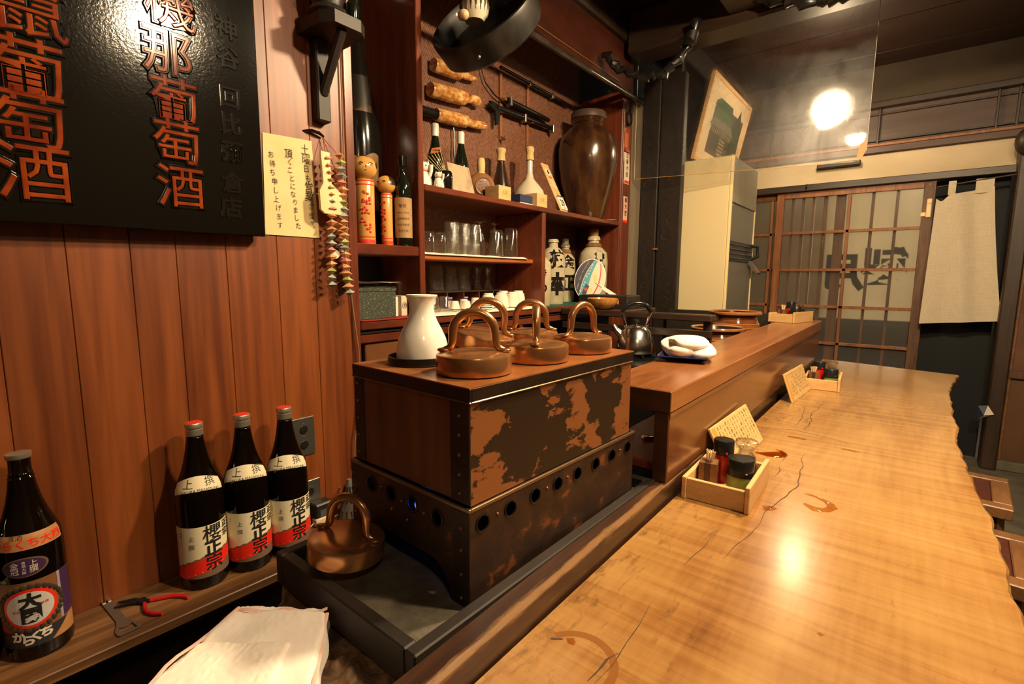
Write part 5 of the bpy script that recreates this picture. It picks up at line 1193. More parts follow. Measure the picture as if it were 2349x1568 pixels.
g = MB(); g.box(-0.035, 0.035, -0.046, 0.046, 0, 0.0035); g.build('white_base', white_plastic, o)
P = one('white_bowl', cup_white, [(0, 0), (0.015, 0), (0.016, 0.005), (0.030, 0.022), (0.033, 0.034), (0.0315, 0.034), (0.027, 0.022), (0, 0.008)], (-1.452, 1.872, ZS+0.0), 'small white bowl with blue spots behind the dark blue box', 'bowl', 30, None, R(-45))
P.location.z = ZS
g = MB(); g.lathe([(0, 0.0), (0.010, 0.0006), (0.010, 0), (0, 0)], 14, M=T(0.0318, 0.006, 0.027, 0, R(75))); g.build('blue_spot', cobalt, P)
g = MB(); g.tube([(0.0, 0.01, 0.012), (0.022, -0.030, 0.056)], 0.0018, 6); g.build('spoon', chrome, P)
# daily calendar board
CA = thing('calendar_board', 'leaning wooden daily calendar board showing 29', 'calendar', (-1.352, 2.120, ZS), 0, None, (0, R(-27), R(2)))
g = MB(); g.box(-0.006, 0, -0.032, 0.032, 0.002, 0.275, 0.0012); g.build('board', pale_box_wood, CA)
g = MB(); g.lathe([(0, 0.0008), (0.019, 0.0006), (0.020, 0)], 26, M=T(0.0, 0.0, 0.228, 0, R(90))); g.build('white_disc', white_ink, CA)
g = MB(); g.ball((0.0012, -0.001, 0.223), (0.0006, 0.009, 0.009), 14, 8); g.ball((0.0012, 0.001, 0.236), (0.0006, 0.006, 0.006), 12, 8); write(g, 'ミ', 0.018, frame((0.001, 0, 0.100), (0, 1, 0), (0, 0, 1))); write(g, '日本', 0.014, frame((0.001, 0, 0.195), (0, 1, 0), (0, 0, 1))); g.build('print', ink, CA)
g = MB(); g.box(0.0002, 0.0010, -0.013, 0.013, 0.130, 0.185); g.build('paper_strip', plain('faded_print', (0.55, 0.42, 0.28), 0.6), CA)
g = MB(); g.box(0.0003, 0.007, -0.027, 0.027, 0.010, 0.078, 0.0006); pd = g.build('date_pad', plain('pad_paper', (0.70, 0.64, 0.53), 0.6), CA)
g = MB(); write(g, '29', 0.050, frame((0.0074, 0, 0.047), (0, 1, 0), (0, 0, 1)), off=0.0016, sx=0.72); write(g, '木曜日', 0.010, frame((0.0074, 0, 0.018), (0, 1, 0), (0, 0, 1))); g.build('number', ink, pd)
g = MB(); g.box(0.0003, 0.010, -0.030, 0.030, 0.079, 0.086, 0.001); g.build('clip', steel, CA)
# big storage jar
BJ = one('storage_jar', jar_glaze, [(0, 0), (0.090, 0), (0.096, 0.01), (0.116, 0.09), (0.146, 0.20), (0.162, 0.30), (0.164, 0.37), (0.152, 0.43), (0.120, 0.475), (0.090, 0.495), (0.086, 0.508), (0.090, 0.512), (0.088, 0.52), (0.094, 0.528), (0.092, 0.535)], (-1.452, 2.497, ZS), 'very large brown glazed storage jar with lid on the top shelf', 'jar', 56)
g = MB(); g.lathe([(0.093, 0.5355), (0.096, 0.537), (0.096, 0.566), (0.092, 0.572), (0.04, 0.576), (0, 0.577)], 48); g.build('lid', plain('jar_lid_clay', (0.06, 0.036, 0.026), 0.5), BJ)
g = MB(); g.ball((0, 0, 0.584), (0.022, 0.022, 0.011), 16, 8); g.build('knob', plain('jar_lid_clay', (0, 0, 0)), BJ)
g = MB(); g.lathe([(0, 0), (0.022, 0), (0.034, 0.008), (0.033, 0.0095), (0, 0.003)], 28); tag(g.build('small_dish', celadon, None, (-1.364, 2.62, ZS)), 'small pale dish at the right end of the top shelf beside the storage jar', 'dish')
# amber rolls on the woven back
def roll(y0, y1, y2, z0, z1, r, kind, label):
    P = thing('amber_roll', label, 'roll', (-1.587, y0, z0), 0, 'amber wrapped rolls hung on the woven back')
    dz = z1-z0; S = lambda t: z0+dz*(t-y0)/(y2-y0)
    pts = [(0, y0-y0+0.0, 0), (0, 0.004, 0), (0, (y1-y0)*0.3, S(y0+(y1-y0)*.3)-z0), (0, (y1-y0)*0.7, S(y0+(y1-y0)*.7)-z0), (0, y1-y0-0.012, S(y1)-z0), (0, y1-y0, S(y1)-z0)]
    g = MB(); g.tube(pts, [r*0.86, r*0.93, r*1.0, r*1.02, r*0.98, r*0.55], 20); g.build('rind', amber, P)
    L = y2-y1; zz = S(y1)-z0; ze = S(y2)-z0; y = y1-y0
    g = MB()
    if kind == 0: g.tube([(0, y-0.003, zz), (0, y+L*.3, zz+(ze-zz)*.3), (0, y+L*.7, zz+(ze-zz)*.7), (0, y+L, ze)], [r*0.5, r*0.56, r*0.5, r*0.30], 12)
    elif kind == 1: g.tube([(0, y-0.003, zz), (0, y+L*.25, zz), (0, y+L*.4, ze), (0, y+L*.7, ze), (0, y+L, ze)], [r*0.55, r*0.42, r*0.62, r*0.78, r*0.5], 14)
    else: g.tube([(0, y-0.003, zz), (0, y+L*.3, zz), (0, y+L*.9, ze), (0, y+L, ze)], [r*0.62, r*0.66, r*0.66, r*0.56], 12)
    g.build('tail', amber, P)
    if kind == 2:
        g = MB(); g.tube([(0, -0.11, -0.003), (0, -0.002, 0)], r*0.66, 14); g.build('dark_stub', iron, P)
    g = MB()
    for t in (0.25, 0.75): g.tube([(-0.028, (y1-y0)*t, 0), (-0.012, (y1-y0)*t, 0)], 0.004, 6)
    g.build('pin', iron, P)
roll(1.478, 1.640, 1.732, 2.022, 2.040, 0.029, 0, 'topmost of the three amber wrapped rolls on the woven back')
roll(1.458, 1.668, 1.758, 1.922, 1.948, 0.031, 1, 'middle one of the three amber wrapped rolls, with a knobbly end')
roll(1.488, 1.675, 1.795, 1.832, 1.854, 0.028, 2, 'lowest of the three amber wrapped rolls, with a black stub')
# iron bars on wooden racks
for y, lab in ((1.935, 'thin reddish wooden hanger strip on the woven back, the left one'), (2.150, 'thin reddish wooden hanger strip on the woven back, the right one')):
    P = thing('hanger_strip', lab, 'hanger', (-1.61, y, 1.825), 0, 'wooden hanger strips for the iron bars')
    g = MB(); g.box(-0.007, 0.004, -0.008, 0.008, 0, 0.31, 0.001); g.build('strip', door_wood, P)
    for z in (0.0, 0.125, 0.178):
        g = MB(); g.prism([(0.004, z+0.02), (0.004, z), (0.034, z), (0.034, z+0.012), (0.028, z+0.008)], -0.006, 0.006, M=frame((0, 0, 0), (1, 0, 0), (0, 0, 1))); g.build('hook', door_wood, P)
def bar(pts, r, label, bands=(), extra=None):
    P = thing('iron_bar', label, 'iron bar', pts[0], 0, 'old iron bars on the woven back')
    o = Vector(pts[0]); g = MB(); g.tube([Vector(p)-o for p in pts], r, 14); g.build('rod', iron, P)
    for t in bands:
        q = (Vector(pts[-1])-o)*t; g = MB(); g.box(q.x-r[0]*1.3, q.x+r[0]*1.3, q.y-0.007, q.y+0.007, q.z-r[0]*1.9, q.z+r[0]*1.3, 0.002); g.build('band', plate_steel, P)
    if extra: extra(P)
def grip(P):
    g = MB(); g.prism([(-0.03, 0.02), (0.05, 0.006), (0.05, -0.014), (0.02, -0.016), (0.012, -0.075), (-0.004, -0.080), (-0.012, -0.02), (-0.06, 0.002), (-0.04, 0.004), (-0.05, 0.016)], -0.006, 0.006, M=frame((0, 0.0, 0), (0, 1, 0), (0, 0, 1))); g.build('grip', iron, P)
bar([(-1.583, 1.950, 2.010), (-1.583, 2.15, 2.004), (-1.583, 2.30, 2.000)], [0.013, 0.013, 0.011], 'upper of the two thick iron bars on the lower hooks', (0.05,))
bar([(-1.583, 1.870, 1.956), (-1.583, 2.10, 1.962), (-1.583, 2.345, 1.966)], [0.012, 0.013, 0.010], 'lower iron bar with a toothed grip end', (0.45, 0.98), grip)
bar([(-1.583, 1.90, 2.142), (-1.583, 2.2, 2.136), (-1.583, 2.50, 2.128)], [0.008, 0.008, 0.007], 'thin iron bar with clasps above the other iron bars', (0.38, 0.72))
g = MB(); g.tube([(-1.60, 1.80, 2.145), (-1.598, 1.785, 2.10), (-1.597, 1.81, 2.05), (-1.596, 1.87, 2.015), (-1.595, 1.95, 1.995)], 0.0035, 7); tag(g.build('iron_wire', iron), 'thin curved black wire on the woven back left of the iron bars', 'wire')
g = MB(); g.tube([(-1.60, 1.60, 1.83), (-1.597, 1.607, 1.76), (-1.596, 1.602, 1.70), (-1.597, 1.615, 1.62), (-1.598, 1.63, 1.57)], [0.004, 0.003, 0.005, 0.003, 0.004], 7); tag(g.build('black_strap', black_rope), 'black strap hanging on the woven back behind the second black bottle', 'strap')
# dark tub with a striped flask
TB = thing('dark_tub', 'large tilted dark wooden tub hanging at the top of the cabinet', 'tub', (-1.16, 1.30, 2.01))
ax = Vector((0.02, -0.80, 0.60)).normalized(); xx = Vector((1, 0.1, 0)); tm = frame((0, 0, 0), xx, ax.cross(xx))
zt = Vector((tm[0][2], tm[1][2], tm[2][2]))
if zt.dot(ax) < 0: tm = frame((0, 0, 0), -xx, ax.cross(xx))
g = MB(); g.lathe([(0, -0.085), (0.165, -0.080), (0.178, -0.07), (0.186, 0.0), (0.184, 0.012), (0.178, 0.014), (0.170, 0.0), (0.160, -0.055), (0, -0.06)], 56, M=tm); g.build('tub_shell', lacquer_rim, TB)
g = MB(); g.ball((0, 0, 0), 0.006, 10, 8, M=tm @ T(0.05, -0.186, -0.03)); g.build('stud', plate_steel, TB)
g = MB(); g.tube([(0, 0.15, 0.06), (0, 0.17, 0.55)], 0.004, 6); g.build('hanger', iron, TB)
SF = one('striped_flask', celadon, [(0, 0), (0.030, 0.0), (0.042, 0.02), (0.045, 0.045), (0.038, 0.072), (0.020, 0.092), (0.0135, 0.105), (0.0145, 0.118), (0.020, 0.126), (0, 0.122)], (-1.160, 1.262, 1.978), 'small cream flask with brown drip stripes sitting in the dark tub', 'flask', 32)
g = MB()
for k in range(18):
    a = 2*PI*k/18; g.tube([((r+0.0004)*math.cos(a), (r+0.0004)*math.sin(a), z) for r, z in ((0.0425, 0.020), (0.0452, 0.045), (0.0405, 0.064), (0.034, 0.077))], [0.0012, 0.0030, 0.0025, 0.0006], 6)
g.build('drip_stripe', plain('brown_drip', (0.06, 0.03, 0.012), 0.25), SF)
g = MB(); g.ball((-1.155, 1.205, 1.975), (0.020, 0.016, 0.016), 14, 9); tag(g.build('peach_ornament', plain('peach_ceramic', (0.62, 0.42, 0.24), 0.4)), 'small peach coloured ornament beside the striped flask in the tub', 'ornament')

# left bay : dolls, wine, huge black bottle
ZL = 1.2715
def kokeshi(loc, rb, hb, rh, label, rz, face):
    P = thing('kokeshi_doll', label, 'doll', loc, rz)
    g = MB(); g.lathe([(0, 0), (rb, 0), (rb*1.02, 0.004), (rb*1.0, hb*0.5), (rb*1.04, hb*0.96), (rb*0.9, hb), (0, hb)], 32); g.build('torso', kokeshi_wood, P)
    g = MB(); g.ball((0, 0, hb+rh*0.92), (rh, rh, rh*0.97), 32, 20); g.build('head', kokeshi_wood, P)
    pr = [(rb*1.02, 0), (rb*1.04, hb)]
    for z0, z1 in ((0.004, 0.016), (0.022, 0.026), (0.90*hb, 0.93*hb), (0.955*hb, 0.985*hb)):
        g = MB(); g.lathe([(rb*1.03, z0), (rb*1.05, (z0+z1)/2), (rb*1.03, z1)], 32); g.build('red_band', red_ink, P)
    g = MB(); rr = random.Random(int(hb*1000))
    for zc in (0.30, 0.52, 0.74):
        for q in range(9):
            a = R(-8)+rr.uniform(-0.5, 0.5); z = zc*hb+rr.uniform(-.022, .022)
            g.ball((rb*1.02*math.cos(a), rb*1.02*math.sin(a), z), (0.0018, 0.005, 0.0042), 8, 6)
    g.build('flower_paint', red_ink, P)
    hz = hb+rh*0.92
    g = MB()
    for s in (-1, 1):
        a = 0.40*s; g.ball((rh*0.98*math.cos(a), rh*0.98*math.sin(a), hz+rh*0.12), (0.0015, rh*0.11, rh*0.05), 8, 6)
        g.tube([(rh*1.0*math.cos(a+t*s)*0.985, rh*1.0*math.sin(a+t*s)*0.985, hz+rh*(0.30-abs(t)*0.4)) for t in (-0.2, -0.1, 0, 0.1, 0.2)], 0.0011, 5)
    g.tube([(rh*1.0, -0.001, hz+0.06*rh), (rh*1.02, 0.001, hz-rh*0.10)], 0.001, 5)
    g.build('face_lines', ink, P)
    g = MB(); g.ball((rh*0.985, 0, hz-rh*0.28), (0.0014, rh*0.07, rh*0.03), 8, 6); g.build('mouth', red_ink, P)
    g = MB()
    if face == 0:
        for s in (-1, 1): g.ball((rh*0.45, s*rh*0.86, hz+rh*0.18), (0.006, 0.004, rh*0.26), 10, 8)
    def hr(u, v):
        a = 2*PI*u; b = R(58)+R(32)*v; return (rh*1.012*math.cos(b)*math.cos(a), rh*1.012*math.cos(b)*math.sin(a), hz+rh*0.985*math.sin(b))
    def hr2(u, v):
        a = R(60)+R(240)*u; b = R(-5)+R(95)*v; return (rh*1.012*math.cos(b)*math.cos(a), rh*1.012*math.cos(b)*math.sin(a), hz+rh*0.985*math.sin(b))
    g.grid(24, 6, hr if face == 0 else hr2); g.build('hair', plain('doll_hair', (0.03, 0.015, 0.008), 0.3, 0, 0.4), P)
    return P
kokeshi((-1.402, 1.000, ZL), 0.029, 0.205, 0.040, 'larger wooden kokeshi doll with a round yellow head and red flower paint', R(-28), 0)
kokeshi((-1.396, 1.080, ZL), 0.0185, 0.172, 0.031, 'smaller wooden kokeshi doll with dark hair beside the wine bottle', R(-75), 1)
wb_ = [(0, 0), (0.027, 0), (0.029, 0.003), (0.029, 0.185), (0.026, 0.205), (0.015, 0.232), (0.0125, 0.245), (0.0125, 0.285), (0.0140, 0.287), (0.0140, 0.296), (0, 0.297)]
P = one('wine_bottle', green_black_glass, wb_, (-1.372, 1.131, ZL), 'old dark wine bottle with a brown label next to the dolls', 'bottle', 32)
g = MB(); wrap_patch(g, wb_, R(-120), R(40), lambda u: 0.028, lambda u: 0.160, 0); o = g.build('label', plain('old_label', (0.33, 0.19, 0.075), 0.6, 0, 0, (0.40, 0.24, 0.10), (30, 30, 30)), P)
g = MB(); wrap_text(g, '葡萄', 0.013, wb_, R(-45), 0.132)
for i, s in enumerate(('FRUIT WINE', '甘味葡萄酒', '大日本製造', '東京大阪')): wrap_text(g, s, 0.0085 if i else 0.0075, wb_, R(-42), 0.110-0.020*i)
g.build('lettering', ink_soft, o)
g = MB(); g.lathe([(0.0128, 0.262), (0.0146, 0.264), (0.0146, 0.2975), (0, 0.2985)], 20); g.build('foil', lacquer, P)
P = one('giant_bottle', lacquer, [(0, 0), (0.068, 0), (0.076, 0.006), (0.080, 0.06), (0.080, 0.34), (0.076, 0.40), (0.064, 0.47), (0.050, 0.55), (0.036, 0.63), (0.029, 0.70), (0.027, 0.86), (0.032, 0.88), (0, 0.885)], (-1.530, 1.068, ZL), 'giant glossy black bottle with a faded gold label behind the kokeshi dolls', 'bottle', 48)
pf = [(0.080, 0.06), (0.080, 0.34), (0.076, 0.40), (0.064, 0.47), (0.050, 0.55), (0.036, 0.63)]
g = MB(); wrap_patch(g, pf, R(-85), R(20), lambda u: 0.12, lambda u: 0.30+0.01*math.sin(u*9), 0, 0.0006); g.build('lower_label', plain('worn_gold_label', (0.10, 0.045, 0.018), 0.5, 0, 0, (0.22, 0.11, 0.04), (26, 26, 16)), P)
g = MB(); wrap_patch(g, pf, R(-75), R(15), lambda u: 0.44, lambda u: 0.56, 0, 0.0006); g.build('upper_label', plain('worn_dark_label', (0.012, 0.009, 0.007), 0.3, 0, 0.3, (0.16, 0.065, 0.02), (22, 22, 14), 0, 0.52, 0.66), P)
# left bay below : patterned box, papers, booklets
ZC = 1.0285
g = MB(); g.box(-1.60, -1.322, 0.918, 1.150, ZC, ZC+0.003, 0.001); tag(g.build('red_felt', red_cloth), 'strip of red felt lining the lower left compartment', 'felt')
ZF = ZC+0.0035
P = thing('patterned_box', 'dark green paper box with a stripe pattern and lid, under loose papers', 'box', (-1.425, 0.992, ZF))
g = MB(); g.box(-0.075, 0.075, -0.072, 0.080, 0, 0.088, 0.001); g.build('box', green_box_m, P)
g = MB(); g.box(-0.077, 0.077, -0.074, 0.082, 0.0885, 0.114, 0.001); g.build('lid', green_box_m, P)
P = thing('loose_papers', 'few sheets of white and pink paper lying on the patterned box', 'papers', (-1.42, 0.992, ZF+0.1145))
for k, m in enumerate((white_plastic, plain('pink_paper', (0.66, 0.36, 0.30), 0.7), white_plastic)):
    g = MB(); g.grid(8, 4, lambda u, v: (-0.07+0.16*v-0.004*k, -0.07+0.165*u, 0.0008+0.0022*k+0.0035*math.sin(u*4+k)*u)); g.build('sheet', m, P)
def book(x0, x1, y0, y1, z0, z1, m, label, mark=None):
    P = thing('booklet', label, 'booklet', ((x0+x1)/2, (y0+y1)/2, z0))
    g = MB(); g.box(x0, x1, y0, y1, z0, z1, 0.0008); wb(g, 'cover', m, P)
    if mark: mark(P)
def m1(P):
    g = MB(); g.box(-1.3915, -1.388, 1.0885, 1.0955, ZF+0.002, ZF+0.066); wb(g, 'red_side', red_cap, P)
def m2(P):
    g = MB(); g.lathe([(0.0085, 0.0004), (0.0105, 0.0006), (0.0085, 0)], 20, M=T(-1.3878, 1.139, ZF+0.036, 0, R(90))); write(g, '酒', 0.011, frame((-1.3872, 1.139, ZF+0.036), (0, 1, 0), (0, 0, 1))); wb(g, 'crest', ink_soft, P)
book(-1.46, -1.388, 1.088, 1.112, ZF, ZF+0.068, white_plastic, 'thin booklet with red and white cover beside the patterned box', m1)
book(-1.46, -1.388, 1.126, 1.152, ZF, ZF+0.070, plain('cream_cover', (0.66, 0.55, 0.40), 0.6), 'small cream booklet with a round crest in the lower left compartment', m2)
book(-1.53, -1.47, 1.135, 1.150, ZF, ZF+0.118, plain('cream_cover', (0, 0, 0)), 'tall cream booklet standing behind the crest booklet')
book(-1.58, -1.54, 1.06, 1.160, ZF, ZF+0.205, black_wood, 'tall black folder standing at the back of the lower left compartment')

# middle bay : glasses
def cloth(x0, x1, y0, y1, z, amp, label, drop=0.004, seed=1.0):
    g = MB(); nx, ny = 16, 60
    def top(u, v):
        y = y0+(y1-y0)*u; x = x0+(x1-x0)*v
        k = 1-max(0, 1-min(u, 1-u)/0.015)**2; k2 = 1-max(0, 1-min(v, 1-v)/0.035)**2
        return (x+0.003*mnoise.noise(Vector((y*20, seed, 0))), y, z+amp*(0.6+0.4*mnoise.noise(Vector((x*25, y*22, seed))))*k*k2)
    g.grid(ny, nx, top); o = g.build('white_cloth', cloth_white); tag(o, label, 'cloth')
    return o
cloth(-1.585, -1.376, 1.196, 1.850, 1.2504, 0.011, 'white cloth lining the upper glass shelf under the tumblers')
cloth(-1.585, -1.319, 1.196, 1.895, 1.0284, 0.009, 'white cloth lining the counter board under the small cups', 0.004, 4.0)
ZG = 1.2600
def tumbler(r0, r1, h, t=0.0016):
    return [(r0, 0), (r1, h-0.004), (r1-0.003, h), (0, h), (0, h-0.006), (r1-t-0.002, h-0.008), (r0-t, 0), (r0, 0)]
def glass(name, m, prof, x, y, z, label, group, cat='glass'):
    P = thing(name, label, cat, (x, y, z), 0, group); MB().lathe(prof, 28).build('bowl', m, P); return P
gt = 'upturned glasses on the upper glass shelf'
glass('tumbler', glassm, tumbler(0.027, 0.0255, 0.076), -1.43, 1.292, ZG, 'short plain tumbler at the left end of the glass shelf, leftmost', gt)
glass('tumbler', glassm, tumbler(0.027, 0.0255, 0.076), -1.43, 1.352, ZG, 'short plain tumbler beside the tall rippled glasses', gt)
for i, (y, r, lab) in enumerate(((1.418, 0.030, 'leftmost of the three tall rippled glasses'), (1.484, 0.028, 'middle of the three tall rippled glasses'), (1.545, 0.027, 'rightmost of the three tall rippled glasses'))):
    glass('rippled_glass', frost_glass, tumbler(r, r*0.99, 0.122, 0.002), -1.43, y, ZG, lab, gt)
stem = [(0.027, 0), (0.0285, 0.03), (0.025, 0.065), (0.014, 0.10), (0.0055, 0.125), (0.0045, 0.136), (0.012, 0.1405), (0.029, 0.1435), (0.030, 0.1455), (0, 0.1465), (0, 0.126), (0.0035, 0.118), (0.0125, 0.098), (0.0235, 0.064), (0.027, 0.03), (0.0257, 0), (0.027, 0)]
glass('stem_glass', glassm, stem, -1.475, 1.630, ZG, 'upturned stem glass with its foot in the air, the left one', gt)
glass('stem_glass', glassm, stem, -1.480, 1.735, ZG, 'upturned stem glass with its foot in the air, the right one', gt)
glass('tumbler', glassm, tumbler(0.034, 0.028, 0.108), -1.405, 1.660, ZG, 'plain tumbler tapering upwards in front of the stem glasses', gt)
glass('tumbler', glassm, tumbler(0.029, 0.026, 0.110), -1.47, 1.800, ZG, 'plain tumbler behind the rightmost tall one', gt)
glass('tumbler', glassm, tumbler(0.033, 0.030, 0.124), -1.415, 1.775, ZG, 'tall plain tumbler at the right end of the glass shelf', gt)
RK = thing('glass_rack', 'low dark wooden rack with compartments at the back of the cup shelf', 'rack', (-1.555, 1.60, ZC+0.0005))
g = MB(); g.box(-1.61, -1.495, 1.36, 1.83, 1.104, 1.110, 0.001); wb(g, 'rack_board', dark_wood_x, RK)
for y in (1.362, 1.458, 1.556, 1.654, 1.750, 1.826):
    g = MB(); g.box(-1.608, -1.498, y-0.003, y+0.003, ZC+0.0075, 1.104, 0.001); wb(g, 'divider', cab_wood, RK)
gl = 'glasses on the low rack'
for i, (y, r0, r1, h, lab) in enumerate(((1.445, 0.034, 0.030, 0.108, 'cloudy upturned glass on the low rack, leftmost'), (1.530, 0.032, 0.029, 0.104, 'cloudy upturned glass on the low rack, second from left'), (1.610, 0.032, 0.028, 0.104, 'cloudy upturned glass on the low rack, third from left'))):
    glass('rippled_glass', frost_glass, tumbler(r0, r1, h, 0.002), -1.553, y, 1.1105, lab, gl)
glass('flared_glass', glassm, [(0.030, 0), (0.016, 0.03), (0.013, 0.055), (0.022, 0.085), (0.026, 0.100), (0.0245, 0.100), (0.020, 0.085), (0.010, 0.056), (0.013, 0.03), (0.026, 0.003), (0.0, 0.006), (0, 0)], -1.553, 1.700, 1.1105, 'waisted flared glass at the right end of the low rack', gl)
glass('flared_glass', glassm, [(0.030, 0), (0.016, 0.03), (0.013, 0.055), (0.022, 0.085), (0.026, 0.100), (0.0245, 0.100), (0.020, 0.085), (0.010, 0.056), (0.013, 0.03), (0.026, 0.003), (0.0, 0.006), (0, 0)], -1.553, 1.772, 1.1105, 'second waisted flared glass at the right end of the low rack', gl)
for i, y in enumerate((1.507, 1.605)):
    P = one('blue_cup', cup_white, [(0, 0), (0.016, 0), (0.022, 0.03), (0.022, 0.045), (0.020, 0.045), (0.014, 0.004), (0, 0.004)], (-1.55, y, ZC+0.0085), ['small blue patterned cup inside the low rack, left one', 'small blue patterned cup inside the low rack, right one'][i], 'cup', 24, 'blue cups in the rack', 0, [('blue_pattern', cobalt, [(0.0182, 0.012), (0.0222, 0.031), (0.0224, 0.040)])])
ZU = ZC+0.0085
sg = 'thick shot glasses on the cup cloth'
shot = [(0.024, 0), (0.0235, 0.018), (0.0205, 0.022), (0.021, 0.056), (0.0195, 0.058), (0, 0.058), (0, 0.022), (0.018, 0.016), (0.0205, 0), (0.024, 0)]
glass('shot_glass', glassm, shot, -1.400, 1.288, ZU, 'thick shot glass nearest the partition, front left', sg)
glass('shot_glass', glassm, shot, -1.400, 1.347, ZU, 'thick shot glass next to the first small white cup', sg)
glass('shot_glass', glassm, shot, -1.465, 1.340, ZU, 'thick shot glass standing behind the two front ones', sg)
def cup(r, h, x, y, label, blue=None, group='upturned white cups'):
    P = thing('white_cup', label, 'cup', (x, y, ZU), 0, group)
    pr = [(r, 0), (r*1.0, h*0.15), (r*0.97, h*0.55), (r*0.86, h*0.80), (r*0.70, h*0.86), (r*0.68, h*0.97), (r*0.64, h), (0, h*0.985)] if h > 0.05 else [(r, 0), (r*0.95, h*0.3), (r*0.72, h*0.9), (r*0.68, h), (0, h*0.98)]
    MB().lathe(pr, 28).build('bowl', cup_white, P)
    for z0, z1 in (blue or ()):
        ra = pr_at(pr, z0*h)+0.0003; rb = pr_at(pr, z1*h)+0.0003
        MB().lathe([(ra-0.0006, z0*h), (ra, z0*h+0.0002), (rb, z1*h-0.0002), (rb-0.0006, z1*h)], 28).build('blue_stripe', cobalt, P)
    return P
st = ((0.06, 0.16),)
cup(0.0215, 0.037, -1.405, 1.405, 'small white cup with blue rim beside the shot glasses', st)
cup(0.0215, 0.037, -1.378, 1.442, 'small white cup with blue rim, second along the front', st)
cup(0.0215, 0.037, -1.378, 1.493, 'small white cup with blue rim, third along the front', st)
cup(0.0215, 0.040, -1.452, 1.505, 'small white cup in the second row, left one')
cup(0.0225, 0.044, -1.452, 1.575, 'small white cup in the second row, right one')
cup(0.0285, 0.044, -1.376, 1.556, 'wide white cup with two blue stripes at the front', ((0.10, 0.20), (0.28, 0.36)))
cup(0.0300, 0.062, -1.440, 1.648, 'tall white tea cup behind the blue striped cup')
cup(0.0320, 0.065, -1.400, 1.690, 'tall white tea cup, third from the right end')
cup(0.0310, 0.070, -1.448, 1.760, 'tall white tea cup, second row near the right end')
cup(0.0320, 0.066, -1.400, 1.768, 'tall white tea cup in the front row, second from the right end')
cup(0.0325, 0.070, -1.425, 1.842, 'tall white tea cup at the right end of the cloth')
# right bay : stoneware jugs
g = MB(); g.box(-1.60, -1.328, 1.940, 2.655, ZC, ZC+0.003); tag(g.build('green_mat', green_mat), 'thin green mat under the stoneware jugs', 'mat')
ZJ = ZC+0.0035
def jug(loc, r, h, label, neck, rz, stop=None, rope=False, texts=(), blots=()):
    P = thing('sake_jug', label, 'jug', loc, rz, 'stoneware jugs with brush writing')
    hb = h*neck
    pr = [(0, 0), (r*0.86, 0), (r*0.90, h*0.02), (r*0.97, h*0.3), (r, hb*0.72), (r*0.92, hb*0.90), (r*0.62, hb*0.99), (r*0.40, hb*1.02), (r*0.36, hb*1.02+(h-hb)*0.5), (r*0.46, hb*1.02+(h-hb)*0.55), (r*0.42, h*0.985), (r*0.36, h), (0, h)]
    g = MB(); g.lathe(pr, 40); g.build('body', stoneware, P)
    g = MB()
    for ch, s, a, z in texts: wrap_text(g, ch, s, pr, R(a), z, off=s*0.035, lift=0.0012)
    for a, z, ra, rz_ in blots:
        rb = pr_at(pr, z); an = R(a)
        v, f = cut_grid([(ra*math.cos(2*PI*k/20)*(1+0.25*math.sin(k*1.7)), rz_*math.sin(2*PI*k/20)*(1+0.2*math.sin(k*2.3)), 0) for k in range(20)], [list(range(20))], 0.006)
        g.add([((pr_at(pr, z+y)+0.0009)*math.cos(an+x/rb), (pr_at(pr, z+y)+0.0009)*math.sin(an+x/rb), z+y) for x, y, _ in v], f)
    if texts or blots: g.build('lettering', plain('iron_brush_glaze', (0.014, 0.010, 0.008), 0.15, 0, 0.5), P)
    if stop: g = MB(); g.lathe([(r*0.30, h-0.002), (r*0.33, h+stop[0]*0.8), (r*0.28, h+stop[0]), (0, h+stop[0])], 20); g.build('stopper', stop[1], P)
    if rope:
        g = MB()
        for q in range(3): g.lathe([(r*(0.50-0.05*q), hb+0.006+0.007*q)] + [(r*(0.50-0.05*q)+0.006*math.cos(R(t)), hb+0.006+0.007*q+0.005*math.sin(R(t))) for t in range(-90, 120, 30)], 26)
        g.build('neck_rope', rope_m, P)
    return P
jug((-1.400, 1.992, ZJ), 0.050, 0.235, 'short round shouldered jug with cursive writing, half hidden by the partition', 0.97, R(-50), None, False, (('き', 0.050, 2, 0.150), ('め', 0.055, 2, 0.085), ('れ', 0.05, -60, 0.12)), ((-38, 0.175, 0.018, 0.02),))
jug((-1.452, 2.170, ZJ), 0.064, 0.330, 'tall jug with two big brush characters in the right compartment', 0.86, R(-48), None, False, (('枝', 0.090, 20, 0.225), ('本', 0.120, 14, 0.095)), ((-14, 0.205, 0.020, 0.028), (-6, 0.260, 0.022, 0.006)))
jug((-1.550, 2.440, ZJ), 0.060, 0.325, 'jug with rope neck and pale stopper standing behind the others', 0.83, R(-52), (0.028, cup_white), True, (('金', 0.085, 14, 0.215), ('正', 0.10, 18, 0.10)))
jug((-1.435, 2.560, ZJ), 0.083, 0.370, 'largest jug with rope neck, cork and a big black blot of writing', 0.83, R(-50), (0.042, cork), True, (('口', 0.060, 22, 0.155), ), ((16, 0.255, 0.030, 0.032), (6, 0.215, 0.020, 0.012), (36, 0.16, 0.012, 0.05)))
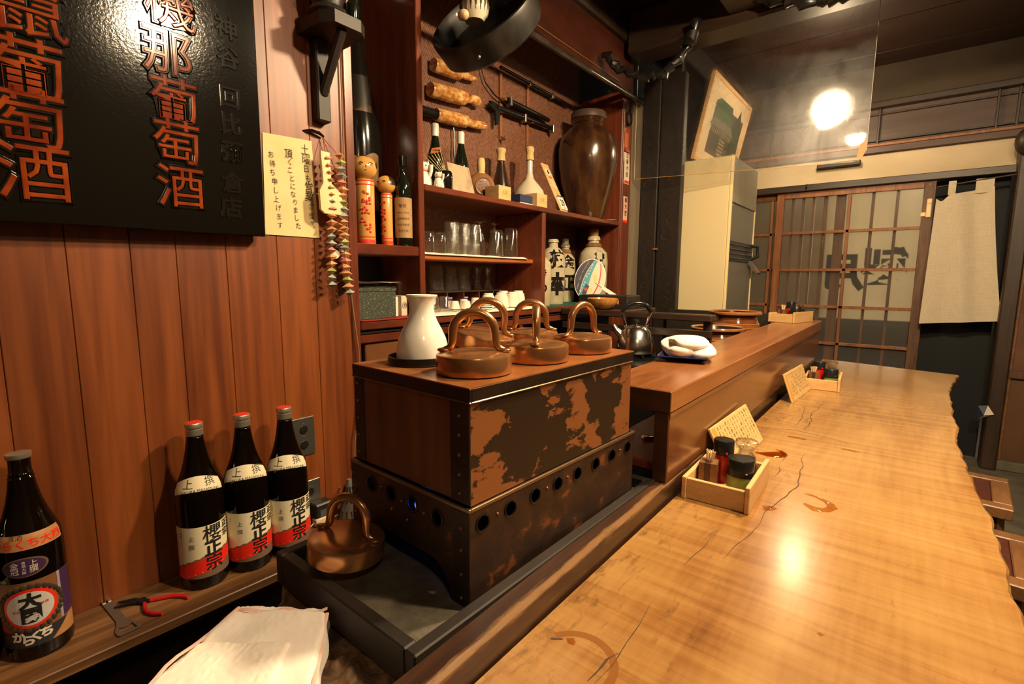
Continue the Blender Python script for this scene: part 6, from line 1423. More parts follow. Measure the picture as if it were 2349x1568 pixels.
# paper fan
FA = thing('paper_fan', 'round paper fan with teal and navy print and a white plastic handle', 'fan', (-1.385, 2.400, 1.036), 0, None)
cz = 0.128; FAx = Vector((0.82, 0.57, 0.0)); FAm = frame((0.018, 0.012, 0), FAx, Vector((-0.10, 0.14, 1))) @ Matrix.Diagonal((0.84, 1.0, 1, 1)) @ T(0, 0.125, 0, 0, 0, R(-28))
def ell(rx, ry, n=40): return [(rx*math.cos(2*PI*k/n), ry*math.sin(2*PI*k/n)) for k in range(n)]
g = MB(); g.prism(ell(0.098, 0.118), -0.0012, 0.0, M=FAm); g.build('fan_leaf', white_plastic, FA)
def band(fn0, fn1, z, m, nm):
    v = []; n = 28
    for k in range(n+1):
        t = k/n; y = -0.114+0.228*t; v.append((y, fn0(y), fn1(y)))
    g = MB(); vs = []
    for y, a, b_ in v: vs += [(a, y, z), (b_, y, z)]
    g.add(vs, [[2*i, 2*i+1, 2*i+3, 2*i+2] for i in range(n)], 0, False, FAm); return g.build(nm, m, FA)
ex = lambda y: 0.094*math.sqrt(max(0, 1-(y/0.1141)**2))
band(lambda y: -ex(y), lambda y: ex(y), 0.0003, fan_cream, 'cream_print')
band(lambda y: -ex(y), lambda y: min(ex(y), max(-ex(y), -0.040+1.6*y*y)), 0.0006, fan_navy, 'navy_print')
band(lambda y: min(ex(y), max(-ex(y), -0.037+1.6*y*y)), lambda y: min(ex(y), max(-ex(y), 0.000+1.2*y*y-0.15*y)), 0.0006, fan_teal, 'teal_print')
band(lambda y: max(-ex(y), min(ex(y), 0.058-2.5*(y+0.02)**2)), lambda y: max(-ex(y), min(ex(y), 0.066-2.5*(y+0.02)**2)), 0.0007, fan_pink, 'crimson_print')
g = MB()
for i, ch in enumerate('AVue PaLue'): write(g, ch, 0.022, FAm @ T(-0.024+0.0, -0.085+0.018*i, 0.0012, 0, 0, R(90)))
for i, ch in enumerate('Summer paper fan present'): write(g, ch, 0.010, FAm @ T(-0.062+1.6*(-0.09+0.0072*i)**2, -0.085+0.0072*i, 0.0012, 0, 0, R(90)))
g.build('lettering', white_ink, FA)
g = MB()
for x, y, rx, ry in ((0.020, 0.03, 0.014, 0.010), (0.032, 0.015, 0.012, 0.014), (0.030, -0.055, 0.012, 0.016)): g.prism([(x+p[0], y+p[1]) for p in ell(rx, ry, 14)], 0.0010, 0.0014, M=FAm)
g.build('yellow_print', fan_yellow, FA)
g = MB(); g.box(-0.012, 0.014, -0.095, -0.035, 0.0009, 0.0013, M=FAm); g.build('blue_print', blue_box_m, FA)
g = MB(); g.prism([(0.001+p[0], -0.062+p[1]) for p in ell(0.009, 0.009, 16)], 0.0014, 0.0018, M=FAm); g.build('red_print', red_cap, FA)
g = MB(); g.prism([(0.088, -0.013), (0.088, 0.007), (0.195, 0.007), (0.203, 0.002), (0.203, -0.010), (0.195, -0.015)], -0.003, 0.003, M=FAm); g.tube([(0.092, -0.003, 0.0025), (0.04, 0.0, 0.0025)], 0.003, 6, M=FAm); g.build('handle', white_plastic, FA)
g = MB(); g.lathe([(0, 0), (0.004, 0), (0.004, 0.0004), (0, 0.0005)], 12, M=FAm @ T(0.190, -0.004, 0.0031)); g.build('handle_hole', ink, FA)
# paper charms on the end post
def charm(y0, y1, z0, z1, m, label, text, border=None, x=0.0006, base=None):
    P = thing('paper_charm', label, 'charm', (XC+x, (y0+y1)/2, z0), 0, 'paper charms on the cabinet post')
    h = z1-z0; ww = y1-y0
    g = MB(); g.grid(3, 10, lambda u, v: (0.0005+0.003*math.sin(v*5)*v, -ww/2+ww*u, h*v)); g.build('paper', m, P)
    if border:
        for a, b_ in ((0.03, 0.09), (0.90, 0.96)):
            g = MB(); g.box(0.0036, 0.0040, -ww*0.42, ww*0.42, h*a, h*b_); g.build('border', red_ink, P)
    if base:
        g = MB(); g.box(0.001, 0.0016, -ww/2, ww/2, 0, h*0.07); g.build('red_foot', red_cap, P)
    g = MB()
    for i, ch in enumerate(text): write(g, ch, min(ww*0.66, h*0.16), frame((0.0042, 0, h*(0.80-0.18*i)), (0, 1, 0), (0, 0, 1)))
    g.build('lettering', ink, P)
charm(2.692, 2.738, 1.905, 2.045, plain('orange_paper', (0.52, 0.10, 0.02), 0.7), 'orange paper strip at the top of the cabinet post', '守護')
charm(2.694, 2.762, 1.705, 1.900, plain('white_charm_paper', (0.66, 0.55, 0.42), 0.7), 'white charm paper with red border bars on the cabinet post', '立春大吉', True, 0.002)
charm(2.702, 2.756, 1.486, 1.690, plain('pink_charm_paper', (0.66, 0.42, 0.30), 0.7), 'pinkish charm paper with red foot, lowest on the cabinet post', '立春大吉', None, 0.0006, True)
g = MB(); g.tube([(XC+0.012, 2.72+0.03*math.cos(2*PI*k/16), 2.06+0.035*math.sin(2*PI*k/16)) for k in range(17)], 0.006, 8, cap=False); o = g.build('iron_ring', iron); tag(o, 'black iron ring hanging on a chain at the cabinet post', 'ring')
g = MB()
for k in range(8): g.tube([(XC+0.012+0.004*math.cos(2*PI*q/8)*(k % 2), 2.725+0.006*math.cos(2*PI*q/8), 2.105+0.016*k+0.011*math.sin(2*PI*q/8)) for q in range(9)], 0.002, 5, cap=False)
g.build('chain', iron, o)
# stacked dishes in the open lower part
for i in range(6):
    g = MB(); g.lathe([(0, 0), (0.035, 0), (0.036, 0.004), (0.075, 0.012), (0.076, 0.0135), (0.034, 0.007), (0, 0.006)], 32)
    o = g.build('dish', plain('dish_glaze', (0.34, 0.36, 0.34), 0.2, 0, 0.3), None, (-1.43, 1.50, 0.8505+0.0145*i)) if i == 0 else None
    if i == 0: tag(o, 'grey glazed dishes stacked in the open lower part of the cabinet', 'dish', 'stacked grey dishes'); d0 = o
    else:
        o = d0.copy(); COL.objects.link(o); o.location = (-1.43+0.003*math.sin(i*2), 1.50+0.003*math.cos(i*2), 0.8505+0.0145*i)
for i in range(4):
    g = MB(); g.box(-0.07, 0.07, -0.05, 0.05, 0, 0.008, 0.002)
    o = g.build('folded_paper', plain('grey_paper', (0.30, 0.29, 0.26), 0.7), None, (-1.42, 2.02+0.004*i, 0.8505+0.0085*i), (0, 0, R(6*i))); tag(o, 'folded grey papers stacked in the dark lower shelf behind the lids', 'papers', 'stack of folded papers')

# ------------------------------------------------------------------ kitchen behind the ledge
BC = thing('back_counter', 'dark wooden counter board across the far end of the kitchen', 'counter', (-1.0, 2.2, 0))
g = MB(); g.box(-1.319, -1.0, 2.050, 2.44, 0.993, 1.019, 0.003); wb(g, 'board', dark_wood_x, BC)
g = MB(); g.box(-0.9995, -0.61, 2.050, 2.13, 0.993, 1.019, 0.003); wb(g, 'board', dark_wood_x, BC)
g = MB(); g.box(-1.319, -0.61, 2.052, 2.056, 1.0195, 1.021); wb(g, 'edge_bead', plain('brown_edge', (0.12, 0.05, 0.02), 0.4), BC)
g = MB(); g.box(-1.319, -0.61, 2.062, 2.085, 0.925, 0.955, 0.002); wb(g, 'rail', dark_wood_x, BC)
for x in (-1.30, -1.0, -0.65):
    g = MB(); g.box(x, x+0.03, 2.087, 2.117, 0.0, 0.9925, 0.002); wb(g, 'leg', dark_wood, BC)
g = MB(); g.box(-1.12, -0.56, 2.90, 2.925, 0.0, 0.985, 0.002); tag(g.build('low_screen', black_wood), 'low black wooden screen in front of the cream cooler', 'screen')
g = MB(); g.box(-1.318, -1.05, 2.21, 2.36, 1.0195, 1.082, 0.003); tag(g.build('black_box', black_wood), 'long black wooden box behind the amber bowl', 'box')
P = one('amber_bowl', amber_glaze, [(0, 0), (0.036, 0), (0.040, 0.003), (0.060, 0.016), (0.071, 0.034), (0.074, 0.049), (0.0715, 0.051), (0.066, 0.036), (0.05, 0.018), (0, 0.012)], (-1.135, 2.125, 1.0215), 'amber glazed pottery bowl at the left end of the back counter', 'bowl', 40)
for s in (0.5,):
    g = MB(); g.tube([(0.070*math.cos(a), 0.070*math.sin(a), 0.032+0.010*math.sin(t)) for a, t in [(0.55+0.06*math.cos(q), q) for q in (0, 1, 2, 3, 4, 5, 6)]], 0.005, 7); g.build('lug', amber_glaze, P)
ST = thing('gas_stove', 'low black gas stove under the steel kettle', 'stove', (-0.90, 1.92, 0.0))
g = MB(); g.box(-0.24, 0.22, -0.14, 0.12, 0.0, 0.832, 0.006); g.build('stove_body', plain('black_enamel', (0.012, 0.011, 0.010), 0.35), ST)
g = MB(); g.lathe([(0.075, 0.8325), (0.085, 0.8325), (0.085, 0.842), (0.075, 0.842)], 28, M=T(0.015, 0.037, 0)); g.build('burner_ring', iron, ST)
for k in range(4):
    g = MB(); g.box(-0.09, 0.09, -0.004, 0.004, 0.8425, 0.853, 0.001, M=T(0.015, 0.037, 0.0002*k, 0, 0, R(45*k))); g.build('grate_bar', iron, ST)
KE = thing('steel_kettle', 'shiny steel kettle with a black arched handle in the kitchen', 'kettle', (-0.885, 1.957, 0.8545), R(-155))
g = MB(); g.lathe([(0, 0), (0.072, 0), (0.0765, 0.004), (0.0775, 0.012), (0.0775, 0.030), (0.072, 0.062), (0.060, 0.090), (0.045, 0.106), (0.036, 0.112), (0.034, 0.112)], 48); g.build('body', steel, KE)
g = MB(); g.lathe([(0.035, 0.111), (0.037, 0.1125), (0.034, 0.116), (0.012, 0.120), (0, 0.121)], 36); g.build('lid', steel, KE)
g = MB(); g.lathe([(0, 0.120), (0.008, 0.121), (0.007, 0.128), (0.013, 0.134), (0.012, 0.141), (0, 0.143)], 20); g.build('lid_knob', grey_rubber, KE)
g = MB(); g.tube([(0.058, 0, 0.070), (0.082, 0, 0.095), (0.094, 0, 0.116)], [0.018, 0.013, 0.010], 16); g.build('spout', steel, KE)
hd = [(0.044, 0.115, 1), (0.047, 0.128, 1), (0.052, 0.150, 1), (0.060, 0.172, 1), (0.056, 0.190, 1)]
HR = Matrix.Rotation(R(12), 4, 'Z')
for s in (-1, 1):
    g = MB(); g.tube([(s*x, 0, z) for x, z, _ in hd[:4]], 0.0036, 8, flat=2.0, M=HR); g.ball((s*0.044, 0, 0.112), (0.007, 0.008, 0.007), 10, 8, M=HR); g.build('handle_arm', chrome, KE)
g = MB(); g.tube([(0.062*math.cos(R(a)), 0, 0.160+0.050*math.sin(R(a))) for a in range(12, 169, 12)], [0.0075, 0.009] + [0.0095]*10 + [0.009, 0.0075], 14, M=HR); g.build('handle_grip', plain('black_phenolic', (0.010, 0.010, 0.010), 0.2, 0, 0.3), KE)
def crock(loc, r, h, label):
    P = thing('glazed_crock', label, 'crock', loc, 0, 'brown glazed crocks behind the ledge')
    pr = [(0, 0), (r*0.62, 0), (r*0.66, 0.01), (r*0.85, h*0.35), (r*0.98, h*0.68), (r*0.95, h*0.82), (r*0.84, h*0.90), (r*0.80, h*0.93), (r*0.84, h*0.955), (r*0.985, h*0.965), (r, h*0.985), (r*0.97, h), (r*0.86, h*0.985), (r*0.78, h*0.94), (r*0.88, h*0.8), (r*0.9, h*0.6), (0, h*0.5)]
    MB().lathe(pr[:9], 56).build('body', crock_glaze, P)
    MB().lathe(pr[8:13], 56).build('rim', crock_rim, P)
    MB().lathe(pr[12:], 40).build('inside', dark_clay, P)
    for z in (0.80, 0.845): MB().lathe([(pr_at(pr[:9], h*z)-0.001, h*z-0.004), (pr_at(pr[:9], h*z)+0.0025, h*z), (pr_at(pr[:9], h*z)-0.001, h*z+0.004)], 48).build('ridge', crock_rim, P)
    return P
crock((-0.652, 2.300, 0.62), 0.116, 0.335, 'brown glazed crock nearer the warmer, lower one with a pale rim')
crock((-0.660, 2.600, 0.62), 0.121, 0.390, 'dark brown glazed crock beside the condiment tray on the ledge')
g = MB(); g.box(-0.80, -0.535, 2.14, 2.76, 0.58, 0.62, 0.004); g.box(-0.79, -0.75, 2.16, 2.20, 0, 0.58); g.box(-0.79, -0.75, 2.70, 2.74, 0, 0.58); g.box(-0.585, -0.545, 2.16, 2.20, 0, 0.58); g.box(-0.585, -0.545, 2.70, 2.74, 0, 0.58)
tag(g.build('crock_bench', dark_wood), 'dark wooden bench carrying the two brown crocks', 'bench')
# floor standing cooler
AC = thing('floor_cooler', 'tall cream floor standing air conditioner with a dark finned front', 'air conditioner', (-0.97, 3.31, 0))
g = MB(); g.box(-1.113, -0.838, 3.022, 3.60, 0.0, 1.850, 0.004); wb(g, 'case', ac_cream, AC)
g = MB(); g.box(-0.8375, -0.832, 3.040, 3.588, 0.03, 1.846); wb(g, 'front_panel', ac_grey, AC)
g = MB(); g.box(-0.8375, -0.822, 3.020, 3.040, 0.0, 1.852, 0.003); wb(g, 'front_edge', plain('ac_edge', (0.74, 0.60, 0.32), 0.4), AC)
g = MB(); g.box(-0.8375, -0.826, 3.588, 3.602, 0.0, 1.852, 0.003); wb(g, 'front_edge', plain('ac_edge', (0, 0, 0)), AC)
fin = None
for k in range(40):
    y = 3.046+0.01375*k
    if fin is None:
        g = MB(); g.box(-0.8315, -0.823, -0.0028, 0.0028, 1.600, 1.848, 0.001); fin = wb(g, 'fin', plain('ac_fin', (0.19, 0.17, 0.125), 0.4), AC); fin.location = Vector((0, y, 0)) - Vector(AC.location)
    else:
        o = fin.copy(); COL.objects.link(o); o.location = Vector((0, y, 0)) - Vector(AC.location)
g = MB(); g.box(-0.8315, -0.826, 3.046, 3.583, 1.270, 1.385, 0.001); wb(g, 'outlet', ac_dark, AC)
for k in range(4):
    g = MB(); g.box(-0.8255, -0.821, 3.06, 3.57, 1.285+0.026*k, 1.290+0.026*k, 0.001); wb(g, 'louver', plain('ac_louver', (0.06, 0.05, 0.04), 0.4), AC)
g = MB(); g.tube([(-0.8255, 3.545, 1.375), (-0.790, 3.56, 1.37), (-0.785, 3.56, 1.31), (-0.8255, 3.545, 1.29)], 0.012, 8); wb(g, 'handle', grey_rubber, AC)
g = MB(); g.prism([(-0.825, 1.285), (-0.765, 1.205), (-0.772, 1.195), (-0.8315, 1.262)], 3.50, 3.575, M=frame((0, 0, 0), (1, 0, 0), (0, 0, 1)) @ Matrix.Diagonal((1, 1, -1, 1))); wb(g, 'flap', plain('ac_flap', (0.10, 0.088, 0.065), 0.4), AC)
g = MB(); g.box(-0.8319, -0.8316, 3.05, 3.12, 1.585, 1.592); wb(g, 'badge', plain('badge', (0.25, 0.22, 0.17), 0.4), AC)
# framed picture leaning out above the cooler
PF = thing('framed_picture', 'wood framed print of a tiled roof building hanging tilted above the cooler', 'picture', (-1.105, 3.59, 1.893))
pm = frame((0, 0, 0), (0, 1, 0), (0.215, 0, 1))   # x along the wall, y up and leaning out
W2, H2 = 0.43, 0.50
for a in ((-W2, -W2+0.022, 0, H2), (W2-0.022, W2, 0, H2), (-W2+0.022, W2-0.022, 0, 0.022), (-W2+0.022, W2-0.022, H2-0.022, H2)):
    g = MB(); g.box(a[0], a[1], a[2], a[3], -0.012, 0.012, 0.002, M=pm); g.build('frame_bar', pale_box_wood, PF)
g = MB(); g.box(-W2+0.021, W2-0.021, 0.021, H2-0.021, -0.008, 0.002, M=pm); g.build('mount', plain('mount_board', (0.56, 0.44, 0.28), 0.7), PF)
g = MB(); g.box(-0.27, 0.34, 0.075, 0.375, 0.0022, 0.0028, M=pm); prn = g.build('print_ground', plain('print_dark', (0.05, 0.042, 0.030), 0.6), PF)
roof = plain('print_green_roof', (0.022, 0.055, 0.022), 0.6); ptan = plain('print_tan', (0.20, 0.16, 0.10), 0.6)
def shp(poly, z, m, nm): 
    g = MB(); g.prism(poly, z, z+0.0004, M=pm); g.build(nm, m, prn)
shp([(-0.27, 0.375), (-0.20, 0.405), (0.06, 0.405), (0.10, 0.350), (-0.24, 0.350)], 0.0030, roof, 'print_roof')
shp([(-0.24, 0.350), (0.10, 0.350), (0.13, 0.285), (-0.26, 0.285)], 0.0030, plain('print_green_wall', (0.045, 0.075, 0.035), 0.6), 'print_wall')
shp([(-0.30, 0.240), (-0.24, 0.290), (0.12, 0.290), (0.20, 0.240)], 0.0036, plain('print_grey_roof', (0.11, 0.105, 0.075), 0.6), 'print_roof')
for k in range(14): shp([(-0.27+0.032*k, 0.205), (-0.255+0.032*k, 0.205), (-0.255+0.032*k, 0.236), (-0.27+0.032*k, 0.236)], 0.0036, ptan, 'print_window')
for k in range(5): shp([(-0.06, 0.095+0.021*k), (0.06, 0.095+0.021*k), (0.06, 0.108+0.021*k), (-0.06, 0.108+0.021*k)], 0.0036, ptan, 'print_shutter')
shp([(0.14, 0.30), (0.24, 0.43), (0.33, 0.30), (0.36, 0.12), (0.15, 0.12)], 0.0030, plain('print_tree', (0.016, 0.028, 0.012), 0.6), 'print_tree')
# clear plastic sheet hanging over the far part of the bar
nS = Vector((-0.2201, 0.9755, 0)); dS = Vector((0.9755, 0.2201, 0)); oS = Vector((-1.312, 2.799, 0))
PSH = thing('plastic_sheet', 'clear plastic sheet with stained edges hanging in front of the cooler, mirroring the lamps', 'sheet', tuple(oS + dS*0.56 + Vector((0, 0, 1.738))))
Lw = 1.122
def shf(u, v):
    x = Lw*u; z = 1.740 + 0.80*v
    if v < 0.5 and u > 0.9:   # rounded lower corner
        cx, cz = Lw-0.05, 1.740+0.05
        if x > cx and z < cz:
            k = math.sqrt(max(0, 0.05**2-(x-cx)**2)); z = max(z, cz-k)
    p = oS + dS*x + nS*(0.003*math.sin(u*5)*v + 0.02*max(0, v-0.75)*math.sin(u*22+v*9))
    return (p.x, p.y, z)
g = MB(); g.grid(60, 40, shf); wb(g, 'sheet', SHEET, PSH, 80)
g = MB(); g.tube([Vector(shf(0, v/20)) for v in range(21)], 0.0013, 6); wb(g, 'left_edge', plain('clear_edge', (0.55, 0.50, 0.42), 0.2), PSH)
g = MB(); g.tube([Vector(shf(1, v/20)) for v in range(1, 21)], 0.0013, 6); wb(g, 'right_edge', plain('clear_edge', (0, 0, 0)), PSH)
g = MB(); g.tube([Vector(shf(u/40, 0)) for u in range(41)], 0.0014, 6); wb(g, 'stained_edge', plain('yellowed_edge', (0.42, 0.20, 0.05), 0.4), PSH)
g = MB(); g.prism([(Lw-0.040, 1.755), (Lw-0.014, 1.758), (Lw-0.002, 1.795), (Lw-0.002, 1.835), (Lw-0.028, 1.820)], -0.001, 0.001, M=frame(oS, dS, (0, 0, 1))); wb(g, 'stain_patch', plain('orange_stain', (0.50, 0.20, 0.04), 0.5), PSH)
g = MB()
g.tube([tuple(oS + dS*x + Vector((0, 0, 2.535+0.008*math.sin(x*4)))) for x in [k*0.13-0.02 for k in range(10)]], 0.006, 8); wb(g, 'top_cord', rope_m, PSH)
g = MB()
for x in (0.08, 1.05):
    p = oS + dS*x; g.tube([(p.x, p.y, 2.54), (p.x, p.y, 2.575)], 0.003, 6)
wb(g, 'hanger', black_rope, PSH)
g = MB(); g.box(-0.585, -0.330, YD-0.055, YD-0.002, 1.945, 1.975, 0.003); tag(g.build('black_bar', black_wood), 'short black wooden bar fixed on the pale plaster band above the sliding door', 'bar')
g = MB(); g.tube([(-0.64, YD-0.036, 1.845), (-0.64, YD-0.055, 1.838), (-0.64, YD-0.057, 1.822), (-0.64, YD-0.048, 1.815)], 0.004, 6); tag(g.build('door_hook', iron), 'small dark hook on the lintel above the sliding door', 'hook')
# tarry ropes under the ceiling
rr = random.Random(8)
def rope(pts, r, label):
    P = []; n = 40
    for i in range(n+1):
        t = i/n*(len(pts)-1); k = min(int(t), len(pts)-2); f = t-k
        P.append(Vector(pts[k]).lerp(Vector(pts[k+1]), f) + Vector((rr.uniform(-.01, .01), rr.uniform(-.01, .01), rr.uniform(-.012, .012))))
    g = MB(); g.tube(P, [r*rr.uniform(0.6, 1.5) for _ in P], 9); tag(g.build('tarry_rope', black_rope), label, 'rope')
rope([(-1.29, 2.35, 2.28), (-1.22, 2.40, 2.20), (-1.12, 2.45, 2.15), (-1.02, 2.50, 2.17), (-0.94, 2.55, 2.27), (-0.92, 2.58, 2.40)], 0.020, 'thick black sooty rope sagging under the beam above the kitchen')
rope([(-0.66, 2.56, 2.42), (-0.45, 2.55, 2.33), (-0.25, 2.56, 2.30), (-0.05, 2.57, 2.33), (0.05, 2.60, 2.42)], 0.022, 'thick black sooty rope looped under the ceiling beam behind the plastic sheet')

# ------------------------------------------------------------------ on the ledge and the counter
TP = thing('towel_plate', 'small rectangular dark blue plate on the ledge under a rolled white towel', 'plate', (-0.470, 1.372, 0.9503), R(14))
def platef(u, v):
    x = -0.062+0.124*u; y = -0.108+0.216*v
    e = max(abs(u-0.5), abs(v-0.5)*1.0)*2
    return (x, y, 0.004+0.011*max(0, e-0.72)/0.28)
g = MB(); g.grid(20, 24, platef); g.grid(20, 24, lambda u, v: (platef(u, v)[0]*0.985, platef(u, v)[1]*0.985, platef(u, v)[2]-0.0038+0.0002)); 
g.build('dish', navy_glaze, TP)
g = MB(); g.tube([(-0.062, -0.108, 0.0148), (0.062, -0.108, 0.0148), (0.062, 0.108, 0.0148), (-0.062, 0.108, 0.0148), (-0.062, -0.108, 0.0148)], 0.0016, 6, cap=False); g.build('rim', plain('cobalt_rim', (0.02, 0.03, 0.16), 0.12, 0, 0.5), TP)
TWL = thing('rolled_towel', 'damp white hand towel folded over in a roll on the dark blue plate', 'towel', (-0.470, 1.372, 0.957), R(30))
def roll_f(cx, cz, rx, rz, L, seed, bend):
    def fn(u, v):
        a = 2*PI*u; s = (v-0.5)*2; k = max(0.0, (1-abs(s)**5))**0.5
        r = 1+0.10*mnoise.noise(Vector((math.cos(a)*1.3, math.sin(a)*1.3+seed, v*4)))+0.03*mnoise.noise(Vector((math.cos(a)*6, math.sin(a)*6, v*20+seed)))
        y = s*L/2
        return (cx+rx*r*k*math.cos(a)+bend*(1-s*s), y, max(0.0005, cz+rz*r*k*math.sin(a)+0.006*math.sin(s*2.5+seed)))
    return fn
g = MB(); g.grid(36, 40, roll_f(0.022, 0.018, 0.040, 0.0175, 0.225, 2.0, 0.006)); g.build('lower_roll', towel_m, TWL, angle=90)
g = MB(); g.grid(36, 40, roll_f(-0.024, 0.020, 0.036, 0.0195, 0.220, 5.0, 0.0)); g.build('back_roll', towel_m, TWL, angle=90)
g = MB(); g.grid(40, 40, roll_f(-0.004, 0.037, 0.046, 0.0170, 0.215, 9.0, 0.008)); g.build('top_fold', towel_m, TWL, angle=90)

def condiments(loc, rz, where, first):
    gA = 'condiment trays'
    M = Matrix.Translation(loc) @ Euler((0, 0, rz)).to_matrix().to_4x4()
    P = thing('condiment_tray', 'pale wooden condiment tray ' + where, 'tray', loc, rz, gA)
    for a, z in (((-0.129, -0.120, -0.004, 0.194), 0.046), ((-0.009, 0.0, -0.004, 0.194), 0.053), ((-0.120, -0.009, 0.0, 0.009), 0.043), ((-0.120, -0.009, 0.181, 0.190), 0.043)):
        g = MB(); g.box(a[0], a[1], a[2], a[3], 0.0, z, 0.0012); g.build('side_board', pale_box_wood, P)
    g = MB(); g.box(-0.120, -0.009, 0.009, 0.181, 0.001, 0.006); g.build('bottom', pale_box_wood, P)
    def at(x, y): return M @ Vector((x, y, 0.0064))
    Q = thing('toothpick_box', 'striped wooden toothpick holder in the tray ' + where, 'holder', at(-0.099, 0.080), rz+R(8), 'toothpick holders')
    for k, (a, b_) in enumerate(((-0.018, -0.007), (-0.007, 0.005), (0.005, 0.018))):
        g = MB(); g.box(a, b_, -0.018, 0.018, 0.0, 0.054, 0.0004); g.build('block', [stool_wood, plain('walnut_dark', (0.05, 0.02, 0.010), 0.5), stool_wood][k], Q)
    r_ = random.Random(int(loc[1]*100))
    for k in range(22):
        a = r_.uniform(0, 2*PI); rr_ = 0.010*math.sqrt(r_.random()); g = MB()
        g.tube([(rr_*math.cos(a)*0.8, rr_*math.sin(a)*0.8, 0.0545), (rr_*math.cos(a)*1.25, rr_*math.sin(a)*1.25, 0.075+r_.uniform(-.002, .003))], 0.0011, 6); g.build('toothpick', toothpick_m, Q)
    Q = thing('spice_tin', 'tall red spice tin with a black cap in the tray ' + where, 'tin', at(-0.082, 0.128), rz, 'red spice tins')
    MB().lathe([(0, 0), (0.0195, 0), (0.0200, 0.001), (0.0200, 0.060), (0.019, 0.0605)], 32).build('tin', tin_red, Q)
    MB().lathe([(0.0200, 0.0606), (0.0212, 0.061), (0.0212, 0.0905), (0.0200, 0.0925), (0, 0.0935)], 32).build('cap', black_cap, Q)
    g = MB(); g.ball((0.0212*math.cos(R(-60)), 0.0212*math.sin(R(-60)), 0.066), (0.003, 0.003, 0.004), 10, 8); g.build('shaker_hole', tin_red, Q)
    Q = thing('spice_tin', 'short green spice tin with a black cap in the tray ' + where, 'tin', at(-0.038, 0.088), rz, 'green spice tins')
    MB().lathe([(0, 0), (0.0245, 0), (0.0250, 0.001), (0.0250, 0.036), (0.0240, 0.0365)], 36).build('tin', tin_green, Q)
    MB().lathe([(0.0250, 0.0366), (0.0264, 0.037), (0.0264, 0.0695), (0.0250, 0.0715), (0, 0.0722)], 36).build('cap', black_cap, Q)
    g = MB(); g.ball((0.0264*math.cos(R(-52)), 0.0264*math.sin(R(-52)), 0.046), (0.0022, 0.0022, 0.0014), 10, 8); g.build('shaker_hole', plain('brass_dot', (0.5, 0.36, 0.12), 0.4), Q)
    Q = thing('soy_cruet', 'small glass soy cruet with a clear stopper in the tray ' + where, 'cruet', at(-0.040, 0.144), rz, 'soy cruets')
    MB().lathe([(0, 0.003), (0.022, 0.003), (0.0225, 0.040), (0.018, 0.056), (0, 0.058)], 28).build('soy', plain('soy_sauce', (0.012, 0.004, 0.002), 0.1), Q)
    MB().lathe([(0, 0), (0.0235, 0), (0.0250, 0.004), (0.0250, 0.042), (0.020, 0.060), (0.0155, 0.066), (0.0150, 0.074), (0.0175, 0.077), (0.0135, 0.077), (0.0125, 0.067), (0.0185, 0.058), (0.0232, 0.040), (0.0228, 0.0025), (0, 0.0025)], 32).build('pot', glassm, Q)
    MB().lathe([(0.011, 0.070), (0.013, 0.0775), (0.0185, 0.079), (0.0215, 0.083), (0.0235, 0.090), (0.0215, 0.094), (0.012, 0.0955), (0, 0.0958)], 28).build('stopper', glassm, Q)

    return P
condiments((-0.203, 0.990, 0.7206), R(1.5), 'nearest the camera', True)
condiments((-0.180, 2.330, 0.7206), R(3), 'farther along the counter', False)
condiments((-0.425, 2.770, 0.9504), R(-16), 'on the raised ledge', False)
def menu(y0, y1, lean, label, seed):
    yc = (y0+y1)/2; L = y1-y0
    P = thing('menu_board', label, 'menu', (-0.286, yc, 0.7206), 0, 'handwritten wooden menus')
    m = frame((0, 0, 0), (lean[1], 1, 0), (lean[0], 0, 1))
    g = MB(); g.box(-L/2, L/2, 0, 0.108, -0.006, 0.0, 0.0012, M=m); g.build('board', plain('menu_board_wood', (0.58, 0.36, 0.135), 0.5, 0, 0, (0.66, 0.43, 0.18), (4, 30, 4)), P)
    g = MB(); g.box(-L/2+0.006, -L/2+0.030, 0.004, 0.104, 0.0002, 0.0006, M=m); g.build('orange_strip', plain('orange_print', (0.66, 0.27, 0.05), 0.5), P)
    g = MB(); r_ = random.Random(seed)
    txt = ['きずし三百円', 'おでん各種', '湯どうふ', 'ねぎぬた', 'すじこん', 'どて焼', '生ずし鯛', 'まぐろ', 'とろろ芋', 'たこ酢', '貝柱わさ', 'いかさし', '出し巻', '酒盗']
    n = 13; k = 0
    for i in range(n):
        x = L/2-0.020-i*(L-0.062)/(n-1); y = 0.096
        s = txt[(i+seed) % len(txt)]; s = s + txt[(i+5) % len(txt)]
        for ch in s[:8]:
            write(g, ch, 0.0105, m @ T(x+r_.uniform(-.001, .001), y, 0.0006), sx=1.15); y -= 0.0122
            if y < 0.012: break
    g.build('lettering', ink_soft, P); return P
menu(1.185, 1.495, (-0.55, 0.02), 'wooden menu board leaning on the ledge behind the near condiment tray', 1)
menu(2.015, 2.315, (-0.36, 0.05), 'wooden menu board leaning on the ledge before the farther condiment tray', 4)

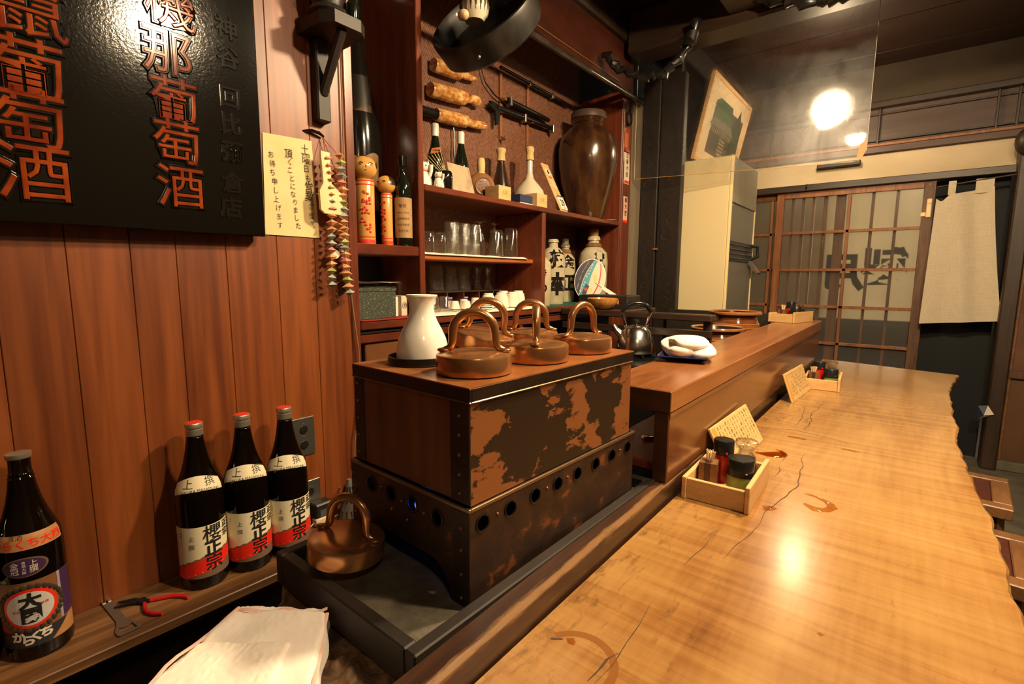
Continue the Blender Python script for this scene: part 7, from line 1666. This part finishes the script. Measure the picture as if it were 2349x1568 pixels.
# doorway curtain, stools, small things on the customer side
NR = thing('linen_curtain', 'plain beige linen curtain hanging from a rod in the dark doorway', 'curtain', (0.26, 4.20, 0.885))
def nore(u, v):
    xl = 0.072+0.018*v; xr = 0.428-0.075*v+0.03*(1-v)*(1-v)
    x = xl+(xr-xl)*u; z = 0.882+0.035*u+ (0.80+0.005*u)*v
    sag = 0.030*math.exp(-((u-0.10)/0.09)**2)*max(0, (v-0.9)/0.1)
    return (x, 4.205+0.010*math.sin(u*9+v*1.5)+0.006*math.sin(u*17+2)*(1-v)-0.03*math.exp(-(u/0.22)**2)*(1-v*0.6), z-sag)
g = MB(); g.grid(48, 40, nore); wb(g, 'cloth', linen, NR, 80)
for x0, x1 in ((0.142, 0.178), (0.268, 0.350)):
    g = MB(); g.grid(4, 6, lambda u, v: (x0+(x1-x0)*u, 4.203-0.004*math.sin(PI*v), 1.690+0.085*v)); wb(g, 'tab', linen, NR)
g = MB(); g.tube([(0.088, 4.206, 1.745), (0.30, 4.206, 1.768), (0.442, 4.206, 1.782)], 0.006, 10); wb(g, 'rod', dark_wood_x, NR)
g = MB(); g.box(0.086, 0.44, YD+0.12, YD+0.14, 0.0, 1.85); tag(g.build('night_backdrop', plain('night_dark', (0.004, 0.005, 0.006), 0.7)), 'added dark backdrop for the night outside the doorway, behind the linen curtain', 'backdrop')  # dark sheet added in place of the night outside the open doorway
PT = thing('paper_pyramid', 'small white paper pyramid with a blue side stuck low on the dark corner post', 'ornament', (0.43, 4.142, 0.31))
g = MB(); g.add([(-0.028, 0, 0.0), (0.044, 0, 0.042), (0.012, 0, 0.094), (-0.004, -0.03, 0.036)], [(0, 1, 3), (1, 2, 3), (0, 2, 1)]); g.build('white_side', white_plastic, PT)
g = MB(); g.add([(-0.028, 0, 0.0), (0.012, 0, 0.094), (-0.004, -0.03, 0.036), (-0.032, 0, 0.085)], [(0, 2, 3), (3, 2, 1)]); g.build('blue_side', blue_box_m, PT)
def stool(loc, rz, label):
    P = thing('wooden_stool', label, 'stool', loc, rz, 'stools under the counter edge')
    for a in ((-0.165, 0.165, -0.175, -0.125), (-0.165, 0.165, 0.125, 0.175), (-0.165, -0.115, -0.125, 0.125), (0.115, 0.165, -0.125, 0.125)):
        g = MB(); g.box(a[0], a[1], a[2], a[3], 0.392, 0.430, 0.003); g.build('seat_rail', stool_wood, P)
    g = MB(); g.box(-0.1145, 0.1145, -0.1245, 0.1245, 0.396, 0.4245, 0.002); g.build('seat_panel', chair_red, P)
    for sx in (-1, 1):
        for sy in (-1, 1):
            g = MB(); g.tube([(sx*0.130, sy*0.140, 0.3915), (sx*0.150, sy*0.160, 0.0)], 0.018, 4); g.s = [False]*len(g.s); g.build('leg', stool_wood, P)
    for sy in (-1, 1):
        g = MB(); g.box(-0.13, 0.13, sy*0.152-0.01, sy*0.152+0.01, 0.14, 0.17, 0.002); g.build('stretcher', stool_wood, P)
    return P
S1 = stool((0.176, 2.385, 0), R(-4), 'square wooden stool with dark red seat under the live edge, the farther one')
dup(S1, (0.164, 1.830, 0), R(-4), 'square wooden stool with dark red seat under the live edge, the nearer one', 'stools under the counter edge')
